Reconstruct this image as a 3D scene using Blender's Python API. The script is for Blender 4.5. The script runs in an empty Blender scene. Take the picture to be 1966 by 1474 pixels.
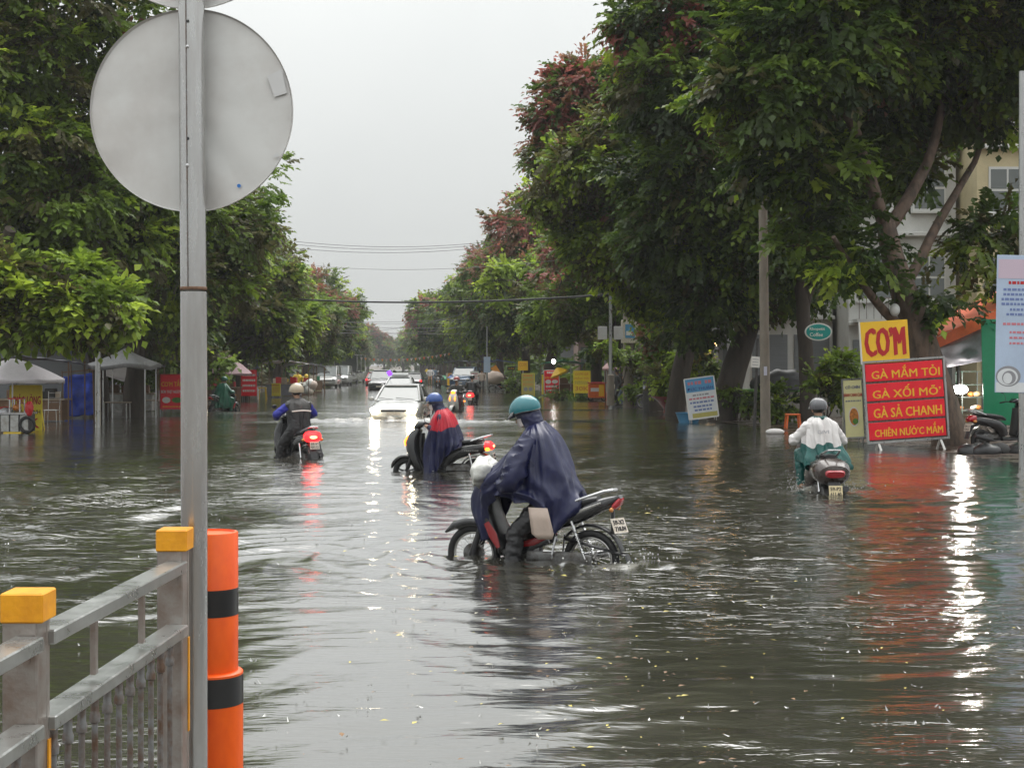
import bpy, bmesh, math, random
import numpy as np
from mathutils import Vector, Matrix, Euler, noise as mnoise

# ------------------------------------------------------------------ camera, sky, sun, exposure
SC = bpy.context.scene
COL = SC.collection
F, CX, HY, CAMZ = 2840.0, 983.0, 700.0, 1.9        # focal length (px of the 1966 px photo), centre column, horizon row, eye height over the water
cam = bpy.data.cameras.new('camera')
cam.sensor_width = 36.0
cam.lens = 36.0 * F / 1966.0
cam.shift_y = -(737.0 - HY) / 1966.0
cam.clip_start = 0.05
cam.clip_end = 3000.0
camo = bpy.data.objects.new('camera', cam)
camo.location = (0, 0, CAMZ)
camo.rotation_euler = (math.radians(90), 0, 0)
COL.objects.link(camo)
SC.camera = camo

SUN_EL, SUN_AZ = math.radians(58), math.radians(20)
w = bpy.data.worlds.new('World'); SC.world = w; w.use_nodes = True
nt = w.node_tree; nt.nodes.clear()
out = nt.nodes.new('ShaderNodeOutputWorld'); bg = nt.nodes.new('ShaderNodeBackground')
sky = nt.nodes.new('ShaderNodeTexSky'); sky.sky_type = 'NISHITA'; sky.sun_disc = False
sky.sun_elevation = SUN_EL; sky.sun_rotation = SUN_AZ; sky.air_density = 1.0; sky.dust_density = 6.0
hsv = nt.nodes.new('ShaderNodeHueSaturation'); hsv.inputs['Saturation'].default_value = 0.06
mix = nt.nodes.new('ShaderNodeMix'); mix.data_type = 'RGBA'; mix.inputs[0].default_value = 0.90   # a closed rain-cloud deck hides most of the sky
tc = nt.nodes.new('ShaderNodeTexCoord'); nz = nt.nodes.new('ShaderNodeTexNoise'); nz.inputs['Scale'].default_value = 2.2; nz.inputs['Detail'].default_value = 5
rp = nt.nodes.new('ShaderNodeValToRGB')
rp.color_ramp.elements[0].position = 0.25; rp.color_ramp.elements[0].color = (7.0, 7.25, 7.2, 1)
rp.color_ramp.elements[1].position = 0.78; rp.color_ramp.elements[1].color = (8.3, 8.5, 8.4, 1)
nt.links.new(tc.outputs['Generated'], nz.inputs['Vector']); nt.links.new(nz.outputs['Fac'], rp.inputs['Fac'])
nt.links.new(sky.outputs[0], hsv.inputs['Color']); nt.links.new(hsv.outputs[0], mix.inputs[6]); nt.links.new(rp.outputs[0], mix.inputs[7])
# a closed overcast deck is brighter towards the zenith (CIE overcast sky, softened)
sx = nt.nodes.new('ShaderNodeSeparateXYZ'); nt.links.new(tc.outputs['Generated'], sx.inputs[0])
mr = nt.nodes.new('ShaderNodeMapRange'); mr.inputs[1].default_value = 0.0; mr.inputs[2].default_value = 1.0; mr.inputs[3].default_value = 0.475; mr.inputs[4].default_value = 1.75
nt.links.new(sx.outputs[2], mr.inputs[0])
vm = nt.nodes.new('ShaderNodeVectorMath'); vm.operation = 'SCALE'; nt.links.new(mix.outputs[2], vm.inputs[0]); nt.links.new(mr.outputs[0], vm.inputs['Scale'])
nt.links.new(vm.outputs[0], bg.inputs['Color']); bg.inputs['Strength'].default_value = 0.091
nt.links.new(bg.outputs[0], out.inputs['Surface'])

sl = bpy.data.lights.new('sun', 'SUN'); sl.energy = 1.5; sl.angle = math.radians(60); sl.color = (1.0, 0.97, 0.93)
so = bpy.data.objects.new('sun', sl); so.rotation_euler = (math.radians(90) - SUN_EL, 0, -SUN_AZ + math.pi); COL.objects.link(so)

SC.view_settings.view_transform = 'Standard'; SC.view_settings.look = 'None'
SC.view_settings.gamma = 1.0; SC.view_settings.exposure = 0.84; SC.view_settings.use_curve_mapping = False
cy = SC.cycles
cy.use_denoising = True; cy.use_adaptive_sampling = True; cy.adaptive_threshold = 0.025; cy.max_bounces = 6; cy.diffuse_bounces = 3; cy.glossy_bounces = 3; cy.transmission_bounces = 4
cy.volume_bounces = 1; cy.transparent_max_bounces = 8; cy.caustics_reflective = False; cy.caustics_refractive = False
cy.sample_clamp_indirect = 6.0
SC.render.film_transparent = False
random.seed(7); RNG = np.random.default_rng(7)
ROAD = -0.27                                         # the road lies this far under the flood water (z = 0)

def at(px, py, Y):                                   # photo pixel + real depth -> world point
    return Vector(((px - CX) / F * Y, Y, CAMZ - (py - HY) / F * Y))
def ypx(py):                                         # depth of a point on the water seen at row py
    return F * CAMZ / (py - HY)
# ------------------------------------------------------------------ materials
MATS = {}
def mat(name, col, rough=0.5, metal=0.0, emit=None, es=0.0, var=0.0, vscale=8.0, bump=0.0, bscale=40.0, coat=0.0, dirt=None, spec=0.5, stretch=None):
    """procedural principled material: colour varied by noise, optional dirt colour in blotches, fine bump"""
    if name in MATS: return MATS[name]
    m = bpy.data.materials.new(name); m.use_nodes = True
    n = m.node_tree; b = n.nodes['Principled BSDF']
    c = tuple(col) + (1,) if len(col) == 3 else col
    b.inputs['Base Color'].default_value = c
    b.inputs['Roughness'].default_value = rough; b.inputs['Metallic'].default_value = metal
    b.inputs['Specular IOR Level'].default_value = spec
    b.inputs['Coat Weight'].default_value = coat; b.inputs['Coat Roughness'].default_value = 0.08
    if emit:
        b.inputs['Emission Color'].default_value = tuple(emit) + (1,); b.inputs['Emission Strength'].default_value = es
    if var or dirt or bump:
        t = n.nodes.new('ShaderNodeTexCoord'); src = t.outputs['Object']
        if stretch:
            mp = n.nodes.new('ShaderNodeMapping'); mp.inputs['Scale'].default_value = stretch
            n.links.new(src, mp.inputs['Vector']); src = mp.outputs[0]
    if var or dirt:
        z = n.nodes.new('ShaderNodeTexNoise'); z.inputs['Scale'].default_value = vscale; z.inputs['Detail'].default_value = 6; z.inputs['Roughness'].default_value = 0.65
        n.links.new(src, z.inputs['Vector'])
        r = n.nodes.new('ShaderNodeValToRGB')
        if dirt:
            d = tuple(dirt) + (1,)
            r.color_ramp.elements[0].position = 0.35; r.color_ramp.elements[0].color = d
            r.color_ramp.elements[1].position = 0.60; r.color_ramp.elements[1].color = c
        else:
            r.color_ramp.elements[0].position = 0.3; r.color_ramp.elements[0].color = tuple(x * (1 - var) for x in c[:3]) + (1,)
            r.color_ramp.elements[1].position = 0.7; r.color_ramp.elements[1].color = tuple(min(1, x * (1 + var)) for x in c[:3]) + (1,)
        n.links.new(z.outputs['Fac'], r.inputs['Fac']); n.links.new(r.outputs[0], b.inputs['Base Color'])
        if rough > 0.08:
            mr = n.nodes.new('ShaderNodeMapRange'); mr.inputs[3].default_value = max(0.03, rough - 0.14); mr.inputs[4].default_value = min(1, rough + 0.14)
            n.links.new(z.outputs['Fac'], mr.inputs[0]); n.links.new(mr.outputs[0], b.inputs['Roughness'])
    if bump:
        z2 = n.nodes.new('ShaderNodeTexNoise'); z2.inputs['Scale'].default_value = bscale; z2.inputs['Detail'].default_value = 4
        n.links.new(src, z2.inputs['Vector'])
        bp = n.nodes.new('ShaderNodeBump'); bp.inputs['Strength'].default_value = bump; bp.inputs['Distance'].default_value = 0.02
        n.links.new(z2.outputs['Fac'], bp.inputs['Height']); n.links.new(bp.outputs[0], b.inputs['Normal'])
    MATS[name] = m
    return m

def attr_leaf_mat(name, rough=0.42, trans=0.50):
    m = bpy.data.materials.new(name); m.use_nodes = True; n = m.node_tree; b = n.nodes['Principled BSDF']
    a = n.nodes.new('ShaderNodeAttribute'); a.attribute_name = 'tint'
    b.inputs['Roughness'].default_value = rough; b.inputs['Specular IOR Level'].default_value = 0.45
    n.links.new(a.outputs['Color'], b.inputs['Base Color'])
    tr = n.nodes.new('ShaderNodeBsdfTranslucent'); n.links.new(a.outputs['Color'], tr.inputs['Color'])
    mx = n.nodes.new('ShaderNodeMixShader'); mx.inputs[0].default_value = trans
    n.links.new(b.outputs[0], mx.inputs[1]); n.links.new(tr.outputs[0], mx.inputs[2])
    n.links.new(mx.outputs[0], n.nodes['Material Output'].inputs['Surface'])
    MATS[name] = m
    return m

# ------------------------------------------------------------------ mesh building
def rotz(a): return Matrix.Rotation(a, 4, 'Z')
def frame_from(d, up=Vector((0, 0, 1))):
    d = Vector(d).normalized()
    if abs(d.dot(up)) > 0.98: up = Vector((0, 1, 0))
    x = up.cross(d).normalized(); y = d.cross(x)
    return x, y, d

class MB:
    """collects shapes; build() links them as ONE mesh object"""
    def __init__(s): s.v = []; s.f = []; s.m = []; s.cur = 0
    def add(s, vs, fs, M=None):
        o = len(s.v)
        if M is not None: vs = [M @ Vector(p) for p in vs]
        s.v += [tuple(p) for p in vs]; s.f += [tuple(i + o for i in f) for f in fs]; s.m += [s.cur] * len(fs)
        return s
    def box(s, c, size, M=None, bev=0.0, R=None):
        x, y, z = (a / 2 for a in size); c = Vector(c)
        if bev > 0:
            b = min(bev, x * .49 * 2, y * .49 * 2, z * .49 * 2) * 1.0
            b = min(b, x * .9, y * .9, z * .9)
            vs = []; idx = {}
            for sx in (-1, 1):
                for sy in (-1, 1):
                    for sz in (-1, 1):
                        idx[(sx, sy, sz, 0)] = len(vs); vs.append(Vector((sx * x, sy * (y - b), sz * (z - b))))
                        idx[(sx, sy, sz, 1)] = len(vs); vs.append(Vector((sx * (x - b), sy * y, sz * (z - b))))
                        idx[(sx, sy, sz, 2)] = len(vs); vs.append(Vector((sx * (x - b), sy * (y - b), sz * z)))
            fs = []
            for q in (-1, 1):
                fs.append([idx[(q, -1, -1, 0)], idx[(q, 1, -1, 0)], idx[(q, 1, 1, 0)], idx[(q, -1, 1, 0)]][::q])
                fs.append([idx[(-1, q, -1, 1)], idx[(-1, q, 1, 1)], idx[(1, q, 1, 1)], idx[(1, q, -1, 1)]][::q])
                fs.append([idx[(-1, -1, q, 2)], idx[(1, -1, q, 2)], idx[(1, 1, q, 2)], idx[(-1, 1, q, 2)]][::q])
            for a in (-1, 1):
                for b2 in (-1, 1):
                    fs.append([idx[(a, b2, -1, 0)], idx[(a, b2, -1, 1)], idx[(a, b2, 1, 1)], idx[(a, b2, 1, 0)]][::a * b2])
                    fs.append([idx[(a, -1, b2, 0)], idx[(a, 1, b2, 0)], idx[(a, 1, b2, 2)], idx[(a, -1, b2, 2)]][::a * b2])
                    fs.append([idx[(-1, a, b2, 1)], idx[(-1, a, b2, 2)], idx[(1, a, b2, 2)], idx[(1, a, b2, 1)]][::a * b2])
                    for c3 in (-1, 1):
                        fs.append([idx[(a, b2, c3, 0)], idx[(a, b2, c3, 1)], idx[(a, b2, c3, 2)]][::a * b2 * c3])
        else:
            vs = [Vector((sx * x, sy * y, sz * z)) for sx in (-1, 1) for sy in (-1, 1) for sz in (-1, 1)]
            fs = [(0, 1, 3, 2), (4, 6, 7, 5), (0, 4, 5, 1), (2, 3, 7, 6), (0, 2, 6, 4), (1, 5, 7, 3)]
        if R is not None: vs = [R @ p for p in vs]
        vs = [p + c for p in vs]
        return s.add(vs, fs, M)
    def bar(s, a, b, wx, wy, M=None, bev=0.0, up=(0, 0, 1)):
        a = Vector(a); b = Vector(b); x, y, d = frame_from(b - a, Vector(up))
        R = Matrix((x, y, d)).transposed().to_3x3()
        return s.box((a + b) / 2, (wx, wy, (b - a).length), M, bev, R)
    def tube(s, pts, r, seg=10, M=None, cap=True, closed=False):
        pts = [Vector(p) for p in pts]; n = len(pts)
        rs = [r] * n if not hasattr(r, '__len__') else list(r)
        vs = []; fs = []; prev = None
        for i, p in enumerate(pts):
            if closed: d = pts[(i + 1) % n] - pts[i - 1]
            else: d = pts[min(i + 1, n - 1)] - pts[max(i - 1, 0)]
            d.normalize()
            if prev is None: x, y, _ = frame_from(d)
            else:
                x = prev - d * prev.dot(d)
                if x.length < 1e-5: x, y, _ = frame_from(d)
                x.normalize(); y = d.cross(x)
            prev = x
            for k in range(seg):
                a = 2 * math.pi * k / seg
                vs.append(p + (x * math.cos(a) + y * math.sin(a)) * rs[i])
        m = n if closed else n - 1
        for i in range(m):
            for k in range(seg):
                a0 = i * seg + k; a1 = i * seg + (k + 1) % seg; b0 = ((i + 1) % n) * seg + k; b1 = ((i + 1) % n) * seg + (k + 1) % seg
                fs.append((a0, a1, b1, b0))
        if cap and not closed:
            fs.append(tuple(range(seg))[::-1]); fs.append(tuple(range((n - 1) * seg, n * seg)))
        return s.add(vs, fs, M)
    def lathe(s, prof, seg=24, M=None, a0=0.0, a1=None):
        """profile [(r, z)] turned round z"""
        full = a1 is None; a1 = 2 * math.pi if full else a1
        k = seg if full else seg + 1; vs = []; fs = []
        for r, z in prof:
            for i in range(k):
                a = a0 + (a1 - a0) * i / seg
                vs.append(Vector((r * math.cos(a), r * math.sin(a), z)))
        for j in range(len(prof) - 1):
            for i in range(seg):
                q0 = j * k + i; q1 = j * k + (i + 1) % k
                fs.append((q0, q1, q1 + k, q0 + k))
        return s.add(vs, fs, M)
    def disc(s, c, r, n, depth=0.01, seg=32, M=None):
        x, y, d = frame_from(n); c = Vector(c)
        T = Matrix.Translation(c) @ Matrix((x, y, d)).transposed().to_4x4()
        s2 = MB(); s2.lathe([(1e-4, 0), (r, 0), (r, depth), (1e-4, depth)], seg)
        vs = [T @ Vector(p) for p in s2.v]
        return s.add(vs, s2.f, M)
    def torus(s, c, R, r, axis='y', seg=40, sub=10, M=None, a0=0, a1=None, sy=1.0):
        c = Vector(c); full = a1 is None; a1 = 2 * math.pi if full else a1
        k = seg if full else seg + 1; vs = []; fs = []
        for i in range(k):
            a = a0 + (a1 - a0) * i / seg
            for j in range(sub):
                b = 2 * math.pi * j / sub; q = R + r * math.cos(b); hz = r * math.sin(b) * sy
                if axis == 'y': p = (q * math.cos(a), hz, q * math.sin(a))
                elif axis == 'x': p = (hz, q * math.cos(a), q * math.sin(a))
                else: p = (q * math.cos(a), q * math.sin(a), hz)
                vs.append(c + Vector(p))
        for i in range(seg):
            for j in range(sub):
                p0 = i * sub + j; p1 = i * sub + (j + 1) % sub; i2 = (i + 1) % k
                fs.append((p0, i2 * sub + j, i2 * sub + (j + 1) % sub, p1))
        return s.add(vs, fs, M)
    def sweep(s, pts, hy, hz, seg=18, pw=2.6, M=None, cap=True, yoff=0.0):
        """super-elliptic section swept along a path in the xz plane; hy half width across, hz half height in the plane"""
        pts = [Vector((p[0], yoff, p[1])) for p in pts]; n = len(pts)
        hy = [hy] * n if not hasattr(hy, '__len__') else hy; hz = [hz] * n if not hasattr(hz, '__len__') else hz
        vs = []; fs = []
        for i, p in enumerate(pts):
            d = (pts[min(i + 1, n - 1)] - pts[max(i - 1, 0)]).normalized()
            nrm = Vector((-d.z, 0, d.x))
            for k in range(seg):
                a = 2 * math.pi * k / seg; ca, sa = math.cos(a), math.sin(a)
                u = math.copysign(abs(ca) ** (2 / pw), ca) * hy[i]; v = math.copysign(abs(sa) ** (2 / pw), sa) * hz[i]
                vs.append(p + Vector((0, u, 0)) + nrm * v)
        for i in range(n - 1):
            for k in range(seg):
                a0 = i * seg + k; a1 = i * seg + (k + 1) % seg
                fs.append((a0, a0 + seg, a1 + seg, a1))
        if cap:
            fs.append(tuple(range(seg))); fs.append(tuple(range((n - 1) * seg, n * seg))[::-1])
        return s.add(vs, fs, M)
    def prism(s, poly, y0, y1, M=None):
        """polygon in (x, z) pushed from y0 to y1"""
        n = len(poly); vs = [Vector((p[0], y0, p[1])) for p in poly] + [Vector((p[0], y1, p[1])) for p in poly]
        fs = [tuple(range(n)), tuple(range(n, 2 * n))[::-1]]
        for i in range(n): j = (i + 1) % n; fs.append((i, i + n, j + n, j))
        return s.add(vs, fs, M)
    def grid(s, rows, M=None, closed=False):
        """rows: list of equally long point lists"""
        n = len(rows[0]); vs = [p for r in rows for p in r]; fs = []
        for i in range(len(rows) - 1):
            for k in range(n if closed else n - 1):
                a0 = i * n + k; a1 = i * n + (k + 1) % n
                fs.append((a0, a1, a1 + n, a0 + n))
        return s.add(vs, fs, M)
    def ball(s, c, r, seg=14, rings=9, M=None, sc=(1, 1, 1)):
        vs = []; fs = []; c = Vector(c)
        for j in range(rings + 1):
            t = math.pi * j / rings
            for k in range(seg):
                a = 2 * math.pi * k / seg
                vs.append(c + Vector((r * sc[0] * math.sin(t) * math.cos(a), r * sc[1] * math.sin(t) * math.sin(a), r * sc[2] * math.cos(t))))
        for j in range(rings):
            for k in range(seg):
                a0 = j * seg + k; a1 = j * seg + (k + 1) % seg
                fs.append((a0, a0 + seg, a1 + seg, a1))
        return s.add(vs, fs, M)
    def mesh(s, name, mats, smooth=False):
        me = bpy.data.meshes.new(name); me.from_pydata([tuple(p) for p in s.v], [], s.f)
        for q in (mats if isinstance(mats, (list, tuple)) else [mats]): me.materials.append(MATS[q] if isinstance(q, str) else q)
        if len(me.polygons) == len(s.m): me.polygons.foreach_set('material_index', s.m)
        bm = bmesh.new(); bm.from_mesh(me); bmesh.ops.remove_doubles(bm, verts=bm.verts, dist=1e-5)
        bmesh.ops.recalc_face_normals(bm, faces=bm.faces)
        if smooth:
            ang = math.radians(42)
            for f in bm.faces: f.smooth = True
            for e in bm.edges:
                if len(e.link_faces) == 2 and e.calc_face_angle(0) > ang: e.smooth = False
        bm.to_mesh(me); bm.free(); me.update()
        return me
    def build(s, name, mats, parent=None, smooth=False):
        return link(name, s.mesh(name, mats, smooth), parent)

def link(name, data, parent=None):
    o = bpy.data.objects.new(name, data); COL.objects.link(o)
    if parent is not None: o.parent = parent
    return o
def tag(o, label=None, cat=None, group=None, kind=None):
    if label: o['label'] = label
    if cat: o['category'] = cat
    if group: o['group'] = group
    if kind: o['kind'] = kind
    return o
def thing(name, label, cat, loc=(0, 0, 0), rz=0.0, group=None):
    o = bpy.data.objects.new(name, None); COL.objects.link(o); o.empty_display_size = 0.2
    o.location = loc; o.rotation_euler = (0, 0, rz)
    return tag(o, label, cat, group)
def copy_tree(o, parent=None, swap=None):
    c = o.copy(); COL.objects.link(c); c.parent = parent
    if swap and o.type == 'MESH' and o.name.split('.')[0] in swap:
        c.data = c.data.copy(); c.data.materials.clear(); c.data.materials.append(MATS[swap[o.name.split('.')[0]]])
    for ch in list(o.children): copy_tree(ch, c, swap)
    return c
def dup(o, label, loc, rz=0.0, group=None, swap=None, scale=None):
    c = copy_tree(o, None, swap); c.location = loc; c.rotation_euler = (0, 0, rz)
    if scale: c.scale = (scale,) * 3
    tag(c, label, None, group)
    if group is None and 'group' in c: del c['group']
    return c

_FONT = {}
def text_mesh(txt, width=None, height=None, bold=0.0, depth=0.004, align='CENTER', spacing=1.0):
    """lettering as a thin mesh lying in the xz plane, facing -y, centred on its own box"""
    thick = bold; bold = 0.0
    for a_, b_ in (('Ơ', 'O’'), ('Ỡ', 'Õ’'), ('Ớ', 'Ó’'), ('Ờ', 'Ò’')): txt = txt.replace(a_, b_)     # the horn of the O is drawn as its own stroke
    cu = bpy.data.curves.new('lettering', 'FONT'); cu.body = txt; cu.size = 1.0; cu.offset = bold; cu.extrude = 0.02; cu.align_x = align
    cu.resolution_u = 2; cu.space_character = spacing
    ob = bpy.data.objects.new('lettering', cu); COL.objects.link(ob)
    dg = bpy.context.evaluated_depsgraph_get()
    me = bpy.data.meshes.new_from_object(ob.evaluated_get(dg)); bpy.data.objects.remove(ob); bpy.data.curves.remove(cu)
    n = len(me.vertices); co = np.empty(n * 3); me.vertices.foreach_get('co', co); co = co.reshape(-1, 3)
    lo, hi = co.min(0), co.max(0); ctr = (lo + hi) / 2; sz = hi - lo
    sx = width / sz[0] if width else None; sy = height / sz[1] if height else None
    sx = sx or sy; sy = sy or sx
    o2 = np.empty_like(co); o2[:, 0] = (co[:, 0] - ctr[0]) * sx; o2[:, 2] = (co[:, 1] - ctr[1]) * sy; o2[:, 1] = -np.where(co[:, 2] > ctr[2], depth, 0.0)
    me.vertices.foreach_set('co', o2.ravel()); me.update()
    if thick:                                            # heavier letters: the same outline laid side by side, each a hair further out
        bm = bmesh.new()
        for k, dx in enumerate((-1, 0, 1)):
            o = len(bm.verts); bm.from_mesh(me); bm.verts.ensure_lookup_table()
            for v in bm.verts[o:]: v.co.x += dx * thick * sy; v.co.y -= k * .0009; v.co.z += (k - 1) * thick * .35 * sy
        bm.to_mesh(me); bm.free(); me.update()
    return me
def lettering(txt, m, parent, loc, width=None, height=None, bold=0.0, R=None, name='lettering', spacing=1.0):
    me = text_mesh(txt, width, height, bold, spacing=spacing); me.materials.clear(); me.materials.append(MATS[m])
    o = link(name, me, parent); o.location = loc
    if R is not None: o.rotation_euler = R
    return o

def arc(c, r, a0, a1, n):                             # points of an arc in xz, degrees
    return [(c[0] + r * math.cos(math.radians(a0 + (a1 - a0) * i / (n - 1))), c[1] + r * math.sin(math.radians(a0 + (a1 - a0) * i / (n - 1)))) for i in range(n)]
def catmull(P, n):
    """resample a polyline smoothly to n points"""
    P = np.array(P, float); m = len(P)
    t = np.linspace(0, m - 1, n); i = np.minimum(t.astype(int), m - 2); u = (t - i)[:, None]
    p0 = P[np.maximum(i - 1, 0)]; p1 = P[i]; p2 = P[i + 1]; p3 = P[np.minimum(i + 2, m - 1)]
    return 0.5 * ((2 * p1) + (-p0 + p2) * u + (2 * p0 - 5 * p1 + 4 * p2 - p3) * u ** 2 + (-p0 + 3 * p1 - 3 * p2 + p3) * u ** 3)

# plain materials used all over
mat('galv', (0.42, 0.425, 0.42), 0.30, 0.8, var=0.14, vscale=9, stretch=(1, 1, .25))
mat('post_steel', (0.50, 0.50, 0.495), 0.25, 0.85, vscale=16, stretch=(1, 1, .12), dirt=(0.40, 0.385, 0.37))
mat('galv_dark', (0.25, 0.25, 0.25), 0.5, 0.6, var=0.25, vscale=20, dirt=(0.16, 0.10, 0.07), bump=0.1)
mat('steel', (0.55, 0.55, 0.56), 0.28, 0.9, var=0.1)
mat('chrome', (0.7, 0.7, 0.7), 0.12, 1.0)
mat('rust', (0.22, 0.13, 0.085), 0.8, 0.2, var=0.4, vscale=30, bump=0.3)
mat('black_plastic', (0.018, 0.018, 0.02), 0.35, var=0.3, bump=0.04, bscale=200)
mat('black_gloss', (0.012, 0.012, 0.014), 0.15, coat=0.8)
mat('black_matt', (0.02, 0.02, 0.02), 0.75, var=0.2)
mat('rubber', (0.016, 0.016, 0.017), 0.6, bump=0.15, bscale=80)
mat('white_paint', (0.72, 0.73, 0.72), 0.3, var=0.05, vscale=3)
mat('wood_brown', (0.16, 0.09, 0.05), 0.6, var=0.3, vscale=12, bump=0.2, stretch=(1, 1, 8))
mat('glass_dark', (0.03, 0.035, 0.035), 0.05, spec=0.8)
mat('glass', (0.10, 0.115, 0.11), 0.04, spec=0.9)
mat('red_paint', (0.52, 0.02, 0.025), 0.35, var=0.1)
mat('yellow_paint', (0.78, 0.55, 0.05), 0.4, var=0.08)
mat('blue_paint', (0.04, 0.12, 0.45), 0.4, var=0.1)
mat('green_paint', (0.01, 0.22, 0.10), 0.35, var=0.08)
mat('orange_paint', (0.80, 0.16, 0.03), 0.4, var=0.1)
mat('plate_white', (0.72, 0.66, 0.58), 0.4, var=0.12, vscale=20, dirt=(0.5, 0.42, 0.33))
mat('ink', (0.02, 0.02, 0.022), 0.5)
mat('ink_red', (0.50, 0.015, 0.02), 0.5)
mat('ink_yellow', (0.90, 0.50, 0.03), 0.5)
mat('ink_white', (0.8, 0.78, 0.74), 0.5)
mat('ink_blue', (0.03, 0.05, 0.28), 0.5)
mat('concrete', (0.30, 0.28, 0.25), 0.8, var=0.2, vscale=6, bump=0.25, bscale=50)
mat('tail_lit', (0.6, 0.02, 0.02), 0.3, emit=(1.0, 0.012, 0.015), es=2.4)
mat('tail_hot', (0.8, 0.2, 0.1), 0.3, emit=(1.0, 0.16, 0.06), es=7.0)
mat('tail_red', (0.40, 0.01, 0.02), 0.15, coat=0.6)
mat('amber_lit', (0.8, 0.3, 0.05), 0.3, emit=(1.0, 0.20, 0.015), es=2.6)
mat('head_lit', (1, 0.95, 0.85), 0.3, emit=(1.0, 0.84, 0.55), es=26.0)
mat('bulb_warm', (1, 0.8, 0.5), 0.3, emit=(1.0, 0.55, 0.18), es=14.0)
mat('bulb_white', (1, 1, 1), 0.3, emit=(1.0, 0.93, 0.85), es=15.0)
# ------------------------------------------------------------------ ground, pavements, flood water
KR = [(2, 11.5), (12, 10.6), (20, 9.6), (25, 8.8), (30, 8.0), (36, 6.9), (41, 6.2), (63, 3.7), (93, 1.7), (105, 0.4), (150, -3.6), (300, -16.6), (520, -36.0)]
KL = [(2, -11.5), (20, -12.4), (42, -13.4), (60, -14.4), (83, -15.0), (120, -15.8), (150, -17.6), (300, -30.5), (520, -50.0)]
def kerb(K, Y): return float(np.interp(Y, [k[0] for k in K], [k[1] for k in K]))

g = MB(); g.grid([[Vector((x, y, -0.40)) for x in (-1500, -60, 0, 60, 1500)] for y in (-300, 0, 100, 400, 2600)])
mat('earth', (0.09, 0.075, 0.06), 0.9, var=0.2, vscale=0.5)
tag(g.build('ground', 'earth'), kind='structure')
r = MB()
ys = [1] + list(range(4, 60, 4)) + list(range(60, 530, 15))
r.grid([[Vector((kerb(KL, y) + (kerb(KR, y) - kerb(KL, y)) * t, y, ROAD - 0.02)) for t in np.linspace(0, 1, 7)] for y in ys])
mat('asphalt', (0.05, 0.05, 0.05), 0.8, var=0.2, vscale=4, bump=0.2)
tag(r.build('road', 'asphalt'), kind='structure')

def pavement_material():
    m = bpy.data.materials.new('pavement'); m.use_nodes = True; n = m.node_tree; b = n.nodes['Principled BSDF']
    t = n.nodes.new('ShaderNodeTexCoord'); br = n.nodes.new('ShaderNodeTexBrick')
    br.inputs['Scale'].default_value = 2.5; br.inputs['Color1'].default_value = (0.115, 0.075, 0.055, 1); br.inputs['Color2'].default_value = (0.085, 0.062, 0.05, 1)
    br.inputs['Mortar'].default_value = (0.05, 0.042, 0.035, 1); br.inputs['Mortar Size'].default_value = 0.02
    z = n.nodes.new('ShaderNodeTexNoise'); z.inputs['Scale'].default_value = 1.3; z.inputs['Detail'].default_value = 6
    mx = n.nodes.new('ShaderNodeMix'); mx.data_type = 'RGBA'; mx.blend_type = 'MULTIPLY'; mx.inputs[0].default_value = 0.8
    rp = n.nodes.new('ShaderNodeValToRGB'); rp.color_ramp.elements[0].position = .3; rp.color_ramp.elements[0].color = (.45, .42, .38, 1); rp.color_ramp.elements[1].position = .7; rp.color_ramp.elements[1].color = (1.1, 1.1, 1.1, 1)
    n.links.new(t.outputs['Object'], br.inputs['Vector']); n.links.new(t.outputs['Object'], z.inputs['Vector'])
    n.links.new(z.outputs['Fac'], rp.inputs['Fac']); n.links.new(br.outputs['Color'], mx.inputs[6]); n.links.new(rp.outputs[0], mx.inputs[7]); n.links.new(mx.outputs[2], b.inputs['Base Color'])
    mr = n.nodes.new('ShaderNodeMapRange'); mr.inputs[1].default_value = .35; mr.inputs[2].default_value = .65; mr.inputs[3].default_value = 0.08; mr.inputs[4].default_value = 0.5
    n.links.new(z.outputs['Fac'], mr.inputs[0]); n.links.new(mr.outputs[0], b.inputs['Roughness'])
    bp = n.nodes.new('ShaderNodeBump'); bp.inputs['Strength'].default_value = .25; n.links.new(z.outputs['Fac'], bp.inputs['Height']); n.links.new(bp.outputs[0], b.inputs['Normal'])
    MATS['pavement'] = m
pavement_material()
def pavement(name, K, sgn):
    p = MB(); rows = []
    yy = np.concatenate([np.linspace(2, 70, 120), np.linspace(72, 520, 120)])
    offs = [(-0.02, -0.30), (0.0, -0.07), (0.25, -0.05), (0.8, -0.028), (1.5, -0.006), (2.4, 0.02), (4, 0.05), (7, 0.09), (14, 0.12), (70, 0.2)]
    for y in yy:
        k = kerb(K, y)
        rows.append([Vector((k + sgn * o, y, z + (0.012 * mnoise.noise((k + o, y * 0.6, 3)) if z > -0.2 else 0))) for o, z in offs])
    p.grid(rows)
    tag(p.build(name, 'pavement', smooth=True), kind='structure')
pavement('pavement_right', KR, 1)
pavement('pavement_left', KL, -1)

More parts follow.
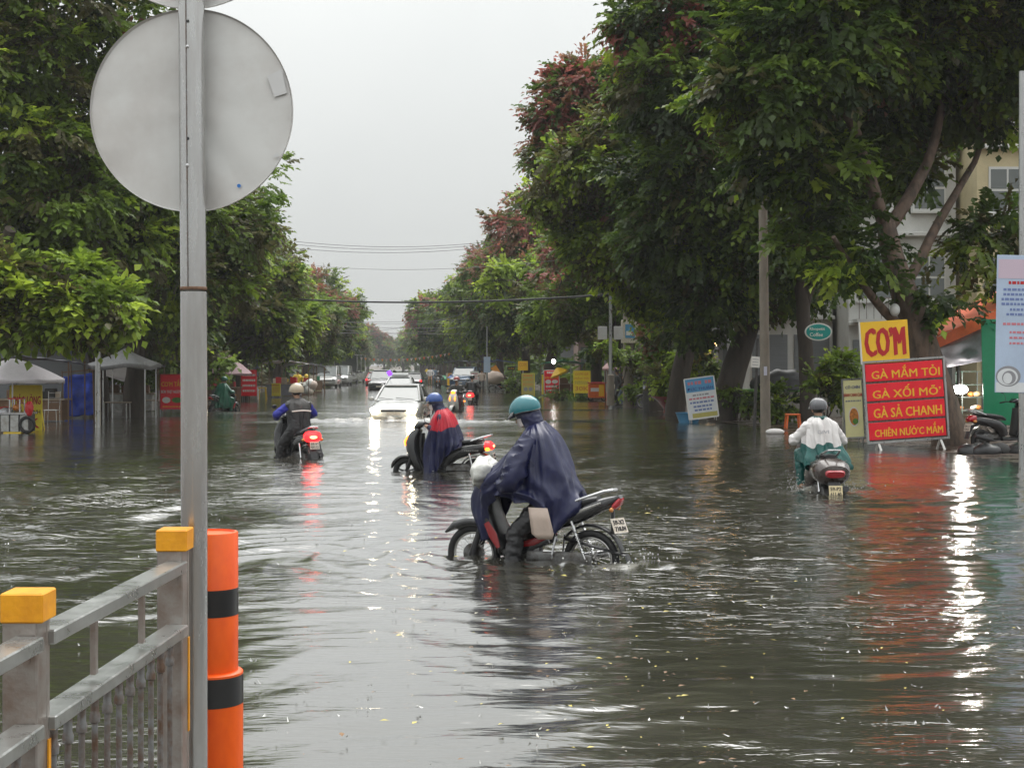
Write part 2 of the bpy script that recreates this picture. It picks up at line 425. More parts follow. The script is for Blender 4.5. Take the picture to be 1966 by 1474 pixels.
# where things stand in the water: x, y, heading (unit vector), strength, foam
BIKE1 = (0.195, 14.58); BIKE2 = (-1.245, 26.5); BIKE3 = (-4.45, 30.3); BIKE4 = (4.62, 22.4); CAR1 = (-3.85, 50.0)
def water():
    ny, nx = 980, 520
    yv = np.geomspace(2.2, 520, ny); uv = np.linspace(-0.62, 0.62, nx)
    Yg, U = np.meshgrid(yv, uv, indexing='ij'); Xg = U * Yg
    rng = np.random.default_rng(11)
    H = np.zeros_like(Xg)
    def field(n, l0, l1, seed):                        # smooth random field, about unit variance
        q = np.random.default_rng(seed); f = np.zeros_like(Xg)
        for _ in range(n):
            k = 2 * math.pi / q.uniform(l0, l1); a = q.uniform(0, 2 * math.pi)
            f += np.sin(k * (Xg * math.cos(a) + Yg * math.sin(a)) + q.uniform(0, 6.28))
        return f / math.sqrt(n / 2)
    patch = np.clip(0.85 + 0.30 * field(9, 5, 16, 3), 0.35, 1.25)
    step = np.maximum(yv[:, None] * 0.0056, 1.24 * yv[:, None] / nx)   # grid spacing, waves finer than it fade out
    # crests bend a little: warp the coordinates
    wx = 0.35 * field(7, 2.5, 7, 5); wy = 0.30 * field(7, 2.0, 6, 6)
    for i in range(64):
        lam = float(np.exp(rng.uniform(math.log(0.14), math.log(1.5))))
        k = 2 * math.pi / lam
        a = rng.normal(math.pi / 2 + 0.10, 0.20) if i % 5 else rng.normal(math.pi / 2 + .2, .6)
        slope = 0.0105 * (lam / 0.8) ** (0.10 if lam < 0.6 else -0.9)
        fade = np.clip(lam / (3.0 * step) - 0.4, 0, 1)
        H += slope / k * np.sin(k * ((Xg + wx) * math.cos(a) + (Yg + wy) * math.sin(a)) + rng.uniform(0, 6.28)) * fade
    H *= patch
    # choppier stretch on the far carriageway to the left of the sign post, and round the traffic
    chop = np.exp(-(((Xg + 5.0) / 3.6) ** 2 + ((Yg - 21) / 9.0) ** 2))
    C = np.zeros_like(Xg)
    for i in range(22):
        lam = rng.uniform(0.25, .9); k = 2 * math.pi / lam; a = rng.normal(math.pi / 2 + 0.1, 0.25)
        C += 0.020 / k * np.sin(k * ((Xg + wx) * math.cos(a) + (Yg + wy) * math.sin(a)) + rng.uniform(0, 6.28)) * np.clip(lam / (3 * step) - .4, 0, 1)
    H += C * chop * 2.1
    H += C * 0.55 * np.exp(-((Yg - 62) / 26.0) ** 2) * np.exp(-((Xg + 2) / 9) ** 2)
    H += C * 0.8 * np.exp(-(((Xg - 4.5) / 3.5) ** 2 + ((Yg - 17) / 9.0) ** 2))
    foam = np.zeros_like(Xg)
    nz1 = field(24, 0.18, 0.9, 21); nz2 = field(20, 0.08, 0.35, 22); nz3 = field(16, 0.5, 2.5, 23)
    def rings(cx, cy, amp, lam, reach, r0=0.35, sx=1.0):
        d = np.hypot((Xg - cx) / sx, Yg - cy) + 0.04 * nz1
        return amp * np.sin(2 * math.pi * (d - r0) / lam) * np.exp(-np.maximum(d - r0, 0) / reach) * np.clip(d / r0, 0, 1) * np.clip(lam / (3 * step) - .4, 0, 1)
    H += rings(BIKE1[0] + .7, BIKE1[1] - .2, .010, .42, 1.5) + rings(BIKE1[0] - .6, BIKE1[1] + .15, .008, .36, 1.2) + rings(BIKE1[0] - .1, BIKE1[1] - .3, .008, .5, 2.6)
    H += rings(BIKE2[0] + .6, BIKE2[1], .008, .5, 1.6) + rings(BIKE2[0] - .6, BIKE2[1], .008, .5, 1.6) + rings(BIKE2[0], BIKE2[1] - .3, .009, .7, 3)
    H += rings(BIKE3[0], BIKE3[1], .012, .7, 3.2) + rings(BIKE4[0], BIKE4[1], .014, .6, 2.6)
    # turbulent tail water behind the nearest motorcycle's rear wheel
    wt = np.exp(-(((Xg - BIKE1[0] - 1.15) / .75) ** 2 + ((Yg - BIKE1[1] + .55) / .8) ** 2))
    H += wt * (0.009 * nz1 + 0.004 * nz2)
    foam += 0.42 * np.clip(wt * (0.6 * nz1 + .35 * nz2 - 0.15), 0, 1)
    # diagonal wake of the right-hand rider, and of the left-hand one
    for (bx, by), am in ((BIKE4, .022), (BIKE3, .012)):
        for sg in (-1, 1):
            dy = by - Yg; dx = (Xg - bx) * sg - 0.35 * np.maximum(dy, 0)
            H += am * np.where(dy > -.3, np.exp(-(dx / .22) ** 2) * np.exp(-np.abs(dy) / 3.5), 0) * (1 + .4 * nz1)
        t = np.exp(-(((Xg - bx) / .55) ** 2 + ((Yg - by + .25) / .5) ** 2))
        foam += 0.7 * np.clip(t * (0.5 + .5 * nz1 + .35 * nz2), 0, 1) * (1 if am > .02 else .25)
        H += t * (.016 * nz1 + .006 * nz2) * (1 if am > .02 else .4)
    # bow wave in front of the white car, spilling to both sides
    cx, cyy = CAR1
    dxc = Xg - cx - 0.06 * (Yg - cyy)
    dd = Yg - (cyy - .95 - .10 * np.abs(dxc) + .018 * dxc ** 2)
    side = np.exp(-np.maximum(np.abs(dxc) - 1.2, 0) / 2.4)
    bow = np.exp(-(dd / .30) ** 2) * side
    H += bow * .15 * (1 + .30 * nz1)
    H += .035 * np.exp(-((dd + 1.1) / .35) ** 2) * side * (1 + .4 * nz3)
    foam += np.clip(bow * (0.42 + .42 * nz1 + .30 * nz2), 0, .9)
    foam += .35 * np.clip(np.exp(-((dd - .5) / .55) ** 2) * np.exp(-np.maximum(np.abs(dxc) - 1.0, 0) / 1.6) * (nz1 * .6 + nz2 * .5), 0, 1)
    # long low crests of water pushed across the road by the traffic
    for (px, py0, ang, amp, wd, ln, fo) in ((8.0, 62, 0.02, .07, .5, 9, .5), (-9.5, 58, -.04, .05, .5, 6, .3), (3.5, 50, .05, .05, .4, 5, .2), (-9, 19.5, .10, .045, .32, 2.2, .0), (-5.8, 16.6, -.06, .04, .28, 1.6, .0), (-4.2, 13.4, .12, .035, .25, 1.2, 0), (-7.5, 23.5, 0.0, .05, .35, 2.6, .0)):
        c = np.exp(-((Yg - py0 - ang * (Xg - px) + .25 * nz3) / wd) ** 2) * np.exp(-((Xg - px) / ln) ** 2)
        H += amp * c; foam += fo * np.clip(c * (nz1 * .7 + nz2 * .3), 0, .6)
    H = np.clip(H, -0.08, 0.3) * np.interp(yv, [3, 6, 9, 13], [.45, .5, .75, 1.0])[:, None]
    # calm down at the shoreline so that the pavement stays in place
    krv = np.interp(yv, [k[0] for k in KR], [k[1] for k in KR])[:, None]; klv = np.interp(yv, [k[0] for k in KL], [k[1] for k in KL])[:, None]
    H = np.where((Xg > krv + .5) | (Xg < klv - .5), H * .25, H)
    co = np.stack([Xg, Yg, H], -1).reshape(-1, 3).astype(np.float32)
    idx = np.arange(ny * nx).reshape(ny, nx)
    q = np.stack([idx[:-1, :-1], idx[:-1, 1:], idx[1:, 1:], idx[1:, :-1]], -1).reshape(-1, 4).astype(np.int32)
    me = bpy.data.meshes.new('water'); me.vertices.add(len(co)); me.vertices.foreach_set('co', co.ravel())
    me.loops.add(q.size); me.loops.foreach_set('vertex_index', q.ravel()); me.polygons.add(len(q))
    me.polygons.foreach_set('loop_start', np.arange(0, q.size, 4, dtype=np.int32)); me.polygons.foreach_set('loop_total', np.full(len(q), 4, np.int32))
    me.polygons.foreach_set('use_smooth', np.ones(len(q), bool)); me.update()
    kp_ = np.clip(1.0 * np.exp(-(((Xg + 6.0) / 4.0) ** 2 + ((Yg - 22) / 10.0) ** 2)) + .9 * np.exp(-(((Xg - 2.6) / 1.6) ** 2 + ((Yg - 17) / 6.0) ** 2)) + .55 * np.exp(-(((Xg - 5) / 4) ** 2 + ((Yg - 26) / 12.0) ** 2)) + .5 * np.exp(-((Yg - 60) / 22.0) ** 2) + .12 + .22 * field(8, 1.5, 6, 77), 0, 1)
    kp_ *= 1 - .55 * np.exp(-(((Xg + .9) / 1.6) ** 2 + ((Yg - 15) / 14.0) ** 2))
    at2 = me.attributes.new('chop', 'FLOAT', 'POINT'); at2.data.foreach_set('value', kp_.astype(np.float32).ravel())
    at_ = me.attributes.new('foam', 'FLOAT', 'POINT'); at_.data.foreach_set('value', np.clip(foam, 0, 1).astype(np.float32).ravel())
    m = bpy.data.materials.new('flood_water'); m.use_nodes = True; n = m.node_tree; b = n.nodes['Principled BSDF']
    b.inputs['IOR'].default_value = 1.5; b.inputs['Roughness'].default_value = 0.045; b.inputs['Coat Weight'].default_value = 1.0; b.inputs['Coat IOR'].default_value = 1.5; b.inputs['Coat Roughness'].default_value = 0.12
    t = n.nodes.new('ShaderNodeTexCoord')
    zc = n.nodes.new('ShaderNodeTexNoise'); zc.inputs['Scale'].default_value = 0.35; zc.inputs['Detail'].default_value = 5
    rp = n.nodes.new('ShaderNodeValToRGB'); rp.color_ramp.elements[0].position = .3; rp.color_ramp.elements[0].color = (.032, .031, .023, 1); rp.color_ramp.elements[1].position = .7; rp.color_ramp.elements[1].color = (.052, .049, .037, 1)
    n.links.new(t.outputs['Object'], zc.inputs['Vector']); n.links.new(zc.outputs['Fac'], rp.inputs['Fac'])
    fa = n.nodes.new('ShaderNodeAttribute'); fa.attribute_name = 'foam'
    mx = n.nodes.new('ShaderNodeMix'); mx.data_type = 'RGBA'; mx.inputs[7].default_value = (.52, .50, .45, 1)
    n.links.new(fa.outputs['Fac'], mx.inputs[0]); n.links.new(rp.outputs[0], mx.inputs[6]); n.links.new(mx.outputs[2], b.inputs['Base Color'])
    ad = n.nodes.new('ShaderNodeMath'); ad.operation = 'MULTIPLY_ADD'; ad.inputs[1].default_value = .5; ad.inputs[2].default_value = .12
    n.links.new(fa.outputs['Fac'], ad.inputs[0]); n.links.new(ad.outputs[0], b.inputs['Roughness'])
    # fine relief: wind ripple plus the pitting of the rain
    mp = n.nodes.new('ShaderNodeMapping'); mp.inputs['Scale'].default_value = (0.28, 1.0, 1.0); n.links.new(t.outputs['Object'], mp.inputs['Vector'])
    z1 = n.nodes.new('ShaderNodeTexNoise'); z1.inputs['Scale'].default_value = 5.0; z1.inputs['Detail'].default_value = 3; z1.inputs['Distortion'].default_value = .6
    z2 = n.nodes.new('ShaderNodeTexNoise'); z2.inputs['Scale'].default_value = 22.0; z2.inputs['Detail'].default_value = 2
    n.links.new(mp.outputs[0], z1.inputs['Vector']); n.links.new(mp.outputs[0], z2.inputs['Vector'])
    vo = n.nodes.new('ShaderNodeTexVoronoi'); vo.inputs['Scale'].default_value = 3.2; n.links.new(t.outputs['Object'], vo.inputs['Vector'])
    # each drop makes a small ring: sin(d*f - phase) fading out from the centre
    m1 = n.nodes.new('ShaderNodeMath'); m1.operation = 'MULTIPLY'; m1.inputs[1].default_value = 60; n.links.new(vo.outputs['Distance'], m1.inputs[0])
    m2 = n.nodes.new('ShaderNodeMath'); m2.operation = 'SINE'; n.links.new(m1.outputs[0], m2.inputs[0])
    m3 = n.nodes.new('ShaderNodeMapRange'); m3.inputs[1].default_value = 0.0; m3.inputs[2].default_value = 0.30; m3.inputs[3].default_value = 1.0; m3.inputs[4].default_value = 0.0; n.links.new(vo.outputs['Distance'], m3.inputs[0])
    m4 = n.nodes.new('ShaderNodeMath'); m4.operation = 'MULTIPLY'; n.links.new(m2.outputs[0], m4.inputs[0]); n.links.new(m3.outputs[0], m4.inputs[1])
    def bump(h, st, dist, prev):
        bp = n.nodes.new('ShaderNodeBump'); bp.inputs['Strength'].default_value = st; bp.inputs['Distance'].default_value = dist
        n.links.new(h, bp.inputs['Height'])
        if prev is not None: n.links.new(prev, bp.inputs['Normal'])
        return bp.outputs[0]
    nn = bump(z1.outputs['Fac'], 1.0, 0.0105, None); nn = bump(z2.outputs['Fac'], 1.0, 0.0016, nn); nn = bump(m4.outputs[0], 1.0, 0.0005, nn)
    z3 = n.nodes.new('ShaderNodeTexNoise'); z3.inputs['Scale'].default_value = 7.0; z3.inputs['Detail'].default_value = 3; z3.inputs['Roughness'].default_value = .6; z3.inputs['Distortion'].default_value = .8
    mp3 = n.nodes.new('ShaderNodeMapping'); mp3.inputs['Scale'].default_value = (0.38, 1.0, 1.0); n.links.new(t.outputs['Object'], mp3.inputs['Vector']); n.links.new(mp3.outputs[0], z3.inputs['Vector'])
    ca = n.nodes.new('ShaderNodeAttribute'); ca.attribute_name = 'chop'
    hm_ = n.nodes.new('ShaderNodeMath'); hm_.operation = 'MULTIPLY'; n.links.new(z3.outputs['Fac'], hm_.inputs[0]); n.links.new(ca.outputs['Fac'], hm_.inputs[1])
    nn = bump(hm_.outputs[0], 1.0, 0.034, nn)
    n.links.new(nn, b.inputs['Normal']); n.links.new(nn, b.inputs['Coat Normal'])
    me.materials.append(m); MATS['flood_water'] = m
    o = link('water', me); tag(o, kind='structure')
water()

# leaves, husks and scraps drifting on the flood, and the splashes of the rain
def scatter_mesh(name, n, fn, mats, kind_label):
    V = []; Fc = []; Mi = []
    for i in range(n):
        vs, fs, mi = fn(i)
        o = len(V); V += vs; Fc += [tuple(k + o for k in f) for f in fs]; Mi += [mi] * len(fs)
    me = bpy.data.meshes.new(name); me.from_pydata(V, [], Fc)
    for q in mats: me.materials.append(MATS[q])
    me.polygons.foreach_set('material_index', Mi); me.update()
    o = link(name, me); tag(o, kind_label, None, kind='stuff'); return o
mat('scrap_yellow', (0.50, 0.42, 0.08), .5, var=.3); mat('scrap_brown', (0.20, 0.11, 0.05), .6, var=.3); mat('scrap_pale', (0.36, 0.34, 0.27), .5, var=.2)
def scrap(i):
    r_ = random.random
    if r_() < .75:
        y = 5.0 + 17 * r_() ** 1.3; u = random.gauss(.085, .085) if r_() < .6 else random.uniform(-.12, .34)
        x = u * y
    else: y = random.uniform(14, 60); x = random.uniform(-8, 7)
    L = random.choice((.012, .016, .02, .026)) * (1 if r_() < .95 else 1.8); a = r_() * 6.28
    ca, sa = math.cos(a) * L, math.sin(a) * L; z = .045
    p = [(-1, 0, 0), (-.2, .42, .25), (1, 0, .1), (-.1, -.42, .15)]
    return [(x + q[0] * ca - q[1] * sa, y + q[0] * sa + q[1] * ca, z + q[2] * L) for q in p], [(0, 1, 2), (0, 2, 3)], random.choice((0, 0, 1, 1, 2))
scatter_mesh('floating_leaf_litter', 700, scrap, ['scrap_yellow', 'scrap_brown', 'scrap_pale'], 'small yellow and brown leaf scraps drifting on the flood')
mat('splash', (.50, .50, .48), .15, spec=.7)
def splash(i):
    y = 6 + 50 * random.random() ** 1.5; x = random.uniform(-.36, .36) * y
    if x > kerb(KR, y) - .2 or x < kerb(KL, y) + .2: x = random.uniform(-4, 4)
    h = random.uniform(.012, .035); w_ = random.uniform(.004, .009); vs = []; fs = []
    for k in range(random.choice((1, 1, 2, 3))):
        dx, dy = random.gauss(0, .02), random.gauss(0, .02); hh = h * random.uniform(.4, 1); o = len(vs); z0 = .03
        tx, ty = dx + random.gauss(0, .012), dy + random.gauss(0, .012)
        for a in range(3):
            vs.append((x + dx + w_ * math.cos(a * 2.1), y + dy + w_ * math.sin(a * 2.1), z0))
        vs.append((x + tx, y + ty, z0 + hh)); fs += [(o, o + 1, o + 3), (o + 1, o + 2, o + 3), (o + 2, o, o + 3)]
    return vs, fs, 0
scatter_mesh('rain_splashes', 450, splash, ['splash'], 'tiny splashes thrown up by rain drops on the flood')
# splash water thrown up by the bikes and the car: many droplets
DROPS = [((BIKE4[0] - .30, BIKE4[1] - .1), (.16, .2, .10), 90), ((BIKE4[0] + .42, BIKE4[1] - .1), (.2, .2, .09), 90), ((BIKE1[0] + .95, BIKE1[1] - .35), (.25, .2, .05), 60),
         ((CAR1[0] - .7, CAR1[1] - 1.0), (.55, .15, .16), 260), ((CAR1[0] + .6, CAR1[1] - 1.0), (.55, .15, .16), 260), ((CAR1[0], CAR1[1] - 1.0), (.8, .12, .10), 160)]
DL = [d for d in DROPS for _ in range(d[2])]
def drop(i):
    (cx, cy_), (sx, sy, sz), _ = DL[i]; r0 = random.uniform(.004, .013)
    c = (cx + random.gauss(0, sx), cy_ + random.gauss(0, sy), abs(random.gauss(0, sz)) + .02)
    vs = [(c[0] + r0, c[1], c[2]), (c[0] - r0, c[1], c[2]), (c[0], c[1] + r0, c[2]), (c[0], c[1] - r0, c[2]), (c[0], c[1], c[2] + r0 * 1.4), (c[0], c[1], c[2] - r0 * 1.4)]
    return vs, [(0, 2, 4), (2, 1, 4), (1, 3, 4), (3, 0, 4), (2, 0, 5), (1, 2, 5), (3, 1, 5), (0, 3, 5)], 0
scatter_mesh('spray_droplets', len(DL), drop, ['splash'], 'droplets of water thrown up by the wheels and the car')
# ------------------------------------------------------------------ sign post, railing and bollard at the near left
mat('sign_back', (0.70, 0.70, 0.685), 0.40, 0.25, vscale=3.0, bump=0.06, bscale=6, dirt=(0.60, 0.58, 0.56))
mat('sign_tape', (0.66, 0.66, 0.66), 0.4)
mat('blue_dot', (0.03, 0.20, 0.60), .4)
def post_sign():
    Y = 5.36; T = thing('road_sign', 'galvanised steel post carrying two round sign plates seen from behind', 'road sign', (at(371, 700, Y).x, Y, -0.15))
    s = F / Y; x0 = T.location.x
    def P(px, py, dy=0): q = at(px, py, Y); return Vector((q.x - x0, dy, q.z + .15))
    m = MB(); m.tube([P(374, 1700), P(373, 1000), P(372, 560)], .0475, 28); m.build('pole', 'post_steel', T, True)
    m = MB(); m.tube([P(371.6, 556), P(369, 280), P(366, -260)], .0465, 28); m.build('pole', 'post_steel', T, True)
    m = MB(); m.lathe([(.0466, -.006), (.0482, -.004), (.0485, 0), (.0482, .004), (.0466, .006)], 28, Matrix.Translation(P(371.7, 554))); m.build('weld_seam', 'rust', T, True)
    seam = MB(); seam.tube([P(366, 552, -.0472), P(362, 20, -.0462), P(361, -100, -.0462)], .0022, 6); seam.build('tube_seam', 'galv_dark', T, True)
    for py, k in ((47, 0), (95, 1), (270, 0), (321, 1)):
        b = MB()
        if k: b.ball(P(365, py, -.047), .0068, 10, 6, sc=(1, .6, 1)); b.build('bolt', 'steel', T, True)
        else: b.disc(P(366, py, -.0462), .0055, (0, -1, 0), .002, 12); b.build('bolt_hole', 'ink', T)
    for (pcx, pcy, r_) in ((368.5, 213, 194.5), (366, -176, 194.5)):
        d = MB(); R = r_ / s * (Y + .075) / Y; c = P(pcx, pcy, .075); c.x = (pcx - CX) / F * (Y + .075) - x0; c.z = CAMZ - (pcy - HY) / F * (Y + .075) + .15
        Mx = Matrix.Translation(c) @ Matrix.Rotation(math.radians(-90), 4, 'X') @ Matrix.Diagonal((1, -1, -1, 1))
        rows = []; seg = 96                            # slightly dished sheet with a turned-over rim
        for q in (0.0005, .2, .45, .7, .88, .96, .985, 1.0):
            rows.append([Vector((R * q * math.cos(a), (0.006 * mnoise.noise((3 * q * math.cos(a), 3 * q * math.sin(a), pcy)) - (.012 if q > .99 else 0)), R * q * math.sin(a))) + c for a in np.linspace(0, 2 * math.pi, seg, endpoint=False)])
        rows.append([p + Vector((0, .016, 0)) for p in rows[-1]])
        rows.append([Vector((R * .0005 * math.cos(a), .012, R * .0005 * math.sin(a))) + c for a in np.linspace(0, 2 * math.pi, seg, endpoint=False)])
        d.grid(rows, closed=True)
        o = d.build('sign_plate', 'sign_back', T, True)
        if pcy > 0:
            t = MB()
            def Q(px, py): q = at(px, py, Y + .066); return Vector((q.x - x0, .0645, q.z + .15))
            t.add([Q(513, 147), Q(541, 134), Q(551, 187 - 8), Q(527, 187)], [(0, 1, 2, 3)]); t.build('sticker_remnant', 'sign_tape', o)
            t = MB(); t.disc(Q(459, 357) + Vector((0, .0, 0)), .007, (0, -1, 0), .002, 14); t.build('paint_spot', 'blue_dot', o)
            t = MB(); t.add([Q(524, 300), Q(533, 294), Q(536, 300), Q(528, 304)], [(0, 1, 2, 3)]); t.build('sticker_remnant', 'sign_tape', o)
    for py in (95, 321): MB().box(P(369, py, .055), (.05, .03, .03)).build('bracket', 'galv', T)
post_sign()

mat('cap_yellow', (0.88, 0.38, 0.012), 0.42, vscale=14, bump=0.10, bscale=40, dirt=(0.72, 0.28, 0.012))
mat('rail_metal', (0.40, 0.37, 0.345), 0.38, 0.75, var=0.2, vscale=9, bump=0.08, bscale=90, dirt=(0.30, 0.235, 0.20))
mat('rail_top', (0.46, 0.47, 0.46), 0.30, 0.85, var=0.15, vscale=9, bump=0.05)
def railing():
    Ya, Yb, Yp = 3.70, 5.12, 2.28                       # depth of the two posts in view and of the next one towards the camera
    Xa, Xb, Xp = at(40, 0, Ya).x, at(328, 0, Yb).x, at(47, 0, Ya).x - .04
    T = thing('median_railing', 'grey metal median railing with yellow capped posts beside the sign post', 'railing', (Xa, Ya, ROAD))
    def L(x, y, z): return Vector((x - Xa, y - Ya, z - ROAD))
    zt = CAMZ - (1140 - HY) / F * Ya                    # top of the caps
    for X, Y in ((Xa, Ya), (Xb, Yb)):
        p = MB()
        p.box(L(X, Y + .065, (zt - .05 + ROAD) / 2), (.100, .012, zt - .05 - ROAD + 0), bev=.003) if False else None
        p.box(L(X - .006, Y + .05, (zt - .03 + ROAD) / 2), (.088, .085, zt - .03 - ROAD), bev=.004)
        p.box(L(X + .030, Y + .094, (zt - .03 + ROAD) / 2), (.020, .024, zt - .03 - ROAD), bev=.003)
        p.box(L(X + .012, Y + .088, (zt - .03 + ROAD) / 2), (.030, .020, zt - .03 - ROAD))
        po = p.build('post', 'rail_metal', T)
        c = MB(); c.box(L(X + .002, Y + .052, zt - .036), (.108, .112, .075), bev=.004); c.build('post_cap', 'cap_yellow', po, False)
        f = MB(); f.box(L(X + .0415, Y + .094, zt - .55), (.004, .020, .33)); f.build('reflector_strip', 'cap_yellow', po)
        for dz in (.17,):
            b = MB(); b.disc(L(X + .012, Y + .008, zt - dz), .010, (0, -1, 0), .005, 12); b.build('bolt', 'rail_metal', po, True)
    # rails run from post to post
    def rail(y0, x0, y1, x1):
        for dz, hh, wd in ((.125, .038, .075), (.345, .038, .080)):
            m = MB(); m.bar(L(x0 + .02, y0, zt - dz), L(x1 + .02, y1, zt - dz), wd, hh, bev=.004, up=(0, 0, 1))
            m.build('rail', 'rail_top', T)
        n_sp = 2
        for k in range(n_sp):
            t = (k + .9) / (n_sp + .8); m = MB(); X = x0 + (x1 - x0) * t + .02; Y = y0 + (y1 - y0) * t
            m.box(L(X, Y, zt - .225), (.018, .026, .17), bev=.003); m.build('spacer', 'rail_metal', T)
        nb = 11
        for k in range(nb):
            t = (k + .8) / (nb + .6); X = x0 + (x1 - x0) * t + .02; Y = y0 + (y1 - y0) * t
            m = MB(); m.tube([L(X, Y, zt - .36), L(X, Y, -.30)], .0092, 10)
            bo = m.build('baluster', 'galv_dark', T, True)
            c = MB(); c.lathe([(.0093, -.02), (.0150, -.017), (.0158, .0), (.012, .012), (.012, .05), (.0093, .052)], 12, Matrix.Translation(L(X, Y, zt - .43))); c.build('collar', 'galv_dark', bo, True)
        m = MB(); m.bar(L(x0 + .02, y0, -.05), L(x1 + .02, y1, -.05), .05, .05, bev=.004); m.build('rail', 'rail_metal', T)
    rail(Ya + .095, Xa, Yb + .004, Xb)
    rail(Yp + .1, Xp, Ya + .004, Xa)
railing()

mat('bollard_orange', (0.93, 0.125, 0.004), 0.42, vscale=7, bump=0.08, bscale=26, dirt=(0.80, 0.085, 0.004), stretch=(1, 1, .45))
mat('bollard_black', (0.012, 0.012, 0.013), 0.35, var=0.2, coat=.2)
def bollard():
    Y = 5.58; T = thing('orange_bollard', 'orange bollard with black bands standing behind the sign post', 'bollard', (at(405, 0, Y).x, Y, ROAD))
    def z(py, dy=0): return CAMZ - (py - HY) / F * (Y + dy) - ROAD
    r1, r2 = 51.5 * Y / F, 61 * Y / F
    zt, zj = z(1026, -.1), z(1297, -.1)
    def band(a, b, r, e=0.0, name='band', m='bollard_black'):
        q = MB(); q.lathe([(r - .004, a), (r + e, a + .001), (r + e, b - .001), (r - .004, b)], 48); q.build(name, m, T, True)
    q = MB(); q.lathe([(r1 - .004, zj - .05), (r1, zj), (r1, zt - .004), (r1 - .003, zt), (r1 - .012, zt + .001), (r1 - .014, zt - .006), (.0005, zt - .006)], 48); q.build('upper_tube', 'bollard_orange', T, True)
    q = MB(); q.lathe([(r2, 0), (r2, zj - .004), (r2 - .004, zj), (r1 + .002, zj + .003), (r1 - .002, zj + .003)], 48); q.build('lower_tube', 'bollard_orange', T, True)
    band(z(1187, -.1), z(1134, -.1), r1, .0012); band(z(1362, -.12), z(1305, -.12), r2, .0012); band(z(1640, -.12), z(1580, -.12), r2, .0012)
bollard()
# ------------------------------------------------------------------ trees
attr_leaf_mat('leaf'); attr_leaf_mat('leaf_broad', .35, .35)
mat('bark', (0.055, 0.042, 0.033), 0.8, var=0.35, vscale=7, bump=0.6, bscale=18, stretch=(1, 1, .3))
mat('bark_pale', (0.17, 0.115, 0.085), 0.75, var=0.35, vscale=6, bump=0.5, bscale=16, stretch=(1, 1, .35), dirt=(.06, .045, .035))
PAL = dict(dark=(.032, .062, .012), mid=(.070, .120, .020), green=(.145, .220, .030), bright=(.26, .37, .040), lime=(.36, .46, .05), red=(.30, .095, .075), rust=(.28, .14, .08), olive=(.11, .105, .035))
def leaf_mesh(name, sprays, rng, leaf=(.20, .075), per=9, droop=.5, matname='leaf'):
    """sprays: rows x,y,z, dx,dy,dz (outward dir), r,g,b, size.  every spray is a drooping twig with paired leaflets, 2 triangles per leaflet"""
    S = np.array(sprays); n = len(S)
    P = S[:, 0:3]; D = S[:, 3:6]; C = S[:, 6:9]; Z = S[:, 9]
    D = D + rng.normal(0, .45, D.shape); D[:, 2] -= droop * rng.uniform(.2, 1.0, n); D /= np.linalg.norm(D, axis=1)[:, None]
    up = np.array([0, 0, 1.0]) + rng.normal(0, .3, D.shape)
    side = np.cross(D, up); side /= np.linalg.norm(side, axis=1)[:, None] + 1e-9
    nor = np.cross(side, D)
    V = []; Cc = []
    for j in range(per):
        t = (j // 2 + .5) / ((per + 1) // 2); sg = 1 if j % 2 else -1
        if j == per - 1: sg = 0; t = 1.05
        L = leaf[0] * Z * rng.uniform(.75, 1.2, n) * (1.05 - .35 * abs(t - .5)); W = leaf[1] * Z * rng.uniform(.8, 1.2, n)
        base = P + D * (t * leaf[0] * 2.1 * Z)[:, None] - nor * (t * t * .10 * Z)[:, None]
        d = side * sg * .85 + D * (.55 if sg else 1.0) - nor * rng.uniform(0.0, .5, n)[:, None]; d /= np.linalg.norm(d, axis=1)[:, None]
        s2 = np.cross(d, nor); s2 /= np.linalg.norm(s2, axis=1)[:, None] + 1e-9
        n2 = np.cross(s2, d)
        a = base; b = base + d * (L * .45)[:, None] + s2 * W[:, None] + n2 * (W * .35)[:, None]
        c = base + d * L[:, None] - n2 * (L * .12)[:, None]; e = base + d * (L * .45)[:, None] - s2 * W[:, None] + n2 * (W * .35)[:, None]
        V.append(np.stack([a, b, c, e], 1)); Cc.append(np.clip(C * rng.uniform(.75, 1.3, (n, 1)), 0, 1))
    V = np.concatenate(V).reshape(-1, 3).astype(np.float32); Cc = np.concatenate(Cc); m = len(V) // 4
    me = bpy.data.meshes.new(name); me.vertices.add(len(V)); me.vertices.foreach_set('co', V.ravel())
    i4 = np.arange(m, dtype=np.int32)[:, None] * 4
    tri = np.concatenate([i4 + [0, 1, 2], i4 + [0, 2, 3]], 1).astype(np.int32).ravel()
    me.loops.add(len(tri)); me.loops.foreach_set('vertex_index', tri); me.polygons.add(m * 2)
    me.polygons.foreach_set('loop_start', np.arange(0, len(tri), 3, dtype=np.int32)); me.polygons.foreach_set('loop_total', np.full(m * 2, 3, np.int32)); me.update()
    col = np.ones((len(V), 4), np.float32); col[:, :3] = np.repeat(Cc, 4, 0)
    a = me.color_attributes.new('tint', 'FLOAT_COLOR', 'POINT'); a.data.foreach_set('color', col.ravel())
    me.materials.append(MATS[matname])
    return me
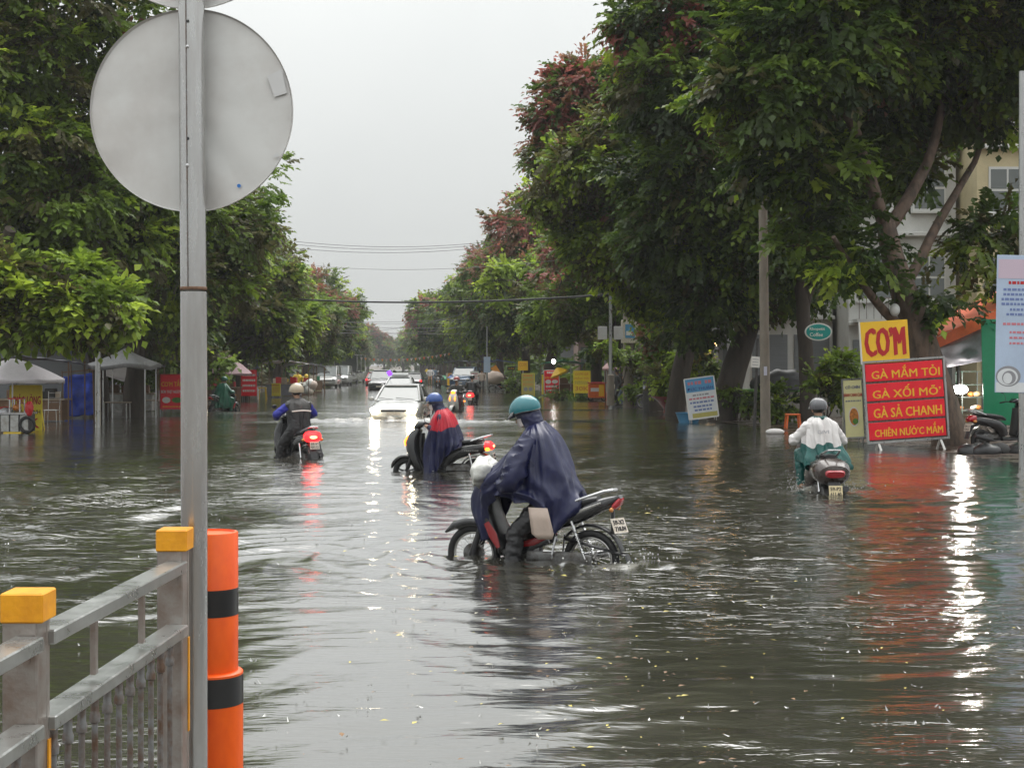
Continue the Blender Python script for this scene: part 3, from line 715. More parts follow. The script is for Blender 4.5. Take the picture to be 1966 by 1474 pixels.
def clump_sprays(rng, lobes, n_sprays, red=0.0, lime=0.05, clump=.9, size=1.0, hollow=.55, bright=.25):
    """lobes: (cx,cy,cz,rx,ry,rz).  leaf clumps sit in the outer part of every lobe; gaps stay between the clumps"""
    out = []; vol = np.array([l[3] * l[4] + l[4] * l[5] + l[3] * l[5] for l in lobes]); vol = vol / vol.sum()
    zmax = max(l[2] + l[5] for l in lobes); zmin = min(l[2] - l[5] for l in lobes)
    for l, f in zip(lobes, vol):
        nc = max(5, int(f * n_sprays / 26)); per = max(8, int(f * n_sprays / nc))
        for c in range(nc):
            u = rng.normal(size=3); u /= np.linalg.norm(u); q = rng.uniform(hollow, 1.04) ** .7
            cc = np.array(l[:3]) + u * np.array(l[3:]) * q
            hz = (cc[2] - zmin) / (zmax - zmin)
            k = rng.random(); pr = red * np.clip((hz - .28) * 2.2, 0, 1) * np.clip((q - .5) * 4, 0, 1)
            if k < pr: base = PAL['red'] if rng.random() < .55 else PAL['rust']
            elif k < pr + lime: base = PAL['lime'] if rng.random() < .5 else PAL['bright']
            elif k < pr + lime + bright * 1.3: base = PAL['green'] if rng.random() < .7 else PAL['olive']
            else: base = PAL['mid'] if rng.random() < .6 else PAL['dark']
            base = np.array(base); r_ = clump * rng.uniform(.55, 1.25)
            v = rng.normal(size=(per, 3)); v /= np.linalg.norm(v, axis=1)[:, None]; v *= (rng.random((per, 1)) ** .45) * r_; v[:, 2] *= .6
            p = cc + v; dirn = v / (r_ + 1e-6) + u * .7
            colr = base * rng.uniform(.8, 1.25, (per, 1)) * np.array([[1, 1, 1]])
            if k < pr:                                   # flushes of new red leaves are mixed with older green ones
                gsel = rng.random(per) < .38; colr[gsel] = np.array(PAL['mid'] if rng.random() < .6 else PAL['olive']) * rng.uniform(.8, 1.3, (gsel.sum(), 1))
            else:
                gsel = rng.random(per) < .14; colr[gsel] = np.array(PAL['bright'] if rng.random() < .5 else PAL['olive']) * rng.uniform(.5, 1.1, (gsel.sum(), 1))
            out.append(np.concatenate([p, dirn, colr, rng.uniform(.62, 1.38, (per, 1)) * size], 1))
    return np.concatenate(out)
def limb(mb, pts, r0, r1, seg=9, n=9, wob=.06, seed=0):
    q = catmull(pts, n); rr = np.linspace(r0, r1, n)
    P = []
    for i, p in enumerate(q):
        w_ = wob * (0 if i in (0, n - 1) else 1)
        P.append(Vector(p) + Vector((mnoise.noise((i * .7, seed, 1)), mnoise.noise((i * .7, seed, 5)), 0)) * w_)
    mb.tube(P, list(rr), seg)
def auto_tree_meshes(idx, H, R, n_sprays, red, lime, size, trunk_r=.33, bright=.25, low=.42):
    """a street tree of height H and crown radius R, origin at its foot"""
    rng = np.random.default_rng(100 + idx); tr = MB(); lobes = []
    fork = H * rng.uniform(.24, .32); lean = rng.normal(0, .3, 2)
    limb(tr, [(0, 0, -.4), (lean[0] * .2, lean[1] * .2, fork * .5), (lean[0], lean[1], fork)], trunk_r * 1.15, trunk_r * .8, 10, 7, .08, idx)
    nb = 6
    for k in range(nb):
        a = 2 * math.pi * (k + rng.uniform(-.3, .3)) / nb; rr = R * rng.uniform(.42, .68); zz = H * rng.uniform(.50, .80)
        e = np.array([lean[0] + rr * math.cos(a), lean[1] + rr * math.sin(a), zz])
        limb(tr, [(lean[0], lean[1], fork - .3), (lean[0] + rr * .4 * math.cos(a), lean[1] + rr * .4 * math.sin(a), fork + (zz - fork) * .6), tuple(e)], trunk_r * .55, .06, 7, 7, .25, idx * 10 + k)
        s_ = R * rng.uniform(.36, .50)
        lobes.append((e[0], e[1], e[2], s_, s_, s_ * rng.uniform(.62, .85)))
        for j in range(2):
            b = a + rng.uniform(-.8, .8); e2 = np.array([lean[0] + (rr + R * .28) * math.cos(b), lean[1] + (rr + R * .28) * math.sin(b), H * rng.uniform(low, .72)])
            limb(tr, [tuple(e * .55 + np.array([lean[0], lean[1], fork]) * .45), tuple((e + e2) / 2), tuple(e2)], trunk_r * .25, .03, 6, 5, .2, idx * 31 + k * 3 + j)
            s2 = R * rng.uniform(.22, .36); lobes.append((e2[0], e2[1], e2[2], s2, s2, s2 * .75))
    limb(tr, [(lean[0], lean[1], fork - .3), (lean[0] * .6, lean[1] * .6, H * .6), (0, 0, H * .8)], trunk_r * .6, .06, 8, 7, .2, idx * 7)
    for k in range(5):
        a = rng.uniform(0, 6.28); q_ = R * rng.uniform(.55, .85); s3 = R * rng.uniform(.22, .32); lobes.append((lean[0] + q_ * math.cos(a), lean[1] + q_ * math.sin(a), H * rng.uniform(.30, .42), s3, s3, s3 * .7))
    s_ = R * .52; lobes.append((rng.normal(0, .4), rng.normal(0, .4), H - s_ * .8, s_, s_, s_ * .8)); lobes.append((0, 0, H * .62, R * .6, R * .6, H * .16))
    sp = clump_sprays(rng, lobes, n_sprays, red, lime, clump=.19 * R, size=size, bright=bright)
    return tr.mesh('trunk', 'bark', True), leaf_mesh('crown', sp, rng, leaf=(.21, .072), per=9)
def put_tree(name, label, meshes, loc, rz=0, sc=1.0, group=None, cat='tree'):
    T = thing(name, label, cat, loc, rz, group); T.scale = (sc, sc, sc) if not hasattr(sc, '__len__') else sc
    link('trunk', meshes[0], T); link('crown', meshes[1], T)
    return T
V_RED = [auto_tree_meshes(1, 12.5, 4.5, 10500, 1.0, .05, 1.0), auto_tree_meshes(2, 13.0, 4.7, 10500, .8, .06, 1.0)]
V_GRN = [auto_tree_meshes(3, 11.0, 4.6, 10500, .04, .16, 1.0, bright=.6), auto_tree_meshes(4, 11.5, 4.7, 10500, .08, .12, 1.0, bright=.5)]
V_FAR = [auto_tree_meshes(5, 11.5, 4.9, 4200, .55, .05, 1.5), auto_tree_meshes(6, 11.0, 4.9, 4200, .08, .10, 1.5)]

RIGHT_ROW = [  # trunk x, depth, variant, scale, turn, what sets it apart
    (5.8, 72.0, V_RED[1], .80, 2.1, 'dense green tree with rusty top over the pink umbrella'),
    (4.8, 85.0, V_GRN[1], .95, 1.2, 'dark green tree over the yellow price boards'),
    (2.4, 98.0, V_RED[0], 1.10, 3.3, 'red tipped tree whose crown juts out over the cable'),
    (1.0, 112.0, V_RED[1], 1.03, 4.4, 'rust coloured tree behind the red tipped tree'),
    (-1.0, 128.0, V_GRN[1], 1.02, 5.0, 'green tree over the blue roofed stall'),
    (-2.8, 146.0, V_RED[1], .94, 0.9, 'reddish tree above the dark cable over the road'),
]
for x, y, v, s_, rz, lb in RIGHT_ROW:
    put_tree('street_tree', lb + ', east row', v, (x, y, -.1), rz, s_, 'street trees along the right pavement')
far_lb = ['hazy rust tinted tree on the right side far down the street', 'hazy green tree on the right side far down the street']
k = 0
for y in list(range(164, 420, 18)):
    put_tree('distant_tree', 'hazy tree far down the right side of the street', V_FAR[0 if k % 3 else 1], (kerb(KR, y) + 1.2, y, -.1), k * 1.7, 1.12 + .1 * math.sin(k * 2.3), 'hazy trees far down the right side'); k += 1
LEFT_ROW = [
    (-15.8, 57.0, V_GRN[0], .98, 0.2, 'leafy tree above the grey canopy on the left pavement'),
    (-17.4, 70.0, V_GRN[1], .95, 1.5, 'dark green tree behind the mauve umbrella'),
    (-16.6, 82.0, V_GRN[0], 1.06, 2.8, 'bright leaved tree whose crown edge meets the sky beside the sign plate'),
    (-17.7, 97.0, V_GRN[1], 1.0, 4.0, 'green tree over the grey and white patched tarpaulin'),
    (-17.8, 112.0, V_GRN[0], .95, 5.1, 'green tree behind the parked minivans'),
    (-18.0, 128.0, V_RED[1], .80, 0.7, 'green tree with thin brownish top over the bus'),
    (-19.2, 145.0, V_GRN[1], 1.0, 2.0, 'green tree closing the left row beyond the bus'),
]
for x, y, v, s_, rz, lb in LEFT_ROW:
    put_tree('street_tree', lb, v, (x, y, -.1), rz, s_, 'street trees along the left pavement')
k = 0
for y in list(range(165, 420, 20)):
    put_tree('distant_tree', 'hazy tree far down the left side of the street', V_FAR[1 if k % 3 else 0], (kerb(KL, y) - 3.2, y, -.1), k * 2.1, .90 + .1 * math.sin(k * 1.9), 'hazy trees far down the left side'); k += 1
for k, (x, y, s_) in enumerate(((-42, 430, 1.2), (-38, 440, 1.0), (-33, 450, 1.1), (-46, 445, 1.1), (-28, 455, 1.2))):
    put_tree('distant_tree', 'grey hazy tree closing the view at the end of the street', V_FAR[k % 2], (x, y, -.1), k, s_, 'hazy trees at the end of the street')

# the big tree by the rice sign: its trunk leans to the left and forks
def big_tree(name, label, foot, limbs, lobes, n, seed, red=.03, lime=.07, size=1.0, bark='bark_pale', clump=.85, group=None, bright=.25):
    rng = np.random.default_rng(seed); T = thing(name, label, 'tree', foot, 0, group); m = MB(); f = Vector(foot)
    for j, (pts, r0, r1) in enumerate(limbs):
        limb(m, [tuple(at(*p) - f) for p in pts], r0, r1, 12, 12, .05, seed + j)
    m.build('trunk', bark, T, True)
    L = []
    for (px, py, Y, rx, ry, rz) in lobes:
        c = at(px, py, Y) - f; L.append((c.x, c.y, c.z, rx, ry, rz))
    sp = clump_sprays(rng, L, n, red, lime, clump=clump, size=size, bright=bright)
    link('crown', leaf_mesh('crown', sp, rng, leaf=(.20, .066), per=9), T)
    return T
Y = 34.5
big_tree('street_tree', 'large forked tree with leaning trunk behind the rice sign', at(1835, 856, Y), [
    ([(1836, 885, Y), (1800, 760, Y), (1764, 640, Y), (1735, 560, Y), (1716, 500, Y), (1700, 430, Y)], .46, .22),
    ([(1700, 440, Y), (1670, 340, Y - .3), (1635, 240, Y - .8), (1600, 160, Y - 1.5), (1560, 60, Y - 2)], .17, .06),
    ([(1702, 440, Y), (1745, 380, Y + .3), (1785, 300, Y + .8), (1810, 200, Y + 1), (1840, 80, Y + 1)], .17, .07),
    ([(1745, 640, Y), (1690, 590, Y - .4), (1640, 520, Y - 1), (1600, 455, Y - 1.6)], .13, .05),
    ([(1735, 560, Y), (1800, 430, Y + 1.2), (1860, 330, Y + 2), (1900, 240, Y + 2.5)], .14, .05)],
    [(1560, 80, 33, 1.9, 2, 1.2), (1700, 60, 34, 2.0, 2, 1.2), (1850, 60, 35, 2.0, 2, 1.3), (1960, 120, 36, 1.6, 2, 1.3), (1640, -60, 34, 2.5, 2.5, 1.2), (1850, -80, 34, 2.5, 2.5, 1.2),
     (1480, 190, 33, 1.2, 1.6, .9), (1620, 190, 36.5, 1.5, 1.6, .9), (1760, 150, 37, 1.6, 1.6, 1.0), (1880, 180, 37, 1.3, 1.5, .9), (1570, 330, 33.2, .8, .9, .55), (1490, 290, 33.6, .9, 1, .7),
     (1590, 430, 34.5, .55, .8, .45), (1645, 505, 33.6, .70, .8, .38), (1560, 470, 34, .5, .6, .4), (1790, 575, 34.6, .4, .5, .2), (1850, 480, 36, .35, .6, .3), (1920, 440, 36.5, .8, .8, .5), (1930, 560, 37, .5, .6, .25), (1760, 330, 36, .7, .7, .5), (1700, -230, 35, 3.0, 3, 1.6), (1880, -260, 36, 2.6, 3, 1.6), (1540, -200, 34, 2.4, 2.6, 1.4), (1760, -420, 35, 2.6, 2.6, 1.5), (1600, -380, 34.5, 2.2, 2.4, 1.2)],
    20000, 41, .02, .08, 1.0)
Y = 50.5
big_tree('street_tree', 'dark thick trunked tree leaning right behind the blue price board', at(1395, 800, Y), [
    ([(1385, 812, Y), (1400, 745, Y), (1425, 660, Y), (1448, 590, Y), (1470, 500, Y)], .50, .30),
    ([(1448, 600, Y), (1500, 480, Y), (1560, 360, Y - 1), (1600, 250, Y - 1)], .28, .09),
    ([(1440, 610, Y), (1400, 500, Y), (1350, 380, Y - 2), (1300, 260, Y - 3)], .30, .09),
    ([(1465, 520, Y), (1460, 380, Y), (1440, 200, Y), (1430, 80, Y)], .26, .08)],
    [(1350, 60, 46, 2.6, 2.5, 1.6), (1480, 40, 48, 2.6, 2.5, 1.6), (1290, 170, 45, 1.6, 2, 1.1), (1420, 200, 47, 2.2, 2, 1.5), (1300, 330, 46, 1.9, 2, 1.2), (1400, 370, 46, 2.0, 2, 1.2), (1300, 460, 46.5, 1.5, 2, 1.0),
     (1400, 500, 47, 1.6, 2, .9), (1500, 330, 50, 1.8, 2, 1.4), (1380, 570, 48, 1.2, 1.4, .55), (1490, 570, 50, 1.1, 1.4, .6), (1260, 400, 47, 1.2, 1.5, .9), (1250, 40, 46, 1.2, 2, 1.2), (1400, -80, 47, 3, 2, 1.6), (1540, 200, 50, 1.5, 1.5, 1.3), (1330, 620, 50, 1.0, 1.2, .4), (1450, 440, 45.5, 1.1, 1.2, .8), (1560, 500, 51, 1.4, 1.2, .9), (1380, -200, 47, 3, 2.6, 1.6), (1500, -190, 48, 2.6, 2.4, 1.6), (1290, -130, 46.5, 1.6, 2, 1.2)],
    18500, 43, .28, .05, 1.05, 'bark')
Y = 56.0
big_tree('street_tree', 'dark tree with slanting trunk by the fairy lights', at(1300, 790, Y), [
    ([(1295, 800, Y), (1310, 700, Y), (1335, 615, Y), (1350, 520, Y)], .40, .28), ([(1338, 610, Y), (1280, 480, Y - 1), (1220, 360, Y - 2), (1180, 240, Y - 3)], .2, .07), ([(1345, 540, Y), (1340, 400, Y), (1320, 260, Y)], .2, .07)],
    [(1190, 330, 51, .9, 1.2, .6), (1125, 320, 50, .7, .9, .4), (1215, 420, 52, 1.4, 1.8, .8), (1250, 300, 53, .9, 1.2, .8), (1110, 410, 52, .8, 1.0, .35), (1160, 470, 52, 1.1, 1.4, .6), (1230, 510, 53, 1.4, 1.6, .7), (1290, 560, 54, 1.3, 1.4, .5), (1310, 430, 54, 1.6, 1.8, 1.1), (1080, 300, 50.5, .4, .6, .28), (1170, 235, 50.5, .55, .8, .3), (1050, 370, 51, .45, .6, .22)],
    10500, 44, .12, .34, 1.05, 'bark', bright=.45)
Y = 61.0
big_tree('street_tree', 'tall tree with rounded reddish crown rising behind the lamp post', at(1262, 785, Y), [
    ([(1262, 795, Y), (1255, 700, Y), (1235, 580, Y), (1190, 440, Y)], .36, .24), ([(1190, 440, Y), (1140, 330, Y - 1), (1105, 220, Y - 1)], .2, .05), ([(1195, 450, Y), (1190, 320, Y), (1170, 200, Y)], .2, .05), ([(1200, 470, Y), (1110, 390, Y - 1), (1060, 320, Y - 2)], .16, .04)],
    [(1115, 180, 59.5, 1.3, 1.4, 1.0), (1078, 225, 59, 1.0, 1.2, .9), (1160, 200, 60, 1.3, 1.4, 1.1), (1095, 285, 59.5, 1.2, 1.3, .9), (1150, 290, 60, 1.3, 1.4, 1.0), (1065, 300, 59, .7, .9, .7), (1200, 230, 61, 1.3, 1.3, 1.3), (1215, 330, 62, 1.5, 1.4, 1.2), (1130, 370, 60, 1.1, 1.2, .6), (1180, 420, 61, 1.4, 1.3, .8), (1250, 440, 62, 1.5, 1.3, 1.0), (1220, 140, 61, 1.0, 1.1, .7)],
    11000, 49, 1.25, .03, 1.0, 'bark', bright=.15)
Y = 46.5
big_tree('street_tree', 'slim dark trunk under the oval green sign', at(1548, 800, Y), [([(1552, 812, Y), (1548, 700, Y), (1542, 600, Y), (1530, 480, Y)], .26, .2), ([(1542, 600, Y), (1580, 500, Y), (1640, 420, Y + 1)], .14, .05)],
    [(1560, 380, 47, 1.2, 1.2, .8), (1640, 330, 48, 1.3, 1.2, .8), (1500, 480, 47, 1.0, 1, .6), (1700, 250, 47, 1.5, 1.2, .9)], 4000, 45, .03, .08, 1.05, 'bark')

# left side, near trees
Y = 47.0
big_tree('street_tree', 'dark trunked tree standing under the grey canopy', at(258, 792, 54), [
    ([(256, 800, 54), (258, 740, 54), (262, 690, 54), (250, 560, 54), (235, 430, 53)], .42, .26), ([(250, 560, 54), (330, 430, 54), (400, 330, 53)], .2, .06), ([(240, 480, 53), (180, 330, 51), (120, 200, 50)], .2, .06)],
    [(60, 120, 44, 2.0, 2.2, 1.3), (150, 220, 45, 1.9, 2, 1.2), (40, 280, 43, 1.7, 2, 1.1), (220, 110, 47, 1.5, 2, 1.0), (90, 30, 44, 2, 2, 1.0), (240, 40, 47, 1.5, 1.6, .7), (120, 400, 44, 1.8, 2, 1.0), (230, 330, 46, 1.6, 2, 1.0), (300, 420, 48, 1.8, 2, 1.1),
     (60, 500, 42, 1.2, 1.5, .7), (200, 470, 46, 1.5, 2, .8), (330, 300, 49, 1.6, 2, 1.2), (420, 440, 52, 1.9, 2, 1.3), (310, 530, 50, 1.7, 2, .9), (400, 560, 52, 1.6, 2, .8), (-20, 380, 43, 1.5, 2, 2.0), (-40, 150, 43, 1.5, 2, 2), (360, 180, 50, 1.4, 1.6, 1.2), (240, 575, 53, 1.3, 1.5, .4), (460, 360, 55, 1.4, 1.5, 1.0), (60, -140, 44, 2.4, 2.4, 1.6), (180, -120, 46, 2.0, 2.2, 1.4), (-60, -100, 43.5, 2, 2.4, 1.8), (90, -330, 45, 2.2, 2.2, 1.4)],
    15500, 46, .02, .11, 1.0, 'bark', bright=.50)
Y = 40.0
big_tree('street_tree', 'low branch of large bright green leaves over the pale umbrella', at(-60, 830, 43), [
    ([(-60, 840, 43), (-50, 700, 43), (-20, 560, 42), (20, 440, 41)], .3, .16), ([(-10, 540, 42), (90, 560, 41), (180, 590, 40), (240, 600, 40)], .12, .03), ([(10, 480, 41), (100, 520, 40), (170, 560, 40)], .1, .03)],
    [(60, 575, 40, .80, .9, .38), (150, 585, 40, .70, .9, .42), (215, 575, 40, .55, .8, .32), (110, 622, 40, .75, .8, .20), (190, 620, 40.5, .55, .7, .18), (20, 615, 40, .55, .8, .25), (-20, 540, 40, .8, 1, .6), (130, 530, 41, .8, .9, .4)],
    2500, 47, 0, .46, 1.2, 'bark', clump=.42, bright=.5)
big_tree('street_tree', 'young tree beside the slim steel lamp pole at left', at(470, 772, 80), [([(470, 775, 80), (470, 700, 80), (475, 620, 80)], .22, .12)],
    [(500, 600, 76, 1.2, 1.3, 1.0), (530, 540, 77, 1.0, 1.2, .9), (450, 590, 77, 1.3, 1.3, 1.0), (520, 650, 77, 1.2, 1.2, .6), (480, 520, 78, 1.3, 1.3, 1.0), (560, 620, 80, 1.0, 1.2, .8)], 4200, 48, .01, .22, 1.2, 'bark', bright=.5)
# ------------------------------------------------------------------ motorcycles and scooters (x forward, y to the rider's left, z up from the road)
mat('bike_black', (0.016, 0.016, 0.018), 0.22, coat=.6, var=.2)
mat('bike_grey', (0.05, 0.05, 0.052), 0.3, coat=.4, var=.2)
mat('bike_red', (0.28, 0.012, 0.015), 0.25, coat=.5)
mat('bike_white', (0.62, 0.62, 0.60), 0.25, coat=.5, var=.06)
mat('bike_brown', (0.05, 0.035, 0.03), 0.28, coat=.5, var=.2)
mat('engine', (0.20, 0.20, 0.20), 0.45, .7, var=.3, dirt=(.07, .06, .05), vscale=14)
mat('alloy', (0.45, 0.44, 0.42), 0.3, .85, var=.15)
mat('seat_vinyl', (0.022, 0.022, 0.024), 0.38, bump=.08, bscale=120)
mat('lens_clear', (0.45, 0.46, 0.46), 0.08, spec=.8)
def wheel(T, x, R, r, spokes=True, name='wheel'):
    w_ = MB(); w_.torus((x, 0, R), R - r, r, 'y', 44, 12, sy=.95); o = w_.build('tyre', 'rubber', None, True)
    o.parent = T; o.name = name
    m = MB(); m.torus((x, 0, R), R - 2 * r - .004, .013, 'y', 40, 8, sy=1.4); m.build('rim', 'alloy' if spokes else 'bike_black', o, True)
    m = MB(); m.lathe([(.0005, -.05), (.035, -.05), (.05, -.03), (.05, .03), (.035, .05), (.0005, .05)], 18, Matrix.Translation((x, 0, R)) @ Matrix.Rotation(math.pi / 2, 4, 'X')); m.build('hub', 'engine', o, True)
    m = MB(); ri = R - 2 * r - .004
    if spokes:
        for k in range(28):
            a = 2 * math.pi * k / 28; sy = .025 if k % 2 else -.025; b = a + (.35 if k % 4 < 2 else -.35)
            m.tube([(x + .045 * math.cos(b), sy, R + .045 * math.sin(b)), (x + ri * math.cos(a), 0, R + ri * math.sin(a))], .0028, 5)
    else:
        for k in range(5):
            a = 2 * math.pi * k / 5 + .3
            m.bar((x + .04 * math.cos(a), 0, R + .04 * math.sin(a)), (x + ri * math.cos(a), 0, R + ri * math.sin(a)), .03, .03, bev=.006, up=(0, 1, 0))
    q = m.build('spokes', 'alloy' if spokes else 'bike_black', o, True); q['kind'] = 'stuff'
    return o
def mirror(T, y, x, z, mt='black_plastic'):
    m = MB(); m.tube([(x, y, z), (x + .02, y + .05 * (1 if y > 0 else -1), z + .12), (x - .01, y + .10 * (1 if y > 0 else -1), z + .19)], .006, 6)
    m.ball((x - .01, y + .12 * (1 if y > 0 else -1), z + .21), .06, 14, 8, sc=(.25, 1.0, .7)); m.build('mirror', mt, T, True)
def number_plate(T, c, pitch, txt, w_=.19, h=.14, yaw=0, m='plate_white'):
    R = Euler((math.radians(-pitch), 0, math.radians(-90 + yaw)))                     # faces backwards (-x), leaning
    o = MB().box((0, 0, 0), (w_, .006, h), bev=.0).build('number_plate', m, T); o.location = c; o.rotation_euler = R
    for i, t in enumerate(txt): lettering(t, 'ink', o, (0, -.0035, h * (.21 - .43 * i)), width=w_ * .78, height=h * .30, bold=.012, name='lettering')
    return o

def underbone():
    T = thing('motorcycle', 'black step-through motorcycle with spoked wheels stalled in the flood under the navy poncho rider', 'motorcycle')
    R, r = .285, .036; xf, xr = .62, -.62
    fw = wheel(T, xf, R, r); rw = wheel(T, xr, R, r)
    m = MB()                                             # front fork, both legs with their lower sliders
    for y in (-.075, .075):
        m.tube([(xf, y, R), (xf - .10, y, .56), (xf - .2, y * .8, .86)], [.024, .022, .018], 10); m.tube([(xf - .02, y, R - .03), (xf - .09, y, .52)], .028, 10)
    m.tube([(xf, -.09, R), (xf, .09, R)], .014, 8)
    m.build('fork', 'black_plastic', T, True)
    m = MB(); m.lathe([(.0005, -.03), (.105, -.03), (.11, .0), (.105, .03), (.0005, .03)], 22, Matrix.Translation((xf, .0, R)) @ Matrix.Rotation(math.pi / 2, 4, 'X')); m.build('brake_drum', 'engine', T, True)
    p = arc((xf, R), R + .035, 152, 20, 14)              # front fender, long pointed nose
    p = [(xf - .27, R + .12)] + p[2:10] + [(xf + .20, R + .275), (xf + .31, R + .20)]
    m = MB(); n = len(p); m.sweep(p, [.055] + [.085] * (n - 4) + [.08, .06, .02], [.03] + [.05] * (n - 4) + [.055, .045, .012], 14, 2.4); m.build('fender', 'bike_black', T, True)
    p = arc((xr, R), R + .045, 165, 35, 12)
    m = MB(); m.sweep(p + [(xr - .36, .34), (xr - .40, .24)], [.06] * 12 + [.07, .075], [.014] * 12 + [.012, .010], 12, 2.2); m.build('fender', 'black_plastic', T, True)
    m = MB(); m.sweep([(.44, 1.02), (.46, .88), (.42, .70), (.34, .52), (.25, .36)], [.10, .17, .20, .21, .17], [.05, .075, .07, .06, .04], 20, 2.6); ls = m.build('leg_shield', 'black_plastic', T, True)
    for s in (-1, 1):
        m = MB(); m.sweep([(.40, .62), (.33, .50), (.27, .38)], [.006, .008, .006], [.03, .045, .02], 10, 2.2, yoff=.205 * s); m.build('trim_panel', 'bike_red', ls, True)
    m = MB(); m.sweep([(.40, 1.0), (.30, 1.08), (.20, 1.10)], [.09, .10, .06], [.05, .055, .03], 18, 2.5); hb = m.build('handlebar_cover', 'bike_black', T, True)
    m = MB(); m.tube([(.18, -.34, 1.02), (.22, -.22, 1.05), (.27, 0, 1.06), (.22, .22, 1.05), (.18, .34, 1.02)], .012, 8); m.build('handlebar', 'chrome', T, True)
    for y in (-1, 1):
        g_ = MB(); g_.tube([(.225, .23 * y, 1.048), (.18, .345 * y, 1.018)], .018, 10); g_.build('grip', 'rubber', T, True)
        g_ = MB(); g_.tube([(.27, .20 * y, 1.04), (.26, .33 * y, 1.02)], .006, 6); g_.build('lever', 'chrome', T, True)
    m = MB(); m.ball((.47, 0, 1.06), .085, 18, 10, sc=(.6, 1.15, .9)); m.build('headlight', 'lens_clear', T, True)
    m = MB(); m.sweep([(.30, .40), (.16, .50), (.0, .60), (-.18, .66)], [.07, .09, .11, .12], [.06, .07, .08, .09], 16, 2.6); m.build('centre_cover', 'bike_black', T, True)
    m = MB(); m.sweep([(-.06, .60), (-.30, .66), (-.55, .74), (-.80, .84), (-.92, .90)], [.13, .145, .13, .10, .05], [.10, .10, .085, .06, .02], 20, 2.7); tl = m.build('tail_cowl', 'bike_black', T, True)
    for s in (-1, 1):
        m = MB(); m.sweep([(-.28, .67), (-.52, .75), (-.76, .845)], [.004] * 3, [.012, .018, .010], 8, 2.2, yoff=.143 * s - .010 * s); m.build('decal', 'alloy', tl, True)
        m = MB(); m.sweep([(.10, .40), (-.06, .44), (-.22, .50)], [.006] * 3, [.02, .035, .015], 8, 2.2, yoff=.132 * s); m.build('trim_panel', 'bike_red', tl, True)
        m = MB(); m.sweep([(.26, .33), (.05, .38), (-.22, .47)], [.02] * 3, [.05, .06, .04], 10, 2.6, yoff=.11 * s); m.build('side_cover', 'bike_black', tl, True)
    m = MB(); m.sweep([(.06, .74), (-.10, .755), (-.30, .785), (-.52, .83), (-.70, .87)], [.09, .125, .135, .125, .08], [.025, .04, .045, .045, .03], 18, 2.8); m.build('seat', 'seat_vinyl', T, True)
    m = MB()
    for s in (-1, 1): m.tube([(-.36, .14 * s, .80), (-.55, .15 * s, .875), (-.78, .11 * s, .955), (-.86, .05 * s, .965)], .013, 8)
    m.tube([(-.86, .05, .965), (-.875, 0, .967), (-.86, -.05, .965)], .013, 8); m.build('grab_rail', 'steel', T, True)
    m = MB(); m.sweep([(-.86, .80), (-.90, .84), (-.925, .885)], [.085, .09, .06], [.03, .035, .02], 14, 2.6); m.build('tail_light', 'tail_red', T, True)
    m = MB(); m.box((-.84, 0, .66), (.03, .05, .26), bev=.008); m.build('plate_bracket', 'black_plastic', T)
    number_plate(T, (-.91, .02, .625), 24, ('59-X2', '718.04'), .20, .15, yaw=-22)
    e = MB(); e.box((.08, 0, .36), (.26, .20, .17), bev=.03); e.tube([(.20, 0, .36), (.36, 0, .38)], .07, 14)
    for k in range(5): e.tube([(.23 + .03 * k, 0, .36), (.238 + .03 * k, 0, .36)], .088, 14)
    e.build('engine_block', 'engine', T, True)
    m = MB(); m.bar((.02, .085, .285), (xr, .085, R), .03, .06, bev=.012, up=(0, 1, 0)); m.build('swing_arm', 'engine', T, True)
    m = MB(); m.sweep([(.0, .30), (-.25, .295), (-.52, .29), (-.66, .285)], [.022] * 4, [.055, .06, .075, .05], 14, 2.6, yoff=.115); m.build('chain_case', 'engine', T, True)
    for y in (-.13, .13):
        m = MB(); m.tube([(xr + .02, y, .30), (xr + .16, y, .66)], .013, 8)
        sp = []
        for k in range(90): t = k / 89; a = k * .72; sp.append((xr + .04 + .10 * t + .022 * math.cos(a) * .9, y + .022 * math.sin(a), .36 + .24 * t))
        m.tube(sp, .005, 5); m.build('shock_absorber', 'chrome', T, True)
    m = MB(); m.tube([(.12, -.12, .24), (-.10, -.14, .22), (-.30, -.16, .25), (-.75, -.17, .33)], [.018, .018, .038, .042], 12); m.build('exhaust', 'steel', T, True)
    for y in (-1, 1):
        m = MB(); m.tube([(.05, .10 * y, .27), (.05, .26 * y, .27)], .016, 8); m.build('foot_peg', 'rubber', T, True)
        m = MB(); m.tube([(-.30, .13 * y, .50), (-.27, .16 * y, .33), (-.30, .24 * y, .31)], .011, 8); m.build('foot_peg', 'steel', T, True)
    for y in (-1, 1):
        for x_, z_ in ((.46, .93), (-.86, .78)):
            m = MB(); m.ball((x_, .16 * y if x_ > 0 else .11 * y, z_), .035, 12, 7, sc=(.6, 1, .7)); m.build('turn_signal', 'amber_lens', T, True)
    return T
mat('plate_yellowed', (.72, .60, .36), .4, var=.12)
mat('amber_lens', (.55, .20, .03), .15, coat=.5)

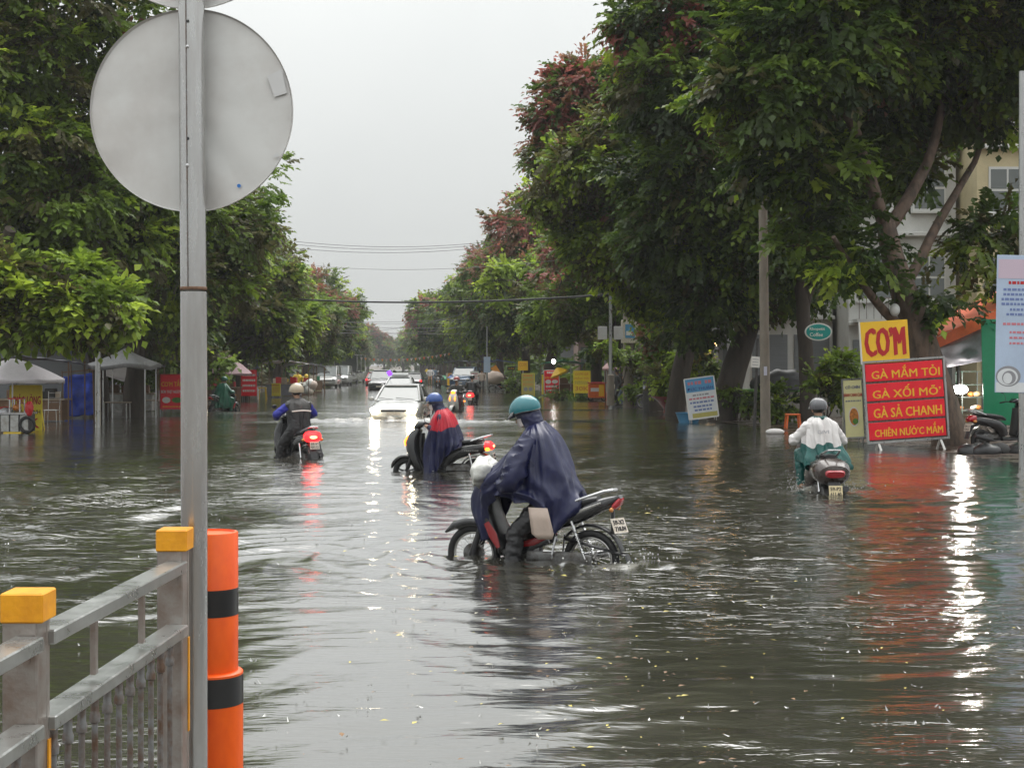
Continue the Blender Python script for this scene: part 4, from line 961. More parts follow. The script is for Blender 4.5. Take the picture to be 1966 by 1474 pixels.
def scooter(label, body='bike_black', lit_head=False, lit_tail=False, plate=('59-C1', '624.57'), plate_z=.53, signal_lit=False, big_tail=False, wide=1.0, mirrors=True, cowl=False, pmat='plate_white'):
    T = thing('scooter', label, 'scooter')
    R, r = .25, .045; xf, xr = .66, -.60
    wheel(T, xf, R, r, False); wheel(T, xr, R, r * 1.1, False)
    p = arc((xf, R), R + .03, 150, 12, 12)
    m = MB(); m.sweep(p, [.05, .075, .08, .085, .085, .085, .085, .08, .075, .065, .05, .02], [.02] + [.035] * 9 + [.03, .01], 14, 2.4); m.build('fender', body, T, True)
    m = MB()
    for y in (-.07, .07): m.tube([(xf, y, R), (xf - .10, y, .52), (xf - .14, y * .6, .62)], .022, 10)
    m.tube([(xf, -.08, R), (xf, .08, R)], .014, 8); m.build('fork', 'black_plastic', T, True)
    m = MB(); m.sweep([(.42, 1.02), (.50, .92), (.54, .78), (.52, .62), (.45, .46), (.37, .33), (.30, .26)], [.11, .17, .21, .225, .215, .19, .15], [.06, .10, .125, .12, .10, .07, .035], 22, 2.5); fa = m.build('front_apron', body, T, True)
    m = MB(); m.sweep([(.36, .95), (.37, .75), (.34, .52), (.28, .34)], [.11, .16, .17, .14], [.03, .035, .04, .03], 16, 2.8); m.build('leg_shield', 'black_plastic', T, True)
    m = MB(); m.sweep([(.50, 1.02), (.42, 1.09), (.30, 1.12), (.22, 1.09)], [.10, .13, .12, .06], [.05, .065, .05, .025], 18, 2.5); m.build('handlebar_cover', body, T, True)
    m = MB(); m.tube([(.20, -.33, 1.06), (.27, -.20, 1.09), (.30, 0, 1.08), (.27, .20, 1.09), (.20, .33, 1.06)], .013, 8); m.build('handlebar', 'black_plastic', T, True)
    for y in (-1, 1):
        g_ = MB(); g_.tube([(.25, .24 * y, 1.082), (.195, .345 * y, 1.058)], .019, 10); g_.build('grip', 'rubber', T, True)
        g_ = MB(); g_.tube([(.30, .20 * y, 1.085), (.27, .33 * y, 1.065)], .006, 6); g_.build('lever', 'steel', T, True)
        if mirrors: mirror(T, .22 * y, .26, 1.10)
        m = MB(); m.sweep([(.60, .90), (.655, .80), (.66, .72)], [.015, .03, .012], [.015, .028, .010], 12, 2.2, yoff=.105 * y); m.build('turn_signal', 'amber_lit' if signal_lit else 'amber_lens', T, True)
    m = MB(); m.ball((.535, 0, 1.05), .072, 18, 10, sc=(.55, 1.2, .9)); m.build('headlight', 'head_lit' if lit_head else 'lens_clear', T, True)
    m = MB(); m.sweep([(.34, .27), (.16, .255), (-.10, .27)], [.15, .165, .15], [.035, .035, .05], 16, 3.2); m.build('floor_board', 'black_plastic', T, True)
    m = MB(); m.sweep([(-.02, .34), (-.08, .50), (-.24, .60), (-.48, .66), (-.70, .69), (-.86, .72)], [.14 * wide, .17 * wide, .185 * wide, .175 * wide, .14 * wide, .09 * wide], [.11, .14, .13, .11, .09, .05], 22, 2.6); tb = m.build('rear_body', body, T, True)
    for s in (-1, 1):
        m = MB(); m.sweep([(-.30, .69), (-.55, .735), (-.76, .765)], [.004] * 3, [.006, .008, .004], 8, 2.2, yoff=.172 * s * wide); m.build('trim_strip', 'alloy', tb, True)
    m = MB(); m.sweep([(.02, .70), (-.10, .755), (-.32, .785), (-.55, .81), (-.74, .825)], [.10, .14, .145, .135, .09], [.03, .045, .05, .045, .025], 18, 2.8); m.build('seat', 'seat_vinyl', T, True)
    m = MB()
    for s in (-1, 1): m.tube([(-.50, .12 * s, .80), (-.68, .125 * s, .86), (-.90, .09 * s, .925)], [.014, .02, .012], 8)
    m.tube([(-.90, .09, .925), (-.915, 0, .93), (-.90, -.09, .925)], .013, 8); m.build('grab_rail', 'steel', T, True)
    tlm = 'tail_lit' if lit_tail else 'tail_red'; w_ = 1.45 if big_tail else 1.0
    if cowl: w_ = .4
    m = MB(); m.sweep([(-.78, .735), (-.86, .725), (-.93, .70)], [.12 * w_, .125 * w_, .07 * w_], [.075 * w_, .08 * w_, .04 * w_], 16, 2.6); tl = m.build('tail_light', tlm, T, True)
    if lit_tail:
        m = MB(); m.ball((-.935, .02, .725), .034 * w_, 12, 8, sc=(.5, 1.7, .7)); m.build('bulb', 'tail_hot', tl, True)
    for y in (-1, 1):
        m = MB(); m.ball((-.84, .14 * y * w_, .67), .042, 12, 8, sc=(1.1, .8, .8)); m.build('turn_signal', 'amber_lit' if signal_lit else 'amber_lens', T, True)
    m = MB(); m.sweep([(-.70, .60), (-.84, .55), (-.92, .42), (-.97, .28)], [.10, .09, .09, .08], [.02, .016, .012, .010], 12, 2.6); m.build('mudguard', 'black_plastic', T, True)
    number_plate(T, (-.985 if cowl else -.945, 0, plate_z), 12, plate, .2, .15 if not cowl else .17, m=pmat)
    if cowl:
        m = MB(); m.sweep([(-.35, .58), (-.60, .62), (-.80, .60), (-.90, .56), (-.945, .53)], [.20, .27, .27, .23, .14], [.14, .20, .20, .16, .08], 26, 2.3); m.build('tail_cowl', body, T, True)
        m = MB(); m.sweep([(-.88, .60), (-.96, .585), (-.985, .575)], [.16, .15, .13], [.07, .062, .05], 16, 3.2); m.build('tail_light', 'tail_red', T, True)
    m = MB(); m.torus((xr, 0, R), R + .035, .012, 'y', 24, 8, a0=math.radians(25), a1=math.radians(150), sy=6); m.build('fender', 'alloy', T, True)
    e = MB(); e.box((-.30, .04, .33), (.50, .18, .16), bev=.04); e.lathe([(.0005, -.10), (.13, -.10), (.14, .0), (.13, .03), (.0005, .03)], 20, Matrix.Translation((xr, .0, R)) @ Matrix.Rotation(math.pi / 2, 4, 'X')); e.build('engine_block', 'engine', T, True)
    m = MB(); m.tube([(-.15, -.12, .25), (-.35, -.17, .24), (-.52, -.18, .27), (-.88, -.18, .36)], [.016, .02, .052, .048], 14); m.build('exhaust', 'black_plastic', T, True)
    m = MB(); m.tube([(xr + .02, .13, .30), (xr + .10, .13, .62)], .02, 10); m.build('shock_absorber', 'chrome', T, True)
    return T
def heading(T, xy, deg, z=ROAD):                         # deg: 0 = along +x, 90 = away from the camera
    T.location = (xy[0], xy[1], z); T.rotation_euler = (0, 0, math.radians(deg)); return T

H1, H2, H3, H4 = 180 - 22, 180 - 9, 90 + 33, 90 + 4
b1 = heading(underbone(), BIKE1, H1)
b2 = heading(scooter('black scooter with lit headlight and amber lights beside the red shouldered poncho', 'bike_black', True, True, signal_lit=True), BIKE2, H2)
lettering('PRESTIGE', 'alloy', b2, (-.56, .185, .645), width=.26, height=.024, R=(0, 0, math.radians(180)))
b3 = heading(scooter('black scooter with large glowing red tail light ridden away from view', 'bike_black', False, True, ('59-V1', '837.12'), .56, big_tail=True), BIKE3, H3)
b4 = heading(scooter('dark brown scooter with unlit red tail light ploughing through water near the rice sign', 'bike_brown', False, False, ('59-P2', '611.40'), .335, wide=1.3, mirrors=False, cowl=True, pmat='plate_yellowed'), BIKE4, H4)
# ------------------------------------------------------------------ people
mat('skin', (0.42, 0.24, 0.16), 0.5, var=.06); mat('navy_cloth', (0.011, 0.014, 0.058), 0.32, var=.25, vscale=5, bump=.25, bscale=14)
mat('red_cloth', (0.50, 0.015, 0.035), 0.34, var=.12, vscale=5, bump=.25, bscale=14); mat('black_cloth', (0.016, 0.016, 0.018), 0.45, var=.3, bump=.3, bscale=16)
mat('grey_cloth', (0.055, 0.052, 0.050), 0.55, var=.25, bump=.25, bscale=16); mat('blue_cloth', (0.02, 0.025, 0.30), 0.35, var=.2, bump=.25, bscale=14)
mat('white_cloth', (0.66, 0.63, 0.62), 0.5, var=.06, bump=.25, bscale=12); mat('teal_cloth', (0.008, 0.095, 0.085), 0.32, var=.3, vscale=6, bump=.35, bscale=12)
mat('green_cloth', (0.012, 0.10, 0.06), 0.32, var=.25, bump=.3, bscale=12); mat('beige_cloth', (0.50, 0.40, 0.34), 0.6, var=.08, bump=.2, bscale=20)
mat('mask_cloth', (0.62, 0.56, 0.55), .7); mat('denim', (.12, .17, .24), .8, var=.15); mat('shoe', (.03, .022, .02), .5); mat('hair', (.012, .010, .009), .4)
mat('teal_helmet', (0.006, 0.15, 0.18), 0.25, coat=.6, var=.08, vscale=4); mat('blue_helmet', (0.012, 0.06, 0.26), 0.22, coat=.6); mat('tan_helmet', (0.40, 0.33, 0.24), 0.3, coat=.4, var=.06); mat('red_helmet', (.3, .02, .02), .3, coat=.5)
mat('mixed_helmet', (0.10, 0.10, 0.11), 0.25, coat=.5, var=.1); mat('smudge_soft', (.36, .36, .38), .6); mat('reflective', (.82, .74, .68), .4); mat('plum_cloth', (.12, .04, .06), .5, var=.2)
def capsule(mb, a, b, r0, r1, seg=12):
    a = Vector(a); b = Vector(b); d = b - a; L = d.length
    if L < 1e-6: d = Vector((0, 0, 1)); L = 1e-6
    d = d / L; pts = []; rs = []
    for k in range(5): t = math.radians(90 - 90 * k / 4); pts.append(a - d * r0 * math.sin(t)); rs.append(max(r0 * math.cos(t), 1e-4))
    for k in range(5): t = math.radians(90 * k / 4); pts.append(b + d * r1 * math.sin(t)); rs.append(max(r1 * math.cos(t), 1e-4))
    mb.tube(pts, rs, seg)
def bend(a, c, l1, l2, pole):
    a = Vector(a); c = Vector(c); d = c - a; L = min(d.length, (l1 + l2) * .999); u = d.normalized()
    q = (l1 * l1 - l2 * l2 + L * L) / (2 * L); h = math.sqrt(max(l1 * l1 - q * q, 0)); p = Vector(pole); p = (p - u * p.dot(u)).normalized()
    return a + u * q + p * h
def body_mesh(bones, voxel, mats, smooth=3):
    """capsule bones (a, b, ra, rb, material index) melted into one continuous skin"""
    mb = MB()
    for a, b, ra, rb, _ in bones: capsule(mb, a, b, ra, rb, 12)
    me = bpy.data.meshes.new('tmp'); me.from_pydata(mb.v, [], mb.f); ob = bpy.data.objects.new('tmp', me); COL.objects.link(ob)
    rm = ob.modifiers.new('r', 'REMESH'); rm.mode = 'VOXEL'; rm.voxel_size = voxel
    sm = ob.modifiers.new('s', 'SMOOTH'); sm.factor = .5; sm.iterations = smooth
    dg = bpy.context.evaluated_depsgraph_get(); out = bpy.data.meshes.new_from_object(ob.evaluated_get(dg))
    bpy.data.objects.remove(ob); bpy.data.meshes.remove(me)
    nf = len(out.polygons); cen = np.empty(nf * 3); out.polygons.foreach_get('center', cen); cen = cen.reshape(-1, 3)
    best = np.full(nf, 1e9); mi = np.zeros(nf, np.int32)
    for a, b, ra, rb, k in bones:
        a = np.array(a, float); b = np.array(b, float); d = b - a; t = np.clip(((cen - a) @ d) / max(d @ d, 1e-9), 0, 1)
        dist = np.linalg.norm(cen - a - t[:, None] * d, axis=1) - (ra + (rb - ra) * t)
        sel = dist < best; best[sel] = dist[sel]; mi[sel] = k
    if voxel < .016:                                     # wet clothes are creased: displace everything that is not skin
        nv_ = len(out.vertices); co = np.empty(nv_ * 3); no = np.empty(nv_ * 3); out.vertices.foreach_get('co', co); out.vertices.foreach_get('normal', no); co = co.reshape(-1, 3); no = no.reshape(-1, 3)
        vb = np.full(nv_, 1e9); vk = np.zeros(nv_, np.int32)
        for a, b, ra, rb, k in bones:
            a = np.array(a, float); b = np.array(b, float); d = b - a; t = np.clip(((co - a) @ d) / max(d @ d, 1e-9), 0, 1); dist = np.linalg.norm(co - a - t[:, None] * d, axis=1) - (ra + (rb - ra) * t); sel = dist < vb; vb[sel] = dist[sel]; vk[sel] = k
        for i in np.nonzero((vk >= 1) & (vk <= 3))[0]:
            q = co[i]; dsp = .010 * (1 - 2 * abs(mnoise.noise((q[0] * 9, q[1] * 9, q[2] * 16)))) + .005 * mnoise.noise((q[0] * 30, q[1] * 30, q[2] * 45)); co[i] = q + no[i] * dsp
        out.vertices.foreach_set('co', co.ravel())
    out.materials.clear()
    for q in mats: out.materials.append(MATS[q])
    out.polygons.foreach_set('material_index', mi); out.polygons.foreach_set('use_smooth', np.ones(nf, bool)); out.update()
    return out
def head_frame(fwd):
    f = Vector(fwd).normalized(); l = Vector((0, 0, 1)).cross(f).normalized(); u = f.cross(l)
    return Matrix((f, l, u)).transposed()
def person(label, loc, rz, pel, neck, head, hf, hands, feet, mats, fat=1.0, voxel=.02, fingers=False, group=None, grip=(0, 1, 0), sh_w=.185, hip_w=.10, elbow_pole=(-.4, 1, -1), knee_pole=(1, .25, .3), pad=0.0, name='person', hood=False, arms_len=(.30, .27), leg_len=(.44, .44), leg_pad=0.0):
    """mats: (skin, top, sleeves, trousers, shoes).  frame: x forward, y left, z up"""
    T = thing(name, label, 'person', loc, rz, group); B = []
    pel, neck, head = Vector(pel), Vector(neck), Vector(head); ax = (neck - pel); mid = pel + ax * .5
    for s in (-1, 1):
        y = Vector((0, s, 0))
        B.append((pel + y * hip_w * .75, mid + y * .075 * fat, .125 * fat + pad, .115 * fat + pad, 1)); B.append((mid + y * .075 * fat, neck + y * .09 - ax.normalized() * .10, .115 * fat + pad, .105 * fat + pad, 1))
        sh = neck + y * sh_w - ax.normalized() * .065; B.append((neck - ax.normalized() * .03, sh, .06, .068 + pad, 1))
        hd = Vector(hands[0 if s > 0 else 1]); ep = Vector((elbow_pole[0], elbow_pole[1] * s, elbow_pole[2])); el = bend(sh, hd, arms_len[0], arms_len[1], ep)
        B.append((sh, el, .064 + pad, .052 + pad, 2)); B.append((el, sh.lerp(hd, 1) + (el - hd).normalized() * .035, .052 + pad, .042 + pad * .7, 2))
        fd = (hd - el).normalized(); B.append((hd - fd * .04, hd + fd * .015, .026, .03, 0))
        if fingers:
            g_ = Vector(grip); 
            for k in range(4):
                o = hd + fd * .03 + g_ * (.030 - .020 * k) ; dn = Vector((0, 0, -1)); l_ = (.9, 1, .95, .8)[k]
                B.append((o, o + fd * .034 * l_, .0095, .009, 0)); B.append((o + fd * .034 * l_, o + fd * .040 * l_ + dn * .028 * l_, .009, .0085, 0)); B.append((o + fd * .040 * l_ + dn * .028 * l_, o + fd * .016 * l_ + dn * .042 * l_, .0085, .008, 0))
            o = hd + g_ * (.034 * -s if False else .034); B.append((o - fd * .015, o + fd * .02 + Vector((0, 0, -.022)), .011, .010, 0)); B.append((o + fd * .02 + Vector((0, 0, -.022)), o + fd * .028 + Vector((0, 0, -.045)), .010, .009, 0))
        hp = pel + y * hip_w; ft = Vector(feet[0 if s > 0 else 1]); an = ft + Vector((0, 0, .09)); kp = Vector((knee_pole[0], knee_pole[1] * s, knee_pole[2])); kn = bend(hp, an, leg_len[0], leg_len[1], kp)
        B.append((hp, kn, .095 * fat + pad + leg_pad, .066 + pad + leg_pad, 3)); B.append((kn, an, .066 + pad + leg_pad, .046 + pad + leg_pad, 3)); B.append((an + Vector((-.04, 0, -.045)), ft + Vector((.15, 0, .035)), .042, .034, 4))
    Fm = head_frame(hf)
    def Hd(x, y, z): return head + Fm @ Vector((x, y, z))
    B.append((neck - ax.normalized() * .05, Hd(-.02, 0, -.06), .058, .052, 1 if hood else 0))
    B.append((Hd(-.02, 0, .02), Hd(.015, 0, .02), .098, .090, 5 if not hood else 1)); B.append((Hd(.03, 0, .0), Hd(.05, 0, -.075), .068, .050, 0)); B.append((Hd(.092, 0, -.012), Hd(.115, 0, -.040), .011, .015, 0))
    B.append((Hd(.085, -.02, -.082), Hd(.085, .02, -.082), .016, .016, 0))
    if not hood:
        for s in (-1, 1): B.append((Hd(.0, .088 * s, -.01), Hd(.002, .090 * s, -.045), .018, .014, 0))
    else:
        B.append((neck + Vector((-.02, 0, -.02)), Hd(-.045, 0, -.02), .09, .098, 1)); B.append((Hd(-.03, 0, -.06), Hd(-.03, 0, .04), .10, .10, 1))
    me = body_mesh(B, voxel, list(mats) + ['hair']); link('body', me, T)
    if fingers:
        for s in (-1, 1):
            e = MB(); e.ball(Hd(.094, .032 * s, .0), .011, 10, 6); e.build('eye', 'ink_white', T, True); e = MB(); e.ball(Hd(.101, .033 * s, .0), .006, 8, 5); e.build('eye', 'ink', T, True)
    return T, Hd, Fm, head
def helmet(T, head, Fm, m, c=(-.012, 0, .028), R=(.150, .128, .132), visor='black_gloss', shield=False):
    T2 = Matrix.Translation(head) @ Fm.to_4x4(); q = MB(); rows = []; rows2 = []
    for j in range(11):
        row = []; row2 = []
        for i in range(40):
            a = 2 * math.pi * i / 40; edge = 84 + 16 * (1 - math.cos(a)) * .5 + 12 * max(0, -math.cos(a)) + 10 * abs(math.sin(a))
            t = math.radians(edge) * j / 10
            d = Vector((math.sin(t) * math.cos(a), math.sin(t) * math.sin(a), math.cos(t)))
            row.append(Vector((c[0] + d.x * R[0], c[1] + d.y * R[1], c[2] + d.z * R[2]))); row2.append(Vector((c[0] + d.x * (R[0] - .022), c[1] + d.y * (R[1] - .022), c[2] + d.z * (R[2] - .022))))
        rows.append(row); rows2.append(row2)
    q.grid(rows + rows2[::-1], T2, closed=True); h_ = q.build('helmet', m, T, True)
    rim = MB(); rim.tube([T2 @ p for p in rows[-1]], .006, 6, closed=True); rim.build('helmet_rim', 'black_plastic', h_, True)
    if visor:
        v = MB(); vr = []
        for k in range(5):
            vr.append([Vector((c[0] + (R[0] + .052 * k / 4) * math.cos(a) * (1.0), c[1] + (R[1] + .018 * k / 4) * math.sin(a), c[2] + .012 - .035 * (k / 4) ** 1.2 - .0)) for a in np.linspace(-1.05, 1.05, 15)])
        v.grid(vr + [[p + Vector((0, 0, -.004)) for p in r_] for r_ in vr[::-1]], T2); v.build('visor', visor, h_, True)
    return h_
def mask(T, head, Fm):
    T2 = Matrix.Translation(head) @ Fm.to_4x4(); m = MB(); rows = []
    for k in range(7):
        z = -.020 - .085 * k / 6; rows.append([Vector((.030 + (.074 + .012 * math.sin(math.pi * k / 6)) * math.cos(a), .078 * math.sin(a), z)) for a in np.linspace(-1.35, 1.35, 17)])
    m.grid(rows + [[p * .985 for p in r_] for r_ in rows[::-1]], T2); m.build('face_mask', 'mask_cloth', T, True)
def drape(cols, nphi=96, nv=34, folds=11, amp=.02, seed=0, hem=.025):
    """a cloth lofted through columns of points running from the neck to the hem, all the way round"""
    A = np.array([catmull(c, nv) for c in cols]); n = len(A)                   # n, nv, 3
    t = np.arange(nphi) * n / nphi; i = t.astype(int); u = (t - i)[:, None, None]
    p0, p1, p2, p3 = A[(i - 1) % n], A[i % n], A[(i + 1) % n], A[(i + 2) % n]
    G = .5 * (2 * p1 + (-p0 + p2) * u + (2 * p0 - 5 * p1 + 4 * p2 - p3) * u ** 2 + (-p0 + 3 * p1 - 3 * p2 + p3) * u ** 3)
    cen = G.mean(0)[None]; o = G - cen; o[..., 2] *= .15; ln = np.linalg.norm(o, axis=2, keepdims=True); o = o / np.maximum(ln, 1e-4)
    ph = (np.arange(nphi) / nphi * 2 * math.pi)[:, None]; v = np.linspace(0, 1, nv)[None]; rng = np.random.default_rng(seed)
    f = np.zeros((nphi, nv))
    for k in range(5):                                   # long creases running down from the shoulders, sharp on their crests
        fr = folds + int(rng.integers(-5, 6)); w2 = 1.6 * np.sin(v * rng.uniform(1, 3.5) + ph * rng.integers(1, 4) + rng.uniform(0, 6))
        f += (1 - 2 * np.abs(np.sin(.5 * (fr * ph + rng.uniform(0, 6.28) + w2))) ** .8) * rng.uniform(.4, 1)
    for k in range(6):                                   # slanting tension creases
        f += .40 * (1 - 2 * np.abs(np.sin(.5 * (int(rng.integers(3, 12)) * ph + v * rng.uniform(-18, 18) + rng.uniform(0, 6.28) + 1.2 * np.sin(3 * ph + 5 * v)))))
    G = G + o * (amp * (.18 + v ** .7) * f * .5)[..., None]
    G[..., 2] += hem * (v ** 6) * np.sin(5 * ph + seed) + hem * .6 * (v ** 6) * np.sin(11 * ph + 2 * seed)
    return G
def resplit(G, bf, k):
    """resample every column so that row k follows the seam bf(u)"""
    nphi, nv, _ = G.shape; out = np.empty_like(G); src = np.linspace(0, 1, nv)
    for i in range(nphi):
        b = bf(i / nphi); t = np.concatenate([np.linspace(0, b, k + 1), np.linspace(b, 1, nv - k)[1:]])
        for c in range(3): out[i, :, c] = np.interp(t, src, G[i, :, c])
    return out
def cloth(G, name, mats, parent, region=None):
    m = MB(); nphi, nv, _ = G.shape; rows = [[Vector(G[i, j]) for i in range(nphi)] for j in range(nv)]
    m.grid(rows, closed=True)
    if region:
        k = 0
        for j in range(nv - 1):
            for i in range(nphi): m.m[k] = region(i / nphi, j / (nv - 1), G[i, j]); k += 1
    me = m.mesh(name, mats, True)
    for p in me.polygons: p.use_smooth = True
    for e in me.edges: e.use_edge_sharp = False
    o = link(name, me, parent); sd = o.modifiers.new('thickness', 'SOLIDIFY'); sd.thickness = .003
    return o
def mir(c): return [(p[0], -p[1], p[2]) for p in c]

# --- rider 1: navy poncho, teal helmet, straddling the stalled motorcycle with both feet down
L1 = (BIKE1[0], BIKE1[1], ROAD)
T, Hd, Fm, hc = person('rider in navy poncho, teal helmet and face mask bending over a stalled motorcycle', L1, math.radians(H1), (-.20, 0, .84), (-.06, 0, 1.46), (.065, 0, 1.685), (.92, .10, -.40),
    [(.175, .285, 1.03), (.175, -.285, 1.03)], [(.12, .27, 0.0), (.05, -.28, 0.0)], ('skin', 'navy_cloth', 'navy_cloth', 'black_cloth', 'shoe'), 1.0, .011, True, hood=True, pad=.004, knee_pole=(1, .15, .5), elbow_pole=(-.8, .25, -1), leg_pad=.018)
helmet(T, hc, Fm, 'teal_helmet', c=(-.01, 0, .045), R=(.165, .138, .138)); mask(T, hc, Fm)
front = [(.03, 0, 1.56), (.14, 0, 1.38), (.33, 0, 1.21), (.47, 0, 1.13), (.58, 0, .98), (.60, 0, .74), (.53, 0, .50)]
c25 = [(.03, .05, 1.56), (.13, .16, 1.38), (.29, .25, 1.18), (.42, .26, 1.08), (.53, .22, .92), (.55, .20, .70), (.47, .17, .48)]
c40 = [(.01, .09, 1.565), (.08, .23, 1.42), (.17, .33, 1.22), (.24, .375, 1.08), (.30, .37, .98), (.33, .35, .90), (.34, .31, .83)]
c65 = [(-.01, .11, 1.57), (.0, .26, 1.46), (.04, .36, 1.25), (.08, .385, 1.08), (.10, .38, .97), (.09, .37, .92), (.07, .36, .88)]
c90 = [(-.05, .12, 1.58), (-.10, .27, 1.48), (-.13, .345, 1.26), (-.15, .36, 1.06), (-.17, .355, .95), (-.19, .35, .85), (-.21, .34, .77)]
c135 = [(-.10, .10, 1.60), (-.22, .22, 1.47), (-.32, .28, 1.22), (-.37, .30, 1.0), (-.40, .31, .84), (-.40, .32, .70), (-.39, .32, .56)]
back = [(-.15, 0, 1.62), (-.30, 0, 1.46), (-.41, 0, 1.22), (-.50, 0, 1.06), (-.56, 0, .96), (-.60, 0, .90), (-.60, 0, .86)]
G = drape([front, c25, c40, c65, c90, c135, back, mir(c135), mir(c90), mir(c65), mir(c40), mir(c25)], 168, 60, 13, .050, 3)
pn = cloth(G, 'poncho', 'navy_cloth', T)
m = MB(); m.grid([[Vector((x, .352 + .012 * math.sin(9 * x + z * 5), z)) for x in np.linspace(xa, xb, 7)] for z, xa, xb in ((.80, -.30, -.10), (.68, -.33, -.12), (.55, -.36, -.14), (.50, -.34, -.20))]); m.build('shirt_tail', 'beige_cloth', T, True).modifiers.new('t', 'SOLIDIFY').thickness = .004
m = MB(); m.grid([[Vector((x, .20 + .03 * math.cos((x + .02) * 9), z)) for x in np.linspace(-.13 - .02 * k, .05 - .01 * k, 6)] for k, z in enumerate((1.02, .95, .88))]); m.build('shirt', 'white_cloth', T, True).modifiers.new('t', 'SOLIDIFY').thickness = .004
for s_ in (-1, 1):                                      # loose sleeves reaching to the grips
    q = catmull([(-.08, .20 * s_, 1.44), (-.01, .30 * s_, 1.28), (.05, .37 * s_, 1.10), (.11, .375 * s_, 1.02), (.17, .32 * s_, 1.02)], 40); m = MB(); m.tube([tuple(a) for a in q], list(np.interp(np.arange(40), [0, 12, 22, 30, 39], [.09, .115, .115, .095, .075])), 28, cap=False)
    m.v = [tuple(Vector(a) + Vector((1, .6 * s_, .5)) * (.030 * (1 - 2 * abs(mnoise.noise((a[0] * 7 + a[2] * 6, a[1] * 9, a[2] * 13)))) - .012)) for a in m.v]
    o = m.build('sleeve', 'navy_cloth', pn, True); o.modifiers.new('t', 'SOLIDIFY').thickness = .003
# crumpled clear bag hung over the headlight
mat('bag_film', (.62, .62, .58), .25, var=.12, vscale=6, bump=.5, bscale=22)
bagT = thing('plastic_bag', 'crumpled whitish plastic bag hung over the front of the stalled motorcycle', 'plastic bag', (BIKE1[0], BIKE1[1], ROAD), math.radians(H1))
m = MB(); m.ball((0, 0, 0), 1.0, 36, 24)
m.v = [tuple(Vector((.47, .06, 1.10)) + Vector((p[0] * .14, p[1] * .22, p[2] * .16)) * (1 + .16 * mnoise.noise(Vector(p) * 1.6) + .10 * mnoise.noise(Vector(p) * 4.2) + .05 * mnoise.noise(Vector(p) * 9))) for p in m.v]
m.build('bag_film', 'bag_film', bagT, True)

# --- rider 2: red-shouldered navy poncho, blue helmet, foot down beside the scooter
L2 = (BIKE2[0], BIKE2[1], ROAD)
T, Hd, Fm, hc = person('rider in red shouldered navy poncho and blue helmet bent over a scooter', L2, math.radians(H2), (-.16, .10, .80), (.01, .10, 1.29), (.13, .10, 1.49), (.95, .12, -.25),
    [(.205, .30, 1.075), (.215, -.28, 1.08)], [(.06, .34, 0.0), (.0, -.22, .0)], ('skin', 'navy_cloth', 'navy_cloth', 'navy_cloth', 'skin'), .95, .013, True, hood=True, knee_pole=(1, .2, .3), elbow_pole=(-.8, .3, -1))
helmet(T, hc, Fm, 'blue_helmet', c=(-.012, 0, .045), R=(.158, .134, .136)); mask(T, hc, Fm)
front = [(.07, .10, 1.38), (.17, .10, 1.23), (.23, .10, 1.05), (.25, .10, .92), (.25, .10, .80), (.25, .10, .70)]
c45 = [(.05, .18, 1.385), (.10, .31, 1.25), (.135, .37, 1.06), (.21, .39, .86), (.27, .40, .55), (.26, .41, .27)]
c80 = [(.02, .21, 1.39), (.02, .36, 1.26), (.05, .43, 1.02), (.06, .42, .78), (.05, .43, .5), (.03, .43, .27)]
c100 = [(-.01, .21, 1.395), (-.08, .36, 1.26), (-.11, .43, 1.0), (-.12, .41, .80), (-.10, .42, .62), (-.06, .42, .46)]
c135 = [(-.06, .18, 1.405), (-.19, .30, 1.24), (-.30, .34, .96), (-.34, .36, .82), (-.33, .36, .72), (-.28, .37, .62)]
back = [(-.09, .10, 1.42), (-.25, .10, 1.25), (-.36, .10, 1.0), (-.43, .10, .86), (-.44, .10, .80), (-.43, .10, .76)]
def mir2(c): return [(p[0], .20 - p[1], max(p[2], .6)) for p in c]
G = drape([front, c45, c80, c100, c135, back, mir2(c135), mir2(c100), mir2(c80), mir2(c45)], 150, 56, 12, .046, 8)
G = resplit(G, lambda u: .38 - .08 * math.cos(2 * math.pi * (u - .55)) + .02 * math.sin(u * 30), 24)
cloth(G, 'poncho', ['navy_cloth', 'red_cloth'], T, lambda u, v, p: 1 if 2 < v * 55 < 23.5 else 0)

# --- rider 3: black jacket with a pale stripe, blue sleeves, tan helmet, seen from behind
L3 = (BIKE3[0], BIKE3[1], ROAD)
T, Hd, Fm, hc = person('rider in black and blue rain jacket with pale back stripe and tan helmet', L3, math.radians(H3), (-.22, 0, .86), (-.14, 0, 1.40), (-.08, 0, 1.61), (1, -.05, -.1),
    [(.21, .31, 1.075), (.21, -.31, 1.075)], [(.12, .30, .02), (-.25, -.42, .22)], ('skin', 'black_cloth', 'blue_cloth', 'black_cloth', 'shoe'), 1.12, .014, True, hood=False, pad=.024, leg_pad=.02, sh_w=.21, elbow_pole=(-.3, 1.3, -.5), knee_pole=(1, .6, .3))
helmet(T, hc, Fm, 'tan_helmet', c=(-.01, 0, .035), R=(.175, .15, .155))
m = MB(); rows = []
for dz in (-.014, .014): rows.append([Vector((-.172 - .224 * math.sqrt(max(0, 1 - (y / .30) ** 2)), y, 1.225 + dz + .015 * math.cos(y * 8))) for y in np.linspace(-.215, .215, 13)])
m.grid(rows); m.build('reflective_stripe', 'reflective', T, True).modifiers.new('t', 'SOLIDIFY').thickness = .004
neck = [(-.10, .0, 1.42)]
def ring_cols(pts): return pts
cols = []
